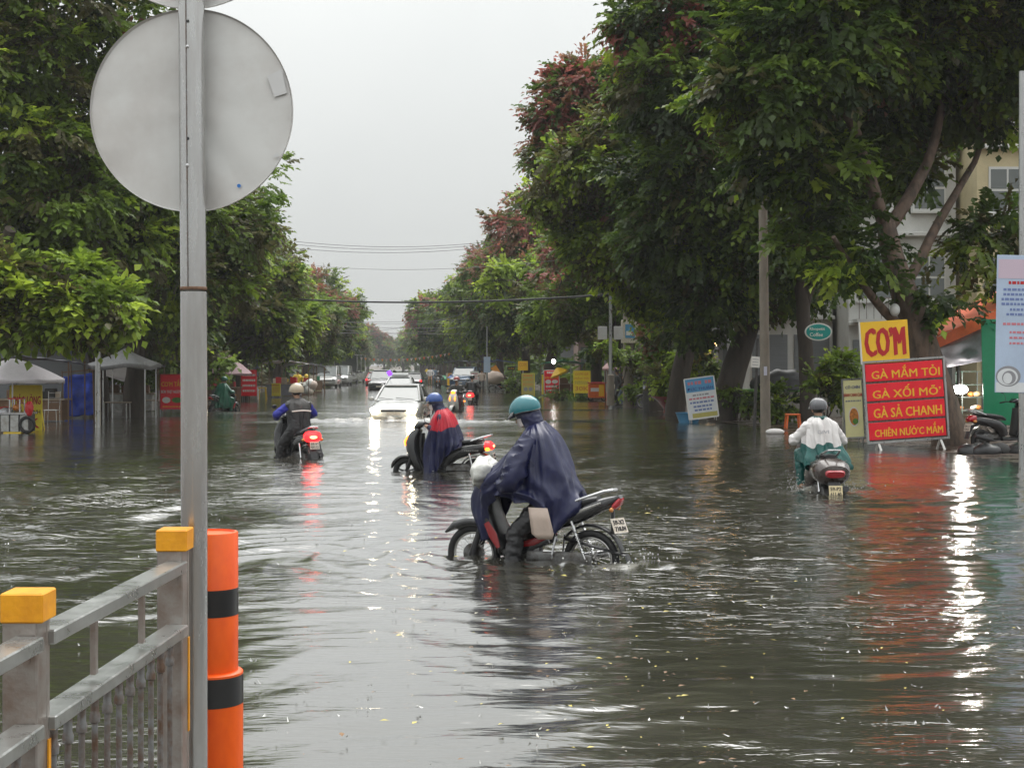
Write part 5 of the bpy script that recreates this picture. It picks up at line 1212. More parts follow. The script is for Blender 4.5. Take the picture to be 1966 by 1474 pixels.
for k in range(12):
    a = 2 * math.pi * k / 12; c_, s_ = math.cos(a), math.sin(a)
    cols.append([(-.14 + .085 * c_, .095 * s_, 1.49), (-.15 + .15 * c_, .22 * s_, 1.42), (-.16 + .19 * c_, .265 * s_, 1.33), (-.18 + .20 * c_, .265 * s_, 1.15), (-.20 + .195 * c_, .245 * s_, .98), (-.21 + .20 * c_, .235 * s_, .84), (-.21 + .21 * c_, .24 * s_, .76)])
cloth(drape(cols, 110, 40, 9, .026, 12), 'jacket', ['black_cloth', 'grey_cloth'], T, lambda u, v, p: 1 if v < .42 else 0)

# --- rider 4: white and teal raincoat, seen from behind
L4 = (BIKE4[0], BIKE4[1], ROAD)
T, Hd, Fm, hc = person('rider in white and teal raincoat with two tone helmet seen from behind', L4, math.radians(H4), (-.22, 0, .80), (-.14, 0, 1.30), (-.06, 0, 1.50), (1, 0, -.12),
    [(.20, .32, 1.06), (.20, -.32, 1.06)], [(.16, .20, .29), (.05, -.34, .12)], ('skin', 'white_cloth', 'white_cloth', 'teal_cloth', 'skin'), 1.05, .015, True, hood=False, pad=.022, elbow_pole=(-.3, 1.0, -1.1))
helmet(T, hc, Fm, 'mixed_helmet', c=(-.01, 0, .04), R=(.158, .136, .14))
m = MB(); m.torus(tuple(Vector((-.13, 0, 1.37))), .085, .032, 'z', 24, 10); m.build('collar', 'teal_cloth', T, True)
cols = []
for k in range(12):
    a = 2 * math.pi * k / 12; c_, s_ = math.cos(a), math.sin(a); w_ = 1.0 + .25 * abs(s_)
    cols.append([(-.13 + .09 * c_, .10 * s_, 1.40), (-.15 + .16 * c_, .21 * s_, 1.33), (-.17 + .20 * c_, .27 * s_, 1.22), (-.20 + .23 * c_, .30 * s_, 1.08), (-.23 + .27 * c_, .33 * s_ - .02, .90), (-.26 + .33 * c_, .39 * s_ - .05, .76), (-.27 + .36 * c_, .41 * s_ - .07, .66)])
G = resplit(drape(cols, 120, 56, 8, .060, 21, .05), lambda u: .60 + .03 * math.sin(u * 22) + .02 * math.sin(u * 55), 30)
cloth(G, 'raincoat', ['white_cloth', 'teal_cloth'], T, lambda u, v, p: 1 if v * 55 > 29.5 else 0)
o = lettering('GIVI', 'smudge_soft', T, (-.40, .02, 1.17), width=.17, height=.05, bold=.01, R=(math.radians(-8), 0, math.radians(-90)))
# ------------------------------------------------------------------ cars, vans, bus
mat('car_white', (0.44, 0.44, 0.43), 0.22, coat=.6, var=.04, vscale=2); mat('car_dark', (0.035, 0.04, 0.045), 0.2, coat=.6); mat('car_red', (.35, .02, .02), .25, coat=.5); mat('car_silver', (.42, .43, .43), .28, .3, coat=.5)
mat('car_blue', (.05, .09, .16), .25, coat=.5); mat('sign_violet', (.2, .05, .6), .4, emit=(.22, .05, .9), es=1.2); mat('grille', (.015, .015, .016), .4)
def car(name, label, body='car_white', kind='sedan', lights=False, tails=False, roof_box=False, group=None):
    T = thing(name, label, 'car' if kind != 'bus' else 'bus', group=group)
    if kind == 'sedan': L, W, base, top, zb, zr, hz = 2.15, .85, (1.00, -1.75), (.10, -1.12), .95, 1.47, .36
    elif kind == 'van': L, W, base, top, zb, zr, hz = 2.15, .84, (1.42, -2.02), (.62, -1.92), 1.02, 1.86, .42
    elif kind == 'suv': L, W, base, top, zb, zr, hz = 2.2, .90, (1.05, -2.05), (.25, -1.85), 1.08, 1.74, .44
    else: L, W, base, top, zb, zr, hz = 4.2, 1.15, (4.08, -4.1), (3.95, -4.05), 1.25, 2.95, .55
    xs = [L + .03, L - .05, L - .35, base[0] + .1, base[0] - .2, 0, base[1] + .3, -L + .2, -L - .05]
    tp = [zb - .36, zb - .27, zb - .15, zb - .01, zb + .02, zb + .02, zb + .02, zb - .02, zb - .16] if kind != 'bus' else [zb] * 9
    bt = [.42, .30, .24, .24, .24, .24, .24, .28, .40]
    hw = [W * .74, W * .90, W * .98, W, W, W, W, W * .96, W * .84]
    if kind == 'bus': hw = [W] * 9
    m = MB(); m.sweep([(x, (a + b) / 2) for x, a, b in zip(xs, tp, bt)], hw, [(a - b) / 2 for a, b in zip(tp, bt)], 28, 4.5); m.build('body', body, T, True)
    wt = W * (.70 if kind == 'sedan' else .84 if kind != 'bus' else .98); wb = W * (.90 if kind != 'bus' else .985)
    def quad(a, b, c, d, name, mt, th=.012):
        q = MB(); q.add([a, b, c, d], [(0, 1, 2, 3)]); o = q.build(name, mt, T); o.modifiers.new('t', 'SOLIDIFY').thickness = th
    z0 = zb - .01
    quad((base[0], wb, z0), (base[0], -wb, z0), (top[0], -wt, zr - .04), (top[0], wt, zr - .04), 'windshield', 'glass')
    quad((base[1], wb, z0), (base[1], -wb, z0), (top[1], -wt, zr - .04), (top[1], wt, zr - .04), 'rear_window', 'glass_dark')
    mid = (base[0] + base[1]) / 2 + .1; midt = (top[0] + top[1]) / 2 + .05
    for s in (-1, 1):
        quad((base[0] - .05, wb * s, z0), (mid, wb * s, z0), (midt, wt * s, zr - .04), (top[0] - .03, wt * s, zr - .04), 'side_window', 'glass_dark'); quad((mid, wb * s, z0), (base[1] + .05, wb * s, z0), (top[1] + .03, wt * s, zr - .04), (midt, wt * s, zr - .04), 'side_window', 'glass_dark')
        for a, b, r_ in ((base[0], top[0], .038), (mid, midt, .03), (base[1], top[1], .05)):
            m = MB(); m.tube([(a, wb * s, z0), ((a + b) / 2 + .02, (wb + wt) / 2 * s * 1.012, (z0 + zr - .03) / 2 + .01), (b, wt * s, zr - .03)], r_, 8); m.build('pillar', body, T, True)
        m = MB(); m.ball((base[0] - .22, (wb + .17) * s, zb + .05), .10, 14, 8, sc=(.55, 1.05, .75)); m.build('mirror', body, T, True)
        for x in ((L - .75), -(L - .75)):
            m = MB(); m.torus((x, (W - .10) * s, .30), .22, .085, 'y', 24, 8); m.build('wheel', 'rubber', T, True)
        m = MB(); m.ball((L + .0, W * .74 * s, zb - .29), .125, 16, 10, sc=(.95, 1.25, .85)); m.build('headlight', 'head_lit' if lights else 'lens_clear', T, True)
        if lights: m = MB(); m.ball((L - .04, W * .66 * s, .42), .05, 12, 8); m.build('fog_lamp', 'head_lit', T, True)
        m = MB(); m.ball((-L + .10, W * .78 * s, zb - .14), .13, 12, 8, sc=(.7, .9, .8)); m.build('tail_light', 'tail_lit' if tails else 'tail_red', T, True)
    n_ = 7; xx = np.linspace(top[0] + .05, top[1] - .05, n_)
    m = MB(); m.sweep([(x, zr - .02 + .025 * math.sin(math.pi * i / (n_ - 1))) for i, x in enumerate(xx)], [wt * .93] + [wt * 1.03] * (n_ - 2) + [wt * .93], [.018] + [.035] * (n_ - 2) + [.018], 18, 3); m.build('roof', body, T, True)
    m = MB(); m.box((L + .0, 0, zb - .32), (.05, W * 1.05, .07), bev=.02); m.build('grille', 'grille', T); m = MB(); m.box((L - .01, 0, .43), (.05, W * 1.15, .10), bev=.02); m.build('air_intake', 'grille', T)
    m = MB(); m.box((L + .035, 0, .54), (.012, .46, .11), bev=.0); m.build('number_plate', 'plate_white', T)
    m = MB(); m.tube([(base[0] - .02, wb * .75, zb + .03), (base[0] - .10, -wb * .1, zb + .09)], .010, 6); m.build('wiper', 'black_plastic', T); m = MB(); m.tube([(base[0] - .02, -wb * .2, zb + .03), (base[0] - .10, -wb * .85, zb + .09)], .010, 6); m.build('wiper', 'black_plastic', T)
    if roof_box:
        m = MB(); m.box((-.2, 0, zr + .12), (.45, .95, .19), bev=.05); rb = m.build('roof_sign', 'white_paint', T); m = MB(); m.box((-.05, -.62, zr + .20), (.10, .26, .30), bev=.03, R=Matrix.Rotation(.5, 3, 'X')); m.build('lit_roof_light', 'sign_violet', T)
    return T
def place(T, px, Y, face_deg, z=ROAD): return heading(T, ((px - CX) / F * Y, Y), face_deg, z)
c1 = car('car', 'white sedan with blazing headlights pushing a bow wave', 'car_white', 'sedan', True); heading(c1, (CAR1[0], CAR1[1] + 1.5), -93)
# real light of the two headlamps on the water in front of the car
for s in (-1, 1):
    l = bpy.data.lights.new('headlamp', 'SPOT'); l.energy = 25; l.spot_size = math.radians(50); l.spot_blend = .6; l.color = (1, .88, .7); l.shadow_soft_size = .08
    lo = bpy.data.objects.new('headlamp', l); COL.objects.link(lo); lo.parent = c1; lo.location = (2.42, .62 * s, .66); lo.rotation_euler = (math.radians(84), 0, math.radians(-90))
c2 = car('car', 'white taxi with a roof sign and violet light behind the white sedan', 'car_white', 'sedan', False, roof_box=True); place(c2, 768, 86, -91)
place(car('car', 'dark sport utility car behind the taxi', 'car_dark', 'suv'), 735, 112, -92)
place(car('car', 'red car far down the road near the bus', 'car_red', 'sedan', tails=True), 724, 135, 88)
place(car('car', 'dark car with a red tail light to the right of the taxi', 'car_dark', 'sedan', tails=True), 795, 125, 90)
place(car('minivan', 'white minivan parked at the left kerb nearest to the camera', 'car_white', 'van'), 632, 122, -90, -.06)
place(car('minivan', 'silver minivan parked between the white minivan and the bus', 'car_silver', 'van'), 655.5, 136, -90, -.06)
place(car('bus', 'white passenger bus parked behind the two minivans', 'car_white', 'bus'), 672, 152, -90, -.06)
place(car('car', 'dark blue car parked by the pink lit sign on the right', 'car_blue', 'suv'), 893, 118, -100, -.05)
# ------------------------------------------------------------------ boards, umbrellas, stalls, poles
mat('board_yellow', (0.92, 0.55, 0.025), 0.4, var=.05, vscale=3); mat('board_red', (0.85, 0.012, 0.03), 0.4, var=.06, vscale=3); mat('board_lemon', (0.90, 0.74, 0.05), 0.45, var=.05); mat('board_cream', (.85, .80, .42), .45, var=.05, vscale=3)
mat('board_white', (.72, .74, .76), .45, var=.04); mat('board_sky', (.10, .33, .58), .45, var=.05); mat('board_teal', (.01, .30, .27), .35, var=.05); mat('board_orange', (.72, .30, .04), .45, var=.06); mat('board_olive', (.50, .44, .12), .5, var=.08)
mat('oval_food', (.60, .22, .05), .5, var=.5, vscale=25); mat('oval_green', (.10, .25, .05), .5, var=.4, vscale=20); mat('smudge_blue', (.16, .22, .45), .6); mat('smudge_grey', (.28, .28, .30), .6); mat('smudge_pink', (.62, .20, .24), .6)
def board(name, label, cx, cy, w_px, h_px, Y, bg, lines=(), roll=0, yaw=0, frame=None, legs=0, foot=0.0, group=None, ovals=(), cat='sign', th=.03, bars=()):
    """flat printed board: centre, size in photo pixels at depth Y; lines (text, row 0..1, height, width, ink[, x]); bars are print too small to read"""
    s = F / Y; w_, h = w_px / s, h_px / s; c = at(cx, cy, Y)
    T = thing(name, label, cat, tuple(c), math.radians(yaw), group); T.rotation_euler = (0, math.radians(-roll), math.radians(yaw))
    MB().box((0, 0, 0), (w_, th, h), bev=.004).build('panel', bg, T)
    y = -th / 2 - .002
    for l in lines:
        t, row, hh, ww, ink = l[:5]; x = (l[5] if len(l) > 5 else 0) * w_
        lettering(t, ink, T, (x, y, h * (.5 - row)), width=w_ * ww, height=h * hh, bold=.014)
    for (x0, x1, row, hh, ink) in bars:
        n = max(2, int((x1 - x0) * 9)); q = MB(); r_ = random.Random(hash((cx, row)) & 0xffff); x = x0
        while x < x1 - .02:
            ww = r_.uniform(.05, .14); q.box(((min(x + ww, x1) + x) / 2 * w_ - w_ / 2, y, h * (.5 - row)), ((min(x + ww, x1) - x) * w_, .003, h * hh)); x += ww + .03
        o = q.build('small_print', ink, T); o['kind'] = 'stuff'
    for ko, (x, row, rw, rh, mt) in enumerate(ovals):
        q = MB(); q.lathe([(1e-4, 0), (1, 0), (1, .004), (1e-4, .004)], 28, Matrix.Translation((x * w_, y + .001 - .003 * ko, h * (.5 - row))) @ Matrix.Diagonal((rw * w_, 1, rh * h, 1)) @ Matrix.Rotation(math.pi / 2, 4, 'X')); q.build('printed_picture', mt, T)
    if frame:
        f = .035
        for (a, b) in (((-w_ / 2, -h / 2), (-w_ / 2, h / 2)), ((w_ / 2, -h / 2), (w_ / 2, h / 2)), ((-w_ / 2, h / 2), (w_ / 2, h / 2)), ((-w_ / 2, -h / 2), (w_ / 2, -h / 2))):
            MB().bar((a[0], -.006, a[1]), (b[0], -.006, b[1]), f, f, up=(0, 1, 0)).build('frame_bar', frame, T)
    for k in range(legs):
        x = (-.42 + .84 * k / max(1, legs - 1)) * w_; q = MB(); q.bar((x, .02, -h / 2), (x, .10, -h / 2 - foot), .03, .03); q.bar((x, .03, h * .3), (x, .55, -h / 2 - foot), .025, .025); q.build('leg', frame or 'galv', T)
    return T

# the rice sign
Y = 33.0; s = F / Y; c = at(1740, 868, Y)
T = thing('menu_sign', 'tall red and yellow rice menu sign with four red panels', 'sign', tuple(c)); T.rotation_euler = (0, math.radians(-3.8), math.radians(2))
def loc(px, py): q = at(px, py, Y) - c; return Vector((q.x, 0, q.z))
R4 = Matrix.Rotation(math.radians(3.8), 3, 'Y')
def lp(px, py, dy=0): q = R4 @ loc(px, py); return Vector((q.x, dy, q.z))
ctr = lp(1698, 656); o = MB().box(ctr, (92 / s, .06, 80 / s), bev=.008).build('heading_panel', 'board_yellow', T); lettering('CƠM', 'ink_red', T, ctr + Vector((0, -.034, 0)), width=76 / s, height=54 / s, bold=.028)
MB().box(ctr + Vector((-46 / s - .012, .0, 0)), (.025, .07, 82 / s)).build('frame_bar', 'ink_white', T)
for k, t in enumerate(('GÀ MẮM TỎI', 'GÀ XỐI MỠ', 'GÀ SẢ CHANH', 'CHIÊN NƯỚC MẮM')):
    pc = lp(1735 + k * 2.2, 712 + k * 37.3); MB().box(pc, (150 / s, .05, 33 / s), bev=.006).build('menu_panel', 'board_red', T)
    lettering(t, 'ink_yellow', T, pc + Vector((.03, -.028, -.0)), width=132 / s, height=(24 if k < 3 else 22) / s, bold=.016)
fr = lp(1739, 768); W2, H2_ = 156 / s, 155 / s
for (x, z, sx, sz) in ((-W2 / 2, 0, .045, H2_), (W2 / 2, 0, .045, H2_), (0, H2_ / 2, W2, .045), (0, -H2_ / 2, W2, .045)):
    MB().box(fr + Vector((x, .0, z)), (sx + (.045 if sz < .1 else 0), .075, sz), bev=.004).build('frame_bar', 'galv', T)
MB().box(fr + Vector((0, .05, 0)), (W2 * .97, .02, H2_ * .97)).build('back_panel', 'galv_dark', T)
for x in (-.68, .72):
    q = MB(); b = fr + Vector((x, 0, -H2_ / 2)); q.bar(b, b + Vector((.05, -.16, -.30)), .05, .02); q.bar(b, b + Vector((-.05, .18, -.30)), .05, .02); q.bar(b + Vector((.05, -.16, -.28)), b + Vector((-.05, .18, -.28)), .05, .02); q.build('foot', 'ink_white', T)
board('snack_sign', 'narrow cream and yellow noodle sign beside the rice sign', 1638.5, 784, 38, 112, 34.6, 'board_cream', [('CÔ CHÍN', .13, .06, .72, 'ink_blue'), ('BÁNH CANH CUA', .26, .07, .92, 'ink_red')], roll=3, frame='galv', legs=2, foot=.35, bars=[(.12, .88, .37, .025, 'smudge_grey')], ovals=[(0, .64, .27, .17, 'ink_white'), (0, .64, .23, .145, 'oval_food'), (.06, .72, .14, .05, 'oval_green')])
# orange foot strip of that sign
board('price_board', 'blue and white price board leaning on its stand by the thick trunk', 1346.5, 763.5, 57, 78, 47.5, 'board_white', [('ĐỨC THUẬN', .265, .105, .86, 'ink_blue')], roll=7.5, frame='ink_white', legs=2, foot=.12,
      bars=[(.10, .28, .12, .07, 'smudge_pink'), (.34, .58, .12, .08, 'smudge_pink'), (.68, .93, .12, .08, 'smudge_pink'), (.22, .80, .42, .035, 'smudge_grey'), (.08, .95, .505, .04, 'smudge_pink'), (.10, .92, .60, .045, 'smudge_blue'), (.2, .82, .70, .045, 'smudge_blue'), (.22, .80, .79, .045, 'smudge_blue')])
b_ = [o for o in bpy.data.objects if o.name.startswith('price_board')][0]; s = F / 47.5
MB().box((0, -.0165, 78 / s * .325), (56 / s, .004, 78 / s * .33)).build('blue_header', 'board_sky', b_); MB().box((.05, -.0165, -78 / s * .42), (48 / s, .004, 78 / s * .11)).build('olive_footer', 'board_olive', b_)
for ch in b_.children:
    if ch.name.startswith(('lettering', 'small_print')): ch.location.y -= .004
# oval sign
Y = 45.8; s = F / Y; T = thing('oval_sign', 'oval turquoise coffee sign hung on the slim trunk', 'sign', tuple(at(1571, 637, Y)))
q = MB(); q.lathe([(1e-4, -.03), (.96, -.03), (1, -.02), (1, .02), (1e-4, .02)], 40, Matrix.Diagonal((26 / s, 1, 17 / s, 1)) @ Matrix.Rotation(math.pi / 2, 4, 'X')); q.build('rim', 'ink_white', T, True)
q = MB(); q.lathe([(1e-4, 0), (1, 0), (1, .008), (1e-4, .008)], 40, Matrix.Translation((0, -.032 + 0, 0)) @ Matrix.Diagonal((23.5 / s, 1, 14.5 / s, 1)) @ Matrix.Rotation(math.pi / 2, 4, 'X')); q.build('panel', 'board_teal', T, True)
lettering('Rhopetit', 'ink_white', T, (-.04, -.045, .08), width=29 / s, height=7 / s, bold=.015); lettering('Coffee', 'ink_white', T, (-.07, -.045, -.085), width=25 / s, height=7 / s, bold=.015)
MB().bar((0, .05, .0), (0, .5, .0), .05, .05).build('bracket', 'galv', T)

# banner at the right edge, on its own pole
mat('banner_blue', (.46, .56, .72), .5, var=.1, vscale=1.5); mat('banner_pink', (.62, .50, .60), .5)
Y = 27.0; s = F / Y
T = thing('banner_pole', 'slim grey pole at the right edge of the picture', 'pole', tuple(at(1964, 925, Y))); MB().tube([(0, .06, -.3), (0, .06, 7.5)], .055, 12).build('shaft', 'galv', T, True)
T = board('banner', 'pale blue printed banner hung high at the right edge', 1945, 622, 66, 264, Y, 'banner_blue', roll=-1, th=.012, bars=[(.35, 1, .20, .022, 'ink_red'), (.2, 1, .25, .018, 'smudge_blue'), (.2, 1, .285, .018, 'smudge_blue'), (.15, 1, .32, .018, 'smudge_blue'), (.15, 1, .355, .018, 'smudge_blue'), (.4, 1, .395, .018, 'smudge_blue'), (.3, 1, .43, .018, 'smudge_blue'), (.2, .8, .50, .018, 'smudge_pink'), (.4, 1, .56, .016, 'smudge_pink'), (.4, 1, .60, .016, 'smudge_pink'), (.4, 1, .64, .016, 'smudge_pink')], ovals=[(-.12, .88, .36, .075, 'smudge_grey'), (-.14, .885, .30, .062, 'board_white'), (-.10, .89, .2, .05, 'smudge_grey'), (-.14, .895, .13, .04, 'board_white')])
MB().box((0, -.008, 264 / s * .4), (60 / s, .004, 264 / s * .14)).build('pink_header', 'banner_pink', T); MB().box((0, -.008, -264 / s * .46), (62 / s, .004, 264 / s * .07)).build('pale_footer', 'board_white', T)
# green board, orange awning, glass food case and lamp
T = board('green_hoarding', 'plain green sheet hoarding behind the banner', 1930, 714, 88, 204, 34.0, 'green_paint', roll=1.5, th=.04)
mat('awning_orange', (.72, .13, .04), .5, var=.1, bump=.1); mat('tarp_grey', (.16, .16, .19), .45, var=.3, vscale=3, bump=.4, bscale=5); mat('tarp_blue', (.015, .06, .48), .35, var=.45, vscale=4, bump=.5, bscale=6)
def tarp(name, label, corners, m, nx=14, ny=10, amp=.05, seed=0, cat='awning', edge=None):
    """sheet hung between four real corner points (world), sagging and creased"""
    a, b, c_, d = [Vector(p) for p in corners]; o = a.copy(); T = thing(name, label, cat, tuple(o)); rows = []
    for j in range(ny):
        v = j / (ny - 1); row = []
        for i in range(nx):
            u = i / (nx - 1); p = (a.lerp(b, u)).lerp(d.lerp(c_, u), v) - o
            p.z -= amp * 2 * math.sin(math.pi * u) * math.sin(math.pi * v); p += Vector((0, 1, .6)) * amp * mnoise.noise((u * 4 + seed, v * 4, seed))
            row.append(p)
        rows.append(row)
    q = MB(); q.grid(rows); e = q.build('sheet', m, T, True); e.modifiers.new('t', 'SOLIDIFY').thickness = .01
    return T
Y = 36.5
T = tarp('awning', 'orange edged awning sloping down beside the rice sign', (at(1798, 648, 34.6), at(1925, 590, 34.6), at(1925, 555, 40), at(1810, 610, 40)), 'awning_orange', amp=.05)
q = MB(); o = Vector(T.location)
q.grid([[at(1798 + 127 * u, 648 - 58 * u + 22 * v, 34.58) - o for u in np.linspace(0, 1, 10)] for v in (0, .5, 1)]); q.build('valance', 'awning_orange', T, True)
tarp('tarpaulin', 'grey tarpaulin hanging under the orange awning', (at(1800, 668, 34.9), at(1900, 622, 34.9), at(1905, 690, 35.2), at(1815, 706, 35.2)), 'tarp_grey', amp=.06, seed=4)
mat('case_goods', (.50, .36, .20), .6, var=.5, vscale=9)
T = thing('food_case', 'lit glass food display case beside the green hoarding', 'display case', tuple(at(1868, 812, 35.6)))
for x in (-.26, .26):
    for y in (0, .5): MB().bar((x, y, -.1), (x, y, 1.25), .025, .025).build('frame_post', 'steel', T)
for z in (.30, .62, .92, 1.24): MB().box((0, .25, z), (.56, .54, .02)).build('shelf', 'steel', T)
for k in range(11):
    x = random.uniform(-.2, .2); z = random.choice((.31, .63, .93)); r_ = random.uniform(.05, .09); q = MB(); q.ball((x, random.uniform(.08, .35), z + r_ * .8), r_, 10, 7, sc=(1.2, 1, .8)); q.build('food_tray', random.choice(('case_goods', 'plate_white', 'oval_food')), T, True)
T = thing('work_lamp', 'bright white lamp glowing beside the food case', 'lamp', tuple(at(1843, 750, 35.4)))
q = MB(); q.ball((0, 0, .03), .15, 16, 10, sc=(1.3, .5, .75)); q.build('bulb', 'bulb_white', T, True); MB().bar((0, .06, .1), (0, .1, 1.1), .02, .02).build('cord', 'black_plastic', T)
l = bpy.data.lights.new('lamp_light', 'POINT'); l.energy = 45; l.color = (1, .93, .85); l.shadow_soft_size = .12; lo = bpy.data.objects.new('lamp_light', l); COL.objects.link(lo); lo.parent = T; lo.location = (0, -.22, 0)

# umbrellas
mat('umb_lilac', (.82, .77, .82), .6, var=.06, bump=.05); mat('umb_mauve', (.42, .28, .30), .6, var=.12); mat('umb_pink', (.62, .40, .39), .6, var=.1); mat('umb_yellow', (.75, .45, .02), .5); mat('umb_grey', (.33, .34, .36), .6, var=.45, vscale=4)
def umbrella(label, cx, top, rim, half, Y, m, vent=False, tilt=0, sides=8, foot=None):
    s = F / Y; R = half / s; h = (rim - top) / s; T = thing('market_umbrella', label, 'umbrella', (at(cx, 700, Y).x, Y, 0)); zr = CAMZ - (rim - HY) / s
    q = MB(); rows = []; n = sides * 5
    for v in np.linspace(0.001, 1, 9):
        row = []
        for k in range(n):
            a = 2 * math.pi * k / n; f = abs((k / 5) % 1 - .5) * 2; rr = R * v * (.93 + .07 * f); row.append(Vector((rr * math.cos(a), rr * math.sin(a), zr + h * (1 - v ** 1.35) - .05 * R * v * (1 - f) * .5)))
        rows.append(row)
    rows.append([p + Vector((0, 0, -.10 - .03 * math.sin(i * 1.3))) for i, p in enumerate(rows[-1])])
    q.grid(rows, closed=True); cn = q.build('canopy', m, T, True); cn.modifiers.new('t', 'SOLIDIFY').thickness = .006
    if tilt: cn.rotation_euler = (0, math.radians(tilt), 0)
    if vent:
        q = MB(); q.lathe([(.001, zr + h * 1.16), (R * .28, zr + h * .92), (R * .36, zr + h * .80)], 24); q.build('vent_cap', m, T, True)
    q = MB(); q.tube([(0, 0, -.2), (0, 0, zr + h * 1.02)], .022, 8); q.build('pole', 'galv', T, True)
    for k in range(sides): a = 2 * math.pi * k / sides; q = MB(); q.tube([(0, 0, zr + h * .35), (R * .9 * math.cos(a), R * .9 * math.sin(a), zr - .0)], .008, 5); q.build('rib', 'galv', T, True)
    return T
umbrella('wide pale lilac umbrella over the food cart at far left', 24, 688, 727, 100, 42.0, 'umb_lilac')
umbrella('mauve umbrella with vent cap behind the green poncho rider', 440, 686, 716, 44, 72, 'umb_mauve', True)
umbrella('pink market umbrella behind the lamp post on the right', 1196, 676, 706, 40, 68, 'umb_pink')
umbrella('small tilted yellow umbrella above the price boards', 1096, 700, 712, 18, 82, 'umb_yellow', tilt=-24)
umbrella('grey and white patched umbrella before the parked minivans', 612, 697, 713, 21, 112, 'umb_grey', True)
umbrella('green umbrella far off on the right pavement', 852, 720, 727, 12, 140, 'green_paint')
umbrella('blue umbrella far off beside the green one', 872, 717, 725, 13, 130, 'blue_paint')

# left pavement: cart, yellow sign, chairs, blue booth, grey canopy
board('food_sign', 'yellow porridge sign standing behind the food cart', 50, 785, 60, 90, 43.0, 'board_lemon', [('CHÁO LÒNG', .29, .22, .94, 'ink_red'), ('BÁNH CANH', .55, .11, .92, 'ink'), ('25K', .80, .21, .86, 'ink_red')], frame='board_lemon', legs=2, foot=.10)
mat('cart_metal', (.46, .47, .46), .35, .6, var=.15, dirt=(.3, .28, .25)); mat('cart_slat', (.05, .05, .05), .5)
T = thing('food_cart', 'steel food cart with glass case and black wheel under the pale umbrella', 'food cart', (at(22, 0, 41.3).x, 41.3, 0)); s = F / 41.3
x0, x1 = (-30 - 22) / s, (62 - 22) / s; zt = CAMZ - (795 - HY) / s; zb = CAMZ - (828 - HY) / s
for k in range(5): xa = x0 + (x1 - x0) * k / 5; MB().box((xa + (x1 - x0) / 10, 0, (zt + zb) / 2), ((x1 - x0) / 5 - .035, .6, zt - zb), bev=.01).build('side_panel', 'cart_metal', T)
MB().box(((x0 + x1) / 2, 0, (zt + zb) / 2), (x1 - x0 - .02, .56, zt - zb - .02)).build('inner_box', 'cart_slat', T)
MB().box(((x0 + x1) / 2, 0, zt + .03), (x1 - x0 + .06, .68, .05), bev=.01).build('counter', 'steel', T); MB().box((.12, -.05, zb - .04), (.5, .5, .07), bev=.01).build('kick_board', 'yellow_paint', T)
for xx in (x1 - .04, x0 + .2): q = MB(); q.torus((xx, -.33, .24), .20, .045, 'y', 26, 8); q.build('wheel', 'rubber', T, True)
for (a, b) in (((.02, -.2), (.02, .2)), ((.30, -.2), (.30, .2))):
    for y in (-.2, .2): MB().bar((a[0], y, zt + .05), (a[0], y, zt + .42), .03, .03).build('case_post', 'steel', T)
MB().box((.16, 0, zt + .44), (.36, .48, .03)).build('case_roof', 'red_paint', T); q = MB(); q.ball((.16, 0, zt + .18), .13, 12, 8, sc=(1, 1, .8)); q.build('food', 'oval_food', T, True)
q = MB(); q.lathe([(.001, 0), (.22, .0), (.24, .12), (.25, .14), (.23, .14), (.001, .10)], 26, Matrix.Translation((-.22, 0, zt + .05))); q.build('steam_pot', 'steel', T, True)
T = thing('red_basin', 'red plastic basin on the food cart counter', 'basin', (at(3, 0, 41.3).x, 41.3, zt + .05)); q = MB(); q.lathe([(.001, .02), (.18, 0), (.27, .14), (.28, .15), (.26, .15), (.17, .03)], 28); q.build('bowl', 'red_paint', T, True)
T = thing('red_cloth_bag', 'red plastic bag hanging on the corner of the food cart', 'bag', (at(56, 0, 41.0).x, 41.0, zt)); q = MB(); q.ball((0, 0, .16), .17, 16, 12, sc=(.7, .5, 1.25)); q.v = [tuple(Vector(p) * (1 + .15 * mnoise.noise(Vector(p) * 9))) for p in q.v]; q.build('bag_film', 'red_paint', T, True)
def chair_stack(label, px, py, Y):
    T = thing('folding_chairs', label, 'chair', (at(px, py, Y).x, Y, 0))
    for x in (-.2, .2):
        for y in (-.18, .18): MB().tube([(x, y, -.05), (x * .9, y, .45)], .012, 6).build('leg', 'galv', T)
        MB().tube([(x * .9, .18, .45), (x * .95, .26, 1.05)], .012, 6).build('back_post', 'galv', T)
    MB().box((0, 0, .46), (.42, .40, .025), bev=.006).build('seat', 'galv', T)
    for z in (.7, .85, 1.0): MB().bar((-.19, .2 + (z - .45) * .13, z), (.19, .2 + (z - .45) * .13, z), .03, .012).build('back_slat', 'galv', T)
chair_stack('grey metal chair standing between the yellow sign and the blue sheet', 100, 810, 47)
tarp('blue_sheet', 'blue plastic sheet hung as a booth wall on the left pavement', (at(122, 722, 52), at(178, 716, 52.2), at(180, 796, 52.2), at(124, 800, 52)), 'tarp_blue', 18, 16, .10, 2, 'tarpaulin')
T = thing('booth_frame', 'thin pole frame holding the blue sheet', 'frame', tuple(at(140, 806, 51.8)))
for px, py in ((139, 700), (181, 704), (122, 712)): a = at(px, 812, 51.9) - Vector(T.location); b = at(px - 3, py, 51.9) - Vector(T.location); MB().tube([a, b], .022, 8).build('post', 'wood_brown', T)
MB().bar(at(120, 715, 51.95) - Vector(T.location), at(186, 709, 51.95) - Vector(T.location), .04, .04).build('crossbar', 'wood_brown', T)
mat('tarp_pale', (.30, .30, .31), .6, var=.2, bump=.1)
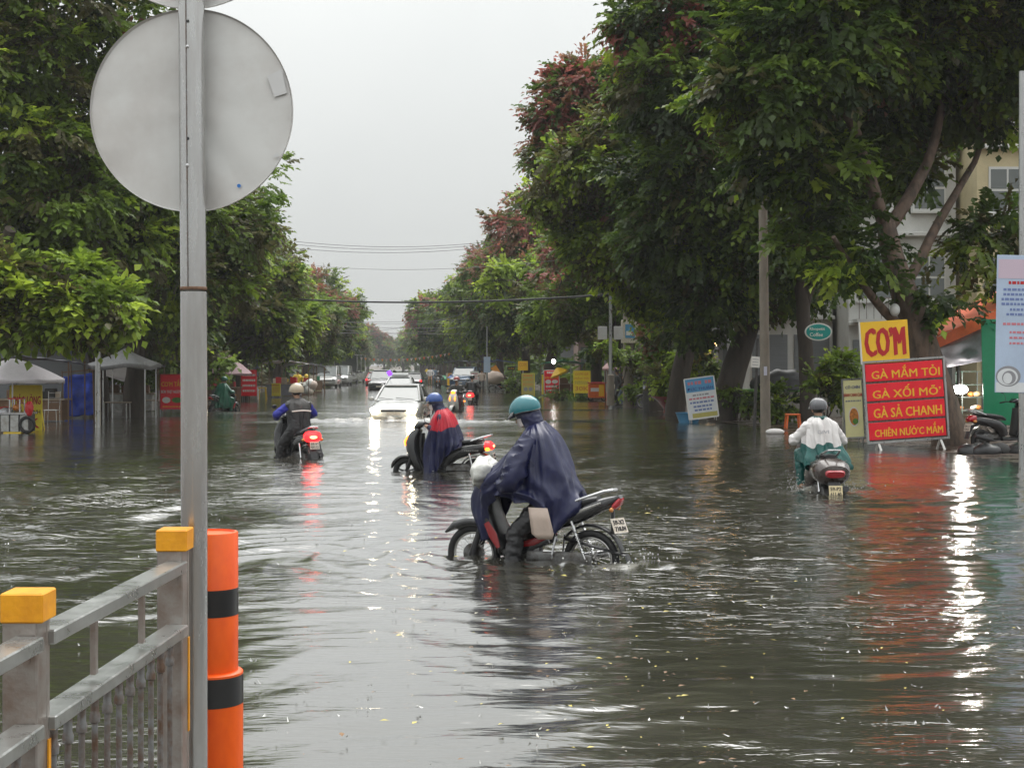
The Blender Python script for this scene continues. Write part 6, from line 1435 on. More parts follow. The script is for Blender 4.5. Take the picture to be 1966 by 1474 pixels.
T = thing('canopy_tent', 'grey fabric canopy on thin poles over the left pavement', 'canopy', (at(240, 0, 52).x, 52, 0)); s = F / 52; zt = CAMZ - (668 - HY) / s; ze = CAMZ - (700 - HY) / s
q = MB(); rows = []
for v in np.linspace(.001, 1, 7): rows.append([Vector((R_ * 1.02 * math.copysign(min(1, abs(math.cos(a)) * 1.25), math.cos(a)), 1.3 * v * math.copysign(min(1, abs(math.sin(a)) * 1.25), math.sin(a)), zt - (zt - ze) * v ** .85 + .05 * math.sin(a * 4) * v * v)) for a in np.linspace(0, 2 * math.pi, 48, endpoint=False) for R_ in (v * 56 / s,)])
rows.append([p + Vector((0, 0, -.14)) for p in rows[-1]]); q.grid(rows, closed=True); q.build('canopy', 'tarp_pale', T, True).modifiers.new('t', 'SOLIDIFY').thickness = .006
for px, y in ((213, -1.0), (292, -1.0), (200, 1.1), (285, 1.1)): MB().tube([((px - 240) / s, y, -.1), ((px - 240) / s, y, ze + .1)], .025, 8).build('post', 'galv', T)
tarp('white_sheet', 'white sheet hung behind the canopy poles', (at(203, 700, 56), at(250, 703, 56), at(247, 736, 56), at(204, 722, 56)), 'white_cloth', 10, 8, .06, 5, 'sheet')
mat('table_top', (.30, .24, .18), .5, var=.2)
def table(name, label, px, py, Y, w_, d, h, top, leg, yaw=0):
    T = thing(name, label, 'table', (at(px, 0, Y).x, Y, 0.0), yaw); MB().box((0, 0, h), (w_, d, .035), bev=.008).build('tabletop', top, T)
    for x in (-1, 1):
        for y in (-1, 1): MB().bar((x * (w_ / 2 - .05), y * (d / 2 - .05), -.08), (x * (w_ / 2 - .06), y * (d / 2 - .06), h), .035, .035).build('leg', leg, T)
    return T
table('low_table', 'low table under the grey canopy with a pale top', 225, 775, 53, .9, .6, .55, 'table_top', 'galv'); table('low_table', 'low table behind the dark trunk by the red sign', 285, 775, 56, .9, .6, .55, 'table_top', 'galv')
board('food_sign', 'red broken rice sign half hidden by the sign post', 331, 752, 46, 66, 55, 'board_red', [('CƠM TẤM', .24, .22, .90, 'ink_yellow'), ('BÚN THỊT NƯỚNG', .50, .13, .92, 'ink_white')], frame='red_paint', legs=2, foot=.06, bars=[(.1, .9, .93, .03, 'ink_yellow')], ovals=[(-.25, .74, .17, .09, 'ink_white'), (.2, .74, .22, .08, 'oval_green')])
board('food_sign', 'tall red menu board behind the mauve umbrella', 478, 735, 30, 50, 76, 'board_red', bars=[(.1, .9, .2, .08, 'ink_white'), (.1, .9, .4, .08, 'ink_white'), (.1, .9, .6, .08, 'ink_white'), (.1, .9, .8, .08, 'ink_white')], legs=2, foot=.3)
T = thing('foam_box', 'white foam box beside the lamp pole on the left', 'box', tuple(at(484, 766, 81))); MB().box((0, 0, .22), (.68, .5, .5), bev=.03).build('box_body', 'plate_white', T); MB().box((0, 0, .50), (.72, .54, .08), bev=.02).build('lid', 'white_paint', T)
def stool(label, px, py, Y, m, h=.55):
    T = thing('stool', label, 'stool', (at(px, 0, Y).x, Y, 0)); MB().box((0, 0, h), (.42, .36, .05), bev=.015).build('seat', m, T)
    for x in (-1, 1):
        for y in (-1, 1): MB().bar((x * .22, y * .18, -.1), (x * .17, y * .14, h), .045, .045).build('leg', m, T)
stool('yellow plastic stool beside the lamp pole on the left', 504, 760, 82, 'yellow_paint', .62); stool('orange topped table stool under the oval sign', 1522, 800, 44, 'orange_paint', .42)
board('price_board', 'small yellow and white price board near the tan helmet rider', 530, 748, 17, 24, 84, 'board_lemon', bars=[(.1, .9, .15, .10, 'board_orange'), (.1, .9, .35, .06, 'board_orange'), (.1, .9, .5, .06, 'board_orange'), (.1, .9, .65, .06, 'board_orange')], legs=2, foot=.15)
board('stall_board', 'pale green board by the white minivan', 611, 740, 12, 12, 112, 'board_cream'); board('street_sign', 'small yellow warning board far off among people', 820, 712, 6, 7, 140, 'yellow_paint', roll=45, legs=0)
T = thing('warning_post', 'thin post carrying the small yellow warning board', 'post', (at(820, 0, 140).x, 140.05, 0)); MB().tube([(0, 0, -.1), (0, 0, 1.4)], .03, 6).build('shaft', 'galv', T)

# stalls seen as low roofs on posts with goods
def stall(label, px, Y, w_, d, h, roof, goods, boxes=5, yaw=0, seed=0):
    T = thing('market_stall', label, 'stall', (at(px, 0, Y).x, Y, 0.02), yaw); rr = random.Random(seed)
    q = MB(); q.grid([[Vector((x, y, h + .18 * (1 - abs(x) / (w_ / 2)) - .10 * (y / d + .5) + .03 * math.sin(9 * x + 5 * y))) for x in np.linspace(-w_ / 2, w_ / 2, 9)] for y in np.linspace(d / 2, -d / 2, 5)]); q.build('roof_sheet', roof, T, True).modifiers.new('t', 'SOLIDIFY').thickness = .02
    for x in (-1, 1):
        for y in (-1, 1): MB().tube([(x * (w_ / 2 - .06), y * (d / 2 - .06), -.1), (x * (w_ / 2 - .06), y * (d / 2 - .06), h)], .025, 6).build('post', 'wood_brown', T)
    MB().box((0, -d * .2, .72), (w_ * .86, d * .45, .05)).build('counter', 'table_top', T); MB().box((0, -d * .2, .36), (w_ * .8, d * .4, .66)).build('counter_front', rr.choice(('wood_brown', 'tarp_grey', 'cart_metal')), T)
    for k in range(boxes):
        a = rr.uniform(.18, .38); MB().box((rr.uniform(-w_ * .38, w_ * .38), -d * .2, .75 + a / 2), (a, a, a), bev=.02).build('goods_box', rr.choice(goods), T)
STALLS = [('stall with white scalloped roof by the yellow stool', 548, 90, 2.6, 1.8, 2.0, 'white_cloth', ('red_paint', 'table_top', 'plate_white')), ('stall with dark roof and red goods left of the tan helmet', 575, 98, 2.2, 1.6, 1.9, 'tarp_grey', ('red_paint', 'yellow_paint', 'plate_white')),
    ('stall under the patched umbrella with stacked boxes', 598, 108, 2.0, 1.6, 1.8, 'umb_grey', ('wood_brown', 'plate_white', 'green_paint')), ('dim brown stall under the mauve umbrella', 425, 76, 2.6, 1.8, 1.9, 'umb_mauve', ('red_paint', 'wood_brown', 'table_top')), ('dark stall behind the yellow porridge sign', 60, 50, 3.2, 2, 2.0, 'tarp_grey', ('wood_brown', 'black_matt', 'table_top')), ('dark stall with brown goods behind the grey canopy', 235, 60, 3.2, 2, 1.9, 'tarp_grey', ('wood_brown', 'table_top')),
    ('blue roofed stall on the right pavement', 958, 112, 2.4, 2, 2.1, 'blue_paint', ('board_olive', 'wood_brown', 'plate_white')), ('stall under the pink umbrella with pale goods', 1215, 70, 2.6, 1.8, 1.9, 'tarp_grey', ('plate_white', 'wood_brown', 'board_orange')), ('stall behind the yellow price boards', 1080, 90, 2.6, 1.8, 2.0, 'green_paint', ('plate_white', 'wood_brown')), ('far stall with dark blue roof on the right', 885, 135, 3, 2, 2.1, 'car_blue', ('board_orange', 'plate_white')), ('far stall beside the pink lit sign', 925, 124, 2.5, 2, 2.1, 'tarp_grey', ('board_orange', 'wood_brown'))]
for k, (lb, px, Yd, w_, d, h, rf, gd) in enumerate(STALLS): stall(lb, px, Yd, w_, d, h, rf, gd, 6, .1 * (k % 3 - 1), k)

# right pavement boards
board('price_board', 'yellow garlic chicken rice price board beside the orange cart', 1117, 733, 32, 42, 78, 'board_lemon', [('CƠM GÀ', .13, .12, .80, 'board_orange'), ('MẮM TỎI', .32, .12, .86, 'board_orange'), ('30K', .80, .20, .80, 'board_orange')], bars=[(.08, .92, .49, .04, 'board_olive'), (.08, .92, .57, .04, 'board_olive')], frame='board_lemon', legs=2, foot=.2)
board('food_sign', 'red noodle soup sign with white frame on the right pavement', 1059, 733.5, 29, 46, 88, 'board_red', [('BÚN BÒ HUẾ', .28, .15, .90, 'ink_yellow')], bars=[(.2, .8, .10, .08, 'ink_white'), (.12, .88, .68, .09, 'ink_white'), (.12, .88, .85, .08, 'ink_white')], ovals=[(-.22, .48, .19, .09, 'ink_white'), (.22, .48, .2, .08, 'ink_white')], frame='ink_white', legs=2, foot=.15, roll=1)
board('food_sign', 'yellow edge of a second sign just behind the red noodle sign', 1045, 738, 10, 38, 90, 'board_lemon', legs=2, foot=.2)
board('food_sign', 'tall yellow beef noodle sign left of the red one', 1014, 737, 24, 40, 96, 'board_olive', [('BÚN BÒ', .28, .16, .80, 'board_orange'), ('BÒ KHO', .50, .16, .80, 'board_orange')], bars=[(.15, .85, .10, .08, 'board_orange')], ovals=[(-.2, .75, .16, .1, 'smudge_grey'), (.2, .75, .16, .1, 'smudge_grey')], frame='board_lemon', legs=2, foot=.3)
board('food_sign', 'small yellow box sign above the tall yellow noodle sign', 1004, 702, 19, 18, 96, 'board_yellow', [('CƠM', .40, .40, .70, 'board_orange')])
T = thing('sign_post', 'post behind the yellow box sign', 'post', (at(1004, 0, 96.1).x, 96.1, 0)); MB().tube([(0, 0, -.1), (0, 0, 2.1)], .04, 8).build('shaft', 'galv', T)
board('lit_sign', 'pink and white lit box sign far down the right pavement', 911, 722, 16, 19, 116, 'ink_white', bars=[(.1, .9, .25, .12, 'smudge_pink'), (.1, .9, .5, .12, 'smudge_pink'), (.1, .9, .75, .12, 'smudge_pink')], legs=2, foot=.6)
board('tilted_board', 'tilted yellow board on the blue roofed stall', 953, 713, 12, 22, 108, 'board_orange', roll=32); board('yellow_panel', 'plain yellow panel far off on the right pavement', 863, 733, 9, 14, 125, 'board_yellow', legs=2, foot=.4)
board('hanging_banner', 'pale blue banner on the slim far lamp pole', 935, 700, 13, 30, 101, 'banner_blue', th=.02)
board('stall_board', 'dark board with yellow letters over the blue roofed stall', 981, 707, 14, 7, 104, 'black_matt', [('CÀ PHÊ', .5, .5, .8, 'ink_yellow')])
T = thing('orange_cart', 'small orange drinks cart with printed sides behind the lamp post', 'food cart', (at(1146, 0, 77).x, 77, 0.04)); s = F / 77
MB().box((0, 0, .50), (33 / s, .5, 27 / s), bev=.02).build('cart_body', 'orange_paint', T); MB().box((.22, -.255, .52), (10 / s, .008, 22 / s)).build('yellow_print', 'board_yellow', T); MB().box((-.12, -.255, .56), (16 / s, .008, 7 / s)).build('white_print', 'ink_white', T); MB().box((0, 0, .92), (36 / s, .56, .05), bev=.01).build('counter', 'red_paint', T)
for x in (-.34, .34): q = MB(); q.torus((x, -.2, .10), .11, .03, 'y', 18, 6); q.build('wheel', 'rubber', T, True)
T = thing('red_canister', 'red canister beside the orange cart', 'canister', (at(1166, 0, 76).x, 76, .02)); q = MB(); q.lathe([(.001, 0), (.10, 0), (.11, .03), (.11, .38), (.06, .46), (.04, .52), (.001, .52)], 16); q.build('tank', 'red_paint', T, True)

# poles
mat('pole_concrete', (.22, .19, .155), .85, var=.25, vscale=4, bump=.3, bscale=30, stretch=(1, 1, .4)); mat('pole_dark', (.05, .047, .045), .7, var=.5, vscale=7); mat('sticker', (.55, .55, .66), .5)
def pole(label, px, base, Y, top, r0, r1, m='galv', lean=0, name='lamp_post', cat='pole', arm=None):
    p = at(px, base, Y); s = F / Y; z1 = CAMZ - (top - HY) / s; T = thing(name, label, cat, (p.x, Y, -.15)); h = z1 + .15
    q = MB(); q.tube([(0, 0, 0), (lean * .5, 0, h * .5), (lean, 0, h)], [r0, (r0 + r1) / 2, r1], 14); q.build('shaft', m, T, True)
    if arm:
        q = MB(); q.tube([(lean, 0, h - .1), (lean + arm * .5, -.3, h + .5), (lean + arm, -.6, h + .65)], [.05, .04, .035], 8); q.build('lamp_arm', m, T, True)
        q = MB(); q.box((lean + arm * 1.1, -.7, h + .65), (.5, .22, .10), bev=.04); q.build('lamp_head', 'galv_dark', T)
    return T, h
T, h = pole('tall weathered concrete pole in front of the leaning trunks', 1470, 830, 41.5, 140, .145, .11, 'pole_concrete', -.12, 'utility_pole')
q = MB(); q.box((-.1, -.14, CAMZ + (HY - 375) / F * 41.5 + .15), (.20, .12, .22), bev=.02); q.build('junction_box', 'plate_white', T); q = MB(); q.box((-.03, -.142, CAMZ - (712 - HY) / F * 41.5 + .15), (.09, .012, .25)); q.build('sticker', 'sticker', T)
T, h = pole('grey lamp post with two back plates in front of the pink umbrella', 1172, 785, 63, 478, .085, .06, 'galv', 0, 'lamp_post', arm=-1.6)
for x in (-.34, .34): MB().box((x, .0, CAMZ - (640 - HY) / F * 63 + .15 + .02), (.40, .03, .56), bev=.01).build('sign_plate', 'sign_back', T)
q = MB(); q.lathe([(.09, 0), (.17, .02), (.17, .5), (.15, 1.3), (.09, 1.35)], 14, Matrix.Translation((0, 0, .3))); q.build('base_sleeve', 'pole_concrete', T, True)
T, h = pole('dark sticker covered pole behind the parked motorcycle', 1240, 792, 60.5, 470, .13, .10, 'pole_dark', 0, 'utility_pole')
for k in range(7): a = random.uniform(-1.2, 1.2); z = random.uniform(.8, 3.4); MB().box((.135 * math.sin(a), -.135 * math.cos(a), z), (.10, .01, .16), R=Matrix.Rotation(a, 3, 'Z')).build('sticker', random.choice(('sticker', 'red_paint', 'board_orange', 'board_white')), T)
T, h = pole('tan square utility pillar with meter box and blue poster', 1206, 780, 66, 490, .24, .22, 'pole_concrete', 0, 'utility_pole')
s = F / 66; MB().box((.05, -.30, CAMZ + (HY - 637) / s + .15), (33 / s, .2, 44 / s), bev=.02).build('meter_box', 'plate_white', T); MB().box((.05, -.41, CAMZ + (HY - 636) / s + .15), (18 / s, .02, 26 / s)).build('poster', 'board_sky', T); MB().box((.62, -.3, CAMZ + (HY - 642) / s + .15), (12 / s, .05, 20 / s)).build('red_plate', 'board_orange', T); MB().box((.62, -.3, CAMZ + (HY - 662) / s + .15), (12 / s, .1, 16 / s)).build('grey_box', 'galv', T); MB().box((.02, -.42, CAMZ + (HY - 640) / s + .15), (12 / s, .01, 8 / s)).build('white_print', 'ink_white', T)
pole('slim far lamp pole with a pale blue banner', 935, 755, 101.3, 626, .07, .05, 'galv', 0)
T, h = pole('pale concrete pole between the blue sheet and the canopy', 188, 820, 45, 395, .085, .075, 'galv', 0, 'utility_pole')
T, h = pole('slim steel lamp pole with a narrow blue banner on the left', 488, 766, 82, 566, .085, .06, 'galv', 0); MB().box((.16, -.02, CAMZ + (HY - 690) / F * 82 + .15), (.20, .02, 1.9)).build('banner', 'banner_blue', T)
pole('dark thin post with white notice left of the concrete pole', 1448, 800, 43.5, 650, .05, .04, 'pole_dark', .1, 'post'); board('notice', 'white paper notice on the dark thin post', 1450.5, 695, 17, 21, 43.3, 'ink_white', bars=[(.15, .85, .25, .06, 'smudge_grey'), (.15, .85, .5, .06, 'smudge_grey'), (.15, .85, .75, .06, 'smudge_grey')], roll=-5, th=.015)

# parked motorbikes, pots, basin, low wall, fairy lights
kp = bpy.data.objects['motorcycle']
def bike_copy(src, label, px, Y, deg, z=0.02, swap=None, group=None): return dup(src, label, ((px - CX) / F * Y, Y, z), math.radians(deg), group, swap)
bike_copy(b1, 'parked motorcycle standing behind the dark sticker covered pole', 1262, 62.5, 172, .03); bike_copy(b2, 'parked dark scooter in the heap beneath the green hoarding', 1925, 33, 20, -.02, {'headlight': 'lens_clear', 'tail_light': 'tail_red', 'bulb': 'tail_red', 'turn_signal': 'amber_lens'})
bike_copy(b1, 'parked motorcycle loaded with a big pale bundle on the right pavement', 962, 104, 10, -.1); bike_copy(b1, 'parked motorcycle next to the loaded one', 976, 106, -20, -.05)
T = thing('cargo_bundle', 'big pale pinkish bundle tied on the parked motorcycle', 'bundle', (at(950, 0, 104).x, 104, .6)); q = MB(); q.ball((0, 0, .35), .62, 22, 14, sc=(1.1, .7, .78)); q.v = [tuple(Vector(p) * (1 + .10 * mnoise.noise(Vector(p) * 3))) for p in q.v]; q.build('sacking', 'beige_cloth', T, True)
T = thing('planter_bowl', 'dark red bowl planter on the wet pavement', 'planter', (at(1287, 0, 57).x, 57, .02)); q = MB(); q.lathe([(.001, .12), (.2, .12), (.25, 0), (.28, .02), (.25, .14), (.55, .50), (.74, .62), (.76, .66), (.70, .66), (.001, .58)], 32); q.build('bowl', 'bike_red', T, True)
T = thing('blue_basin', 'blue plastic basin at the foot of the blue price board', 'basin', (at(1322, 0, 48.5).x, 48.5, -.03)); q = MB(); q.lathe([(.001, .02), (.30, 0), (.42, .34), (.45, .36), (.42, .36), (.29, .04)], 30); q.build('bowl', 'board_sky', T, True)
T = thing('low_wall', 'low planter wall with a lime green edge behind the concrete pole', 'wall', (at(1500, 0, 52).x, 52, 0)); MB().box((0, 0, .45), (5.2, .4, 1.0), bev=.02).build('wall_body', 'concrete', T); MB().box((0, -.02, 1.0), (5.3, .46, .10), bev=.02).build('coping', 'oval_green', T)
T = thing('tarp_heap', 'black tarpaulin heap on the low planter wall', 'tarpaulin', (at(1500, 0, 52).x, 52, .95)); q = MB(); q.ball((0, 0, .2), .8, 24, 14, sc=(1.3, .5, .7)); q.v = [(p[0], p[1], max(.06, p[2])) for p in [tuple(Vector(p) * (1 + .25 * mnoise.noise(Vector(p) * 2))) for p in q.v]]; q.build('sheet', 'black_cloth', T, True)
T = thing('fairy_lights', 'row of warm glowing bulbs strung between the two dark trunks', 'lights', tuple(at(1350, 668, 57)))
for k in range(7):
    px, py = 1326 + k * 8.2, 678 - k * 3.0; q = MB(); q.ball(at(px, py, 57) - Vector(T.location), .055, 10, 7, sc=(1, 1, 1.3)); q.build('bulb', 'bulb_warm', T, True)
MB().tube([at(1320, 676, 57) - Vector(T.location), at(1350, 664, 57) - Vector(T.location), at(1380, 654, 57) - Vector(T.location)], .01, 5).build('wire', 'black_plastic', T)
for px, py, Yd, lb in ((1063, 694, 87, 'single white bulb above the red noodle sign'), (1718, 595, 34, 'white plastic bag like lamp above the rice sign'),):
    T = thing('hanging_lamp', lb, 'lamp', tuple(at(px, py, Yd))); q = MB(); q.ball((0, 0, 0), .11 if Yd > 50 else .12, 14, 9, sc=(1, 1, 1.25)); q.build('globe', 'bulb_white' if Yd > 50 else 'white_paint', T, True); MB().tube([(0, 0, .1), (.02, .05, .9)], .012, 5).build('cord', 'black_plastic', T)
T = thing('sack', 'small white sack lying at the foot of the concrete pole', 'sack', (at(1488, 0, 40.5).x, 40.5, -.02)); q = MB(); q.ball((0, 0, .08), .20, 16, 10, sc=(1.3, .8, .5)); q.build('cloth', 'white_cloth', T, True)
T = thing('rubbish_heap', 'dark heap of rubbish and white bags below the green hoarding', 'rubbish', (at(1915, 0, 31.5).x, 31.5, -.03))
for k in range(9): q = MB(); c_ = Vector((random.uniform(-.7, .7), random.uniform(-.3, .3), .08)); q.ball(c_, random.uniform(.15, .28), 14, 9, sc=(1.2, 1, .7)); q.v = [tuple(Vector(p) + Vector((1, 1, 1)) * .05 * mnoise.noise(Vector(p) * 6)) for p in q.v]; q.build('bag', random.choice(('black_matt', 'black_plastic', 'black_plastic', 'white_cloth', 'wood_brown')), T, True)

# more people and riders
def stander(label, px, Y, z, rz, top, bottom, group=None, h=1.0, sleeves=None):
    T, Hd, Fm, hc = person(label, (at(px, 0, Y).x, Y, z), math.radians(rz), (0, 0, .90 * h), (.02, 0, 1.40 * h), (.05, 0, 1.58 * h), (1, 0, -.1), [(.12, .26, .88 * h), (.18, -.22, .95 * h)], [(.03, .12, 0), (-.04, -.12, 0)], ('skin', top, sleeves or top, bottom, 'shoe'), 1.0, .03, False, group, knee_pole=(1, .1, 0)); return T
stander('person in black shirt standing under the pink umbrella', 1187, 67, .02, 200, 'black_cloth', 'black_cloth', sleeves='black_cloth'); stander('person in plum top and jeans standing under the pink umbrella', 1199, 67.6, .02, 160, 'plum_cloth', 'denim', sleeves='skin')
stander('distant person in pale top by the small yellow warning board', 826, 138, 0, -90, 'white_cloth', 'skin'); stander('distant person in pale blue by the right kerb', 834, 139, 0, -80, 'denim', 'denim'); stander('distant person in pink shirt before the pink lit sign', 925, 106, -.1, -100, 'beige_cloth', 'grey_cloth')
stander('stall keeper in red under the mauve umbrella', 412, 74, 0, -60, 'red_cloth', 'grey_cloth'); stander('vendor in yellow bent beside the white bags', 571, 92, 0, -60, 'yellow_paint', 'grey_cloth', h=.92)
def far_rider(label, bike_label, src, px, Y, deg, mats, hm, swap=None, drape_m=None):
    b = bike_copy(src, bike_label, px, Y, deg, ROAD, swap)
    T, Hd, Fm, hc = person(label, tuple(b.location), math.radians(deg), (-.20, 0, .84), (-.10, 0, 1.34), (-.03, 0, 1.54), (1, 0, -.1), [(.20, .31, 1.07), (.20, -.31, 1.07)], [(.16, .16, .29), (.12, -.2, .25)], mats, 1.1, .028, False, pad=.02)
    helmet(T, hc, Fm, hm)
    if drape_m:
        cols = []
        for k in range(12):
            a = 2 * math.pi * k / 12; c_, s_ = math.cos(a), math.sin(a); cols.append([(-.10 + .10 * c_, .11 * s_, 1.43), (-.14 + .22 * c_, .28 * s_, 1.28), (-.2 + .34 * c_, .36 * s_, .95), (-.25 + .42 * c_, .40 * s_, .60), (-.26 + .40 * c_, .40 * s_, .42)])
        cloth(drape(cols, 72, 24, 9, .05, 33), 'poncho', drape_m, T)
    return T
DARK = {'headlight': 'lens_clear', 'tail_light': 'tail_red', 'bulb': 'tail_red', 'turn_signal': 'amber_lens'}
far_rider('rider in grey brown jacket on the oncoming white scooter', 'white scooter with an orange light coming towards the camera', b2, 876, 60, -102, ('skin', 'grey_cloth', 'grey_cloth', 'plum_cloth', 'shoe'), 'red_helmet', {'headlight': 'amber_lit', 'tail_light': 'tail_red', 'bulb': 'tail_red', 'turn_signal': 'amber_lit', 'front_apron': 'bike_white', 'fender': 'bike_white', 'handlebar_cover': 'bike_white'})
far_rider('rider in dark jacket riding away with a red light', 'scooter with a single red tail light riding away on the right', b3, 907, 71, 84, ('skin', 'black_cloth', 'grey_cloth', 'black_cloth', 'shoe'), 'black_gloss')
far_rider('rider in green poncho on the left by the mauve umbrella', 'dark motorcycle under the green poncho rider', b1, 432, 60, 60, ('skin', 'green_cloth', 'green_cloth', 'green_cloth', 'shoe'), 'green_cloth', None, 'green_cloth')
far_rider('distant rider in dark clothes near the right kerb', 'distant dark scooter near the right kerb', b2, 842, 122, -90, ('skin', 'grey_cloth', 'grey_cloth', 'black_cloth', 'shoe'), 'black_gloss', DARK)
T = thing('goods_bags', 'pale plastic bags and yellow goods heaped by the left kerb', 'goods', (at(585, 0, 92).x, 92, -.05))
for k in range(9): q = MB(); q.ball((random.uniform(-.6, .6), random.uniform(-.2, .2), random.uniform(.15, .8)), random.uniform(.16, .30), 12, 8); q.v = [tuple(Vector(p) + Vector((1, 1, 1)) * .06 * mnoise.noise(Vector(p) * 6)) for p in q.v]; q.build('bag', random.choice(('bag_film', 'bag_film', 'plate_white', 'beige_cloth')), T, True)
for k in range(3): q = MB(); q.ball((-.5 + .3 * k, 0, 1.0 + .12 * k), .13, 10, 7); q.build('yellow_ball', 'yellow_paint', T, True)

# overhead cables and bunting
mat('cable', (.02, .02, .021), .6); mat('wire_grey', (.16, .16, .165), .5)
def cable(label, a, b, sag, r, m='cable', n=24, group='cables slung across the street'):
    a, b = Vector(a), Vector(b); T = thing('overhead_cable', label, 'cable', tuple(a), 0, group); P = [(a.lerp(b, t) - a) - Vector((0, 0, sag * 4 * t * (1 - t))) for t in np.linspace(0, 1, n)]
    MB().tube(P, r, 5).build('strand', m, T, True); return T
cable('thick black cable crossing the street low in front of the trees', at(455, 566, 80), at(1240, 560, 60.5), .42, .045)
for k, (ya, yb) in enumerate(((452, 462), (458, 466), (466, 471))): cable(('uppermost', 'middle', 'lowest')[k] + ' of three thin wires high across the sky', at(480, ya, 92), at(960, yb, 96), .55, .016, 'wire_grey')
cable('thin single wire across the sky below the three wires', at(590, 508, 105), at(1170, 488, 63), .5, .012, 'wire_grey')
for k, (xa, ya, xb, yb, sg) in enumerate(((520, 606, 960, 612, .5), (540, 612, 980, 606, .35), (530, 618, 1010, 622, .4), (545, 624, 940, 618, .8), (600, 640, 930, 590, .6), (560, 622, 900, 640, .3))): cable(('wire', 'sagging wire', 'lower wire', 'deep sagging wire', 'slanting wire', 'short wire')[k] + ' in the bundle above the traffic', at(xa, ya, 118), at(xb, yb, 112), sg, .014, 'wire_grey')
T = thing('bunting', 'string of small orange and pale flags across the far road', 'bunting', tuple(at(640, 676, 150))); o = Vector(T.location)
P = [at(630 + 240 * t, 676 + 52 * t * (1 - t), 150) - o for t in np.linspace(0, 1, 31)]; MB().tube(P, .012, 4).build('cord', 'wire_grey', T)
for k, p in enumerate(P[1:-1]): MB().add([p + Vector((-.13, 0, 0)), p + Vector((.13, 0, 0)), p + Vector((.0, .01, -.30))], [(0, 1, 2)]).build('flag', ('board_orange', 'beige_cloth', 'orange_paint', 'plate_white')[k % 4], T)
# ------------------------------------------------------------------ buildings behind the trees, shrubs
mat('wall_yellow', (.55, .47, .29), .8, var=.1, vscale=1.5, bump=.1); mat('wall_white', (.55, .55, .53), .8, var=.12, vscale=1.2, bump=.1); mat('wall_grey', (.24, .24, .235), .85, var=.2, vscale=1.2, bump=.15); mat('wall_pink', (.42, .30, .27), .8, var=.12, vscale=1.2)
mat('wall_tan', (.34, .28, .20), .85, var=.15, vscale=1.4); mat('shutter', (.16, .17, .18), .5, .4, var=.2, stretch=(.2, .2, 12), vscale=6); mat('roof_sheet', (.12, .10, .09), .6, .3, var=.3, vscale=2); mat('frame_white', (.6, .6, .58), .5)
def building(label, x0, x1, Y, h, wall, floors, bays, side=1, depth=9, roof='roof_sheet', yaw=0.0, shop='shutter'):
    """facade towards -y from x0 to x1, windows with frame, panes and sill; a shop front at street level"""
    w_ = x1 - x0; T = thing('shophouse', label, 'building', ((x0 + x1) / 2, Y, 0), yaw)
    fh = h / floors; q = MB(); q.box((0, depth / 2, h / 2 - .3), (w_, depth, h + .6)); q.build('wall', wall, T)
    MB().box((0, depth / 2 - .15, h + .14), (w_ + .5, depth + .5, .28)).build('roof', roof, T)
    for f in range(floors):
        if f: MB().box((0, -.14, f * fh), (w_ + .1, .30, .16), bev=.02).build('ledge', 'frame_white', T)
        for b in range(bays):
            cx = -w_ / 2 + w_ * (b + .5) / bays; ww = w_ / bays * .62
            if f == 0:
                MB().box((cx, -.03, fh * .42), (w_ / bays * .84, .08, fh * .80)).build('shop_shutter', shop, T); continue
            zc = f * fh + fh * .52; hh = fh * .52
            wn = MB().box((cx, -.02, zc), (ww, .06, hh)).build('window', 'frame_white', T)
            for i in (-1, 1):
                for j in (-1, 1): MB().box((cx + i * ww * .235, -.053, zc + j * hh * .235), (ww * .42, .012, hh * .42)).build('pane', 'glass', wn)
            MB().box((cx, -.10, zc - hh / 2 - .05), (ww + .2, .2, .08)).build('sill', 'frame_white', wn)
            if f == 1 and b % 2 == 0:
                bal = MB().box((cx, -.5, f * fh + .1), (ww + .6, .9, .12)).build('balcony', wall, T)
                for k in range(7): MB().bar((cx - ww / 2 - .2 + k * (ww + .4) / 6, -.92, f * fh + .16), (cx - ww / 2 - .2 + k * (ww + .4) / 6, -.92, f * fh + .95), .025, .025).build('baluster', 'galv_dark', bal)
                MB().box((cx, -.92, f * fh + .97), (ww + .6, .05, .05)).build('handrail', 'galv_dark', bal)
    return T
building('yellow building with white framed windows behind the big tree', 17.6, 24.5, 56, 13.5, 'wall_yellow', 4, 3)
building('white house front glimpsed behind the forked branches', 13.2, 17.4, 58, 10.5, 'wall_white', 3, 2)
building('pale grey house behind the oval sign', 9.6, 13.0, 60, 7.6, 'wall_white', 2, 2)
building('grey shaded shop behind the low planter wall', 9.2, 16.5, 66, 6.5, 'wall_grey', 2, 3)
building('tan shophouse behind the pink umbrella', 7.6, 14.5, 80, 7.5, 'wall_tan', 2, 3); building('grey shophouse behind the yellow price boards', 6.6, 13.5, 97, 8.5, 'wall_grey', 2, 3); building('pink shophouse far back on the right', 5.2, 12.2, 116, 8, 'wall_pink', 2, 3); building('grey shophouse far back beyond the blue roofed stall', 3.6, 11, 140, 8, 'wall_grey', 2, 3)
building('dim shophouse behind the yellow porridge sign', -24.5, -16.6, 58, 7.0, 'wall_grey', 2, 3); building('tan shophouse behind the grey canopy', -27.0, -20.2, 74, 7.5, 'wall_tan', 2, 3); building('grey shophouse behind the mauve umbrella', -28, -21.0, 92, 7, 'wall_grey', 2, 3); building('pink shophouse behind the white minivan', -29, -22, 112, 7.5, 'wall_pink', 2, 3); building('grey shophouse beyond the left tree row', -31, -23.5, 138, 8, 'wall_grey', 2, 3)

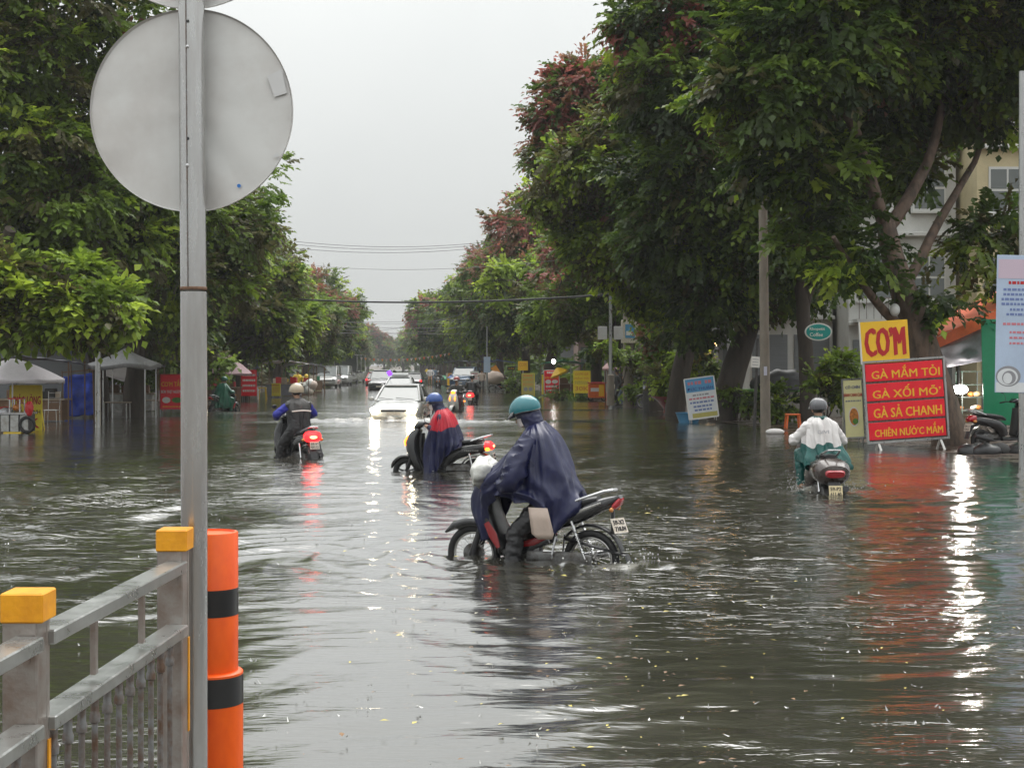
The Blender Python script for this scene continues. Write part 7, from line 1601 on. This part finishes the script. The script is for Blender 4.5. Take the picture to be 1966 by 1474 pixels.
def shrub(label, px, py, Y, lobes, n, seed, lime=.2, red=0, size=.9, clump=.35, name='shrub', stems=3, pot=None, zfoot=0.0, bright=.5):
    rng = np.random.default_rng(seed); f = Vector((at(px, 0, Y).x, Y, zfoot)); T = thing(name, label, 'plant', tuple(f))
    L = []
    for (lx, ly, rx, rz) in lobes: c = at(lx, ly, Y) - f; L.append((c.x, c.y, c.z, rx, rx, rz))
    q = MB()
    for k in range(stems): l = L[k % len(L)]; limb(q, [(rng.normal(0, .05), rng.normal(0, .05), -.1), (l[0] * .5, l[1] * .5, l[2] * .6), (l[0], l[1], l[2])], .03, .01, 6, 5, .05, seed + k)
    q.build('stem', 'bark', T, True)
    sp = clump_sprays(rng, L, n, red, lime, clump=clump, size=size, hollow=.3, bright=bright); link('foliage', leaf_mesh('foliage', sp, rng, leaf=(.17, .065), per=7), T)
shrub('bright climbing plant beneath the oval coffee sign', 1585, 800, 44.5, [(1600, 705, .45, .28), (1570, 730, .35, .30), (1620, 745, .4, .32), (1625, 705, .3, .28)], 420, 61, .25)
shrub('dark leafy plant by the concrete pole', 1490, 805, 47, [(1480, 770, .45, .3), (1505, 780, .35, .25)], 200, 62, .05)
shrub('red flowering shrub beside the dark sticker covered pole', 1275, 790, 59, [(1270, 640, .7, .6), (1290, 600, .8, .5), (1265, 700, .7, .5), (1300, 680, .7, .5), (1250, 660, .5, .6)], 700, 63, .12, .9, .9, .4)
shrub('leafy potted plants above the red bowl planter', 1290, 790, 57, [(1290, 735, .7, .35), (1310, 715, .5, .3), (1265, 730, .5, .35), (1340, 715, .6, .3), (1330, 690, .6, .35)], 700, 64, .25, 0, .9, .35)
shrub('green shrub on the low planter wall', 1415, 800, 50, [(1420, 760, .4, .3), (1440, 770, .3, .25)], 160, 65, .1)
shrub('hedge of plants behind the pink umbrella', 1235, 780, 66, [(1230, 740, .5, .7), (1225, 700, .4, .4)], 300, 66, .2); shrub('drooping green plant over the pink umbrella', 1195, 700, 64.5, [(1185, 675, .5, .2), (1215, 685, .6, .25), (1150, 668, .6, .3)], 360, 67, .25, zfoot=1.2)
shrub('low weeds on the verge below the price boards', 1095, 770, 80, [(1080, 758, .6, .2), (1105, 762, .7, .2), (1060, 760, .5, .15)], 260, 68, .02, .0, .8, .3); shrub('green hedge patch beside the loaded motorcycle', 992, 755, 100, [(992, 740, .6, .5), (985, 748, .5, .3)], 160, 69, .1)
shrub('dark bushes filling the gap behind the blue sheet', 140, 800, 60, [(120, 690, 1.6, 1.0), (200, 690, 1.6, .9), (60, 690, 1.6, .9)], 900, 70, .03, 0, 1.2, .6)
shrub('dark bushes behind the red broken rice sign', 330, 800, 66, [(320, 700, 1.8, 1.0), (380, 690, 1.6, 1.0), (290, 660, 1.6, .8)], 900, 71, .03, 0, 1.2, .6); shrub('spray of new lime leaves hanging from the right tree row', 955, 540, 92, [(960, 510, .6, .5), (945, 545, .5, .5), (960, 575, .4, .4)], 300, 72, .9, 0, 1.5, .4, zfoot=6.0)

# dense undergrowth and tree masses that close the view low down at both kerbs and at the end of the street: nobody could count it
def far_foliage():
    rng = np.random.default_rng(90); L = []
    for y in range(112, 440, 9):
        for K, sg in ((KR, 1), (KL, -1)):
            x = kerb(K, y) + sg * rng.uniform(6.0, 8.5); h = rng.uniform(1.6, 3.0); L.append((x, y, h * .6, 2.6, 4.5, h * .75))
    for x in range(-85, 25, 6): h = rng.uniform(4, 7); L.append((x, 470 + rng.uniform(-8, 8), h * .55, 5, 4, h * .7))
    sp = clump_sprays(rng, L, 9000, .12, .04, clump=1.3, size=2.4, hollow=.2, bright=.25)
    o = link('far_foliage', leaf_mesh('far_foliage', sp, rng, leaf=(.26, .11), per=7)); tag(o, 'low mass of foliage along both kerbs far down the street', None, kind='stuff')
far_foliage()
# ------------------------------------------------------------------ rain haze
hm = bpy.data.materials.new('haze'); hm.use_nodes = True; n = hm.node_tree
n.nodes.remove(n.nodes['Principled BSDF'])
pv = n.nodes.new('ShaderNodeVolumePrincipled'); pv.inputs['Color'].default_value = (.985, .99, .99, 1); pv.inputs['Density'].default_value = 0.00032
pv.inputs['Anisotropy'].default_value = 0.2
n.links.new(pv.outputs[0], n.nodes['Material Output'].inputs['Volume']); MATS['haze'] = hm
h = MB(); h.box((-5, 250, 10.3), (700, 760, 23.4))
tag(h.build('haze', 'haze'), 'pale rain haze filling the whole street', None, kind='stuff')
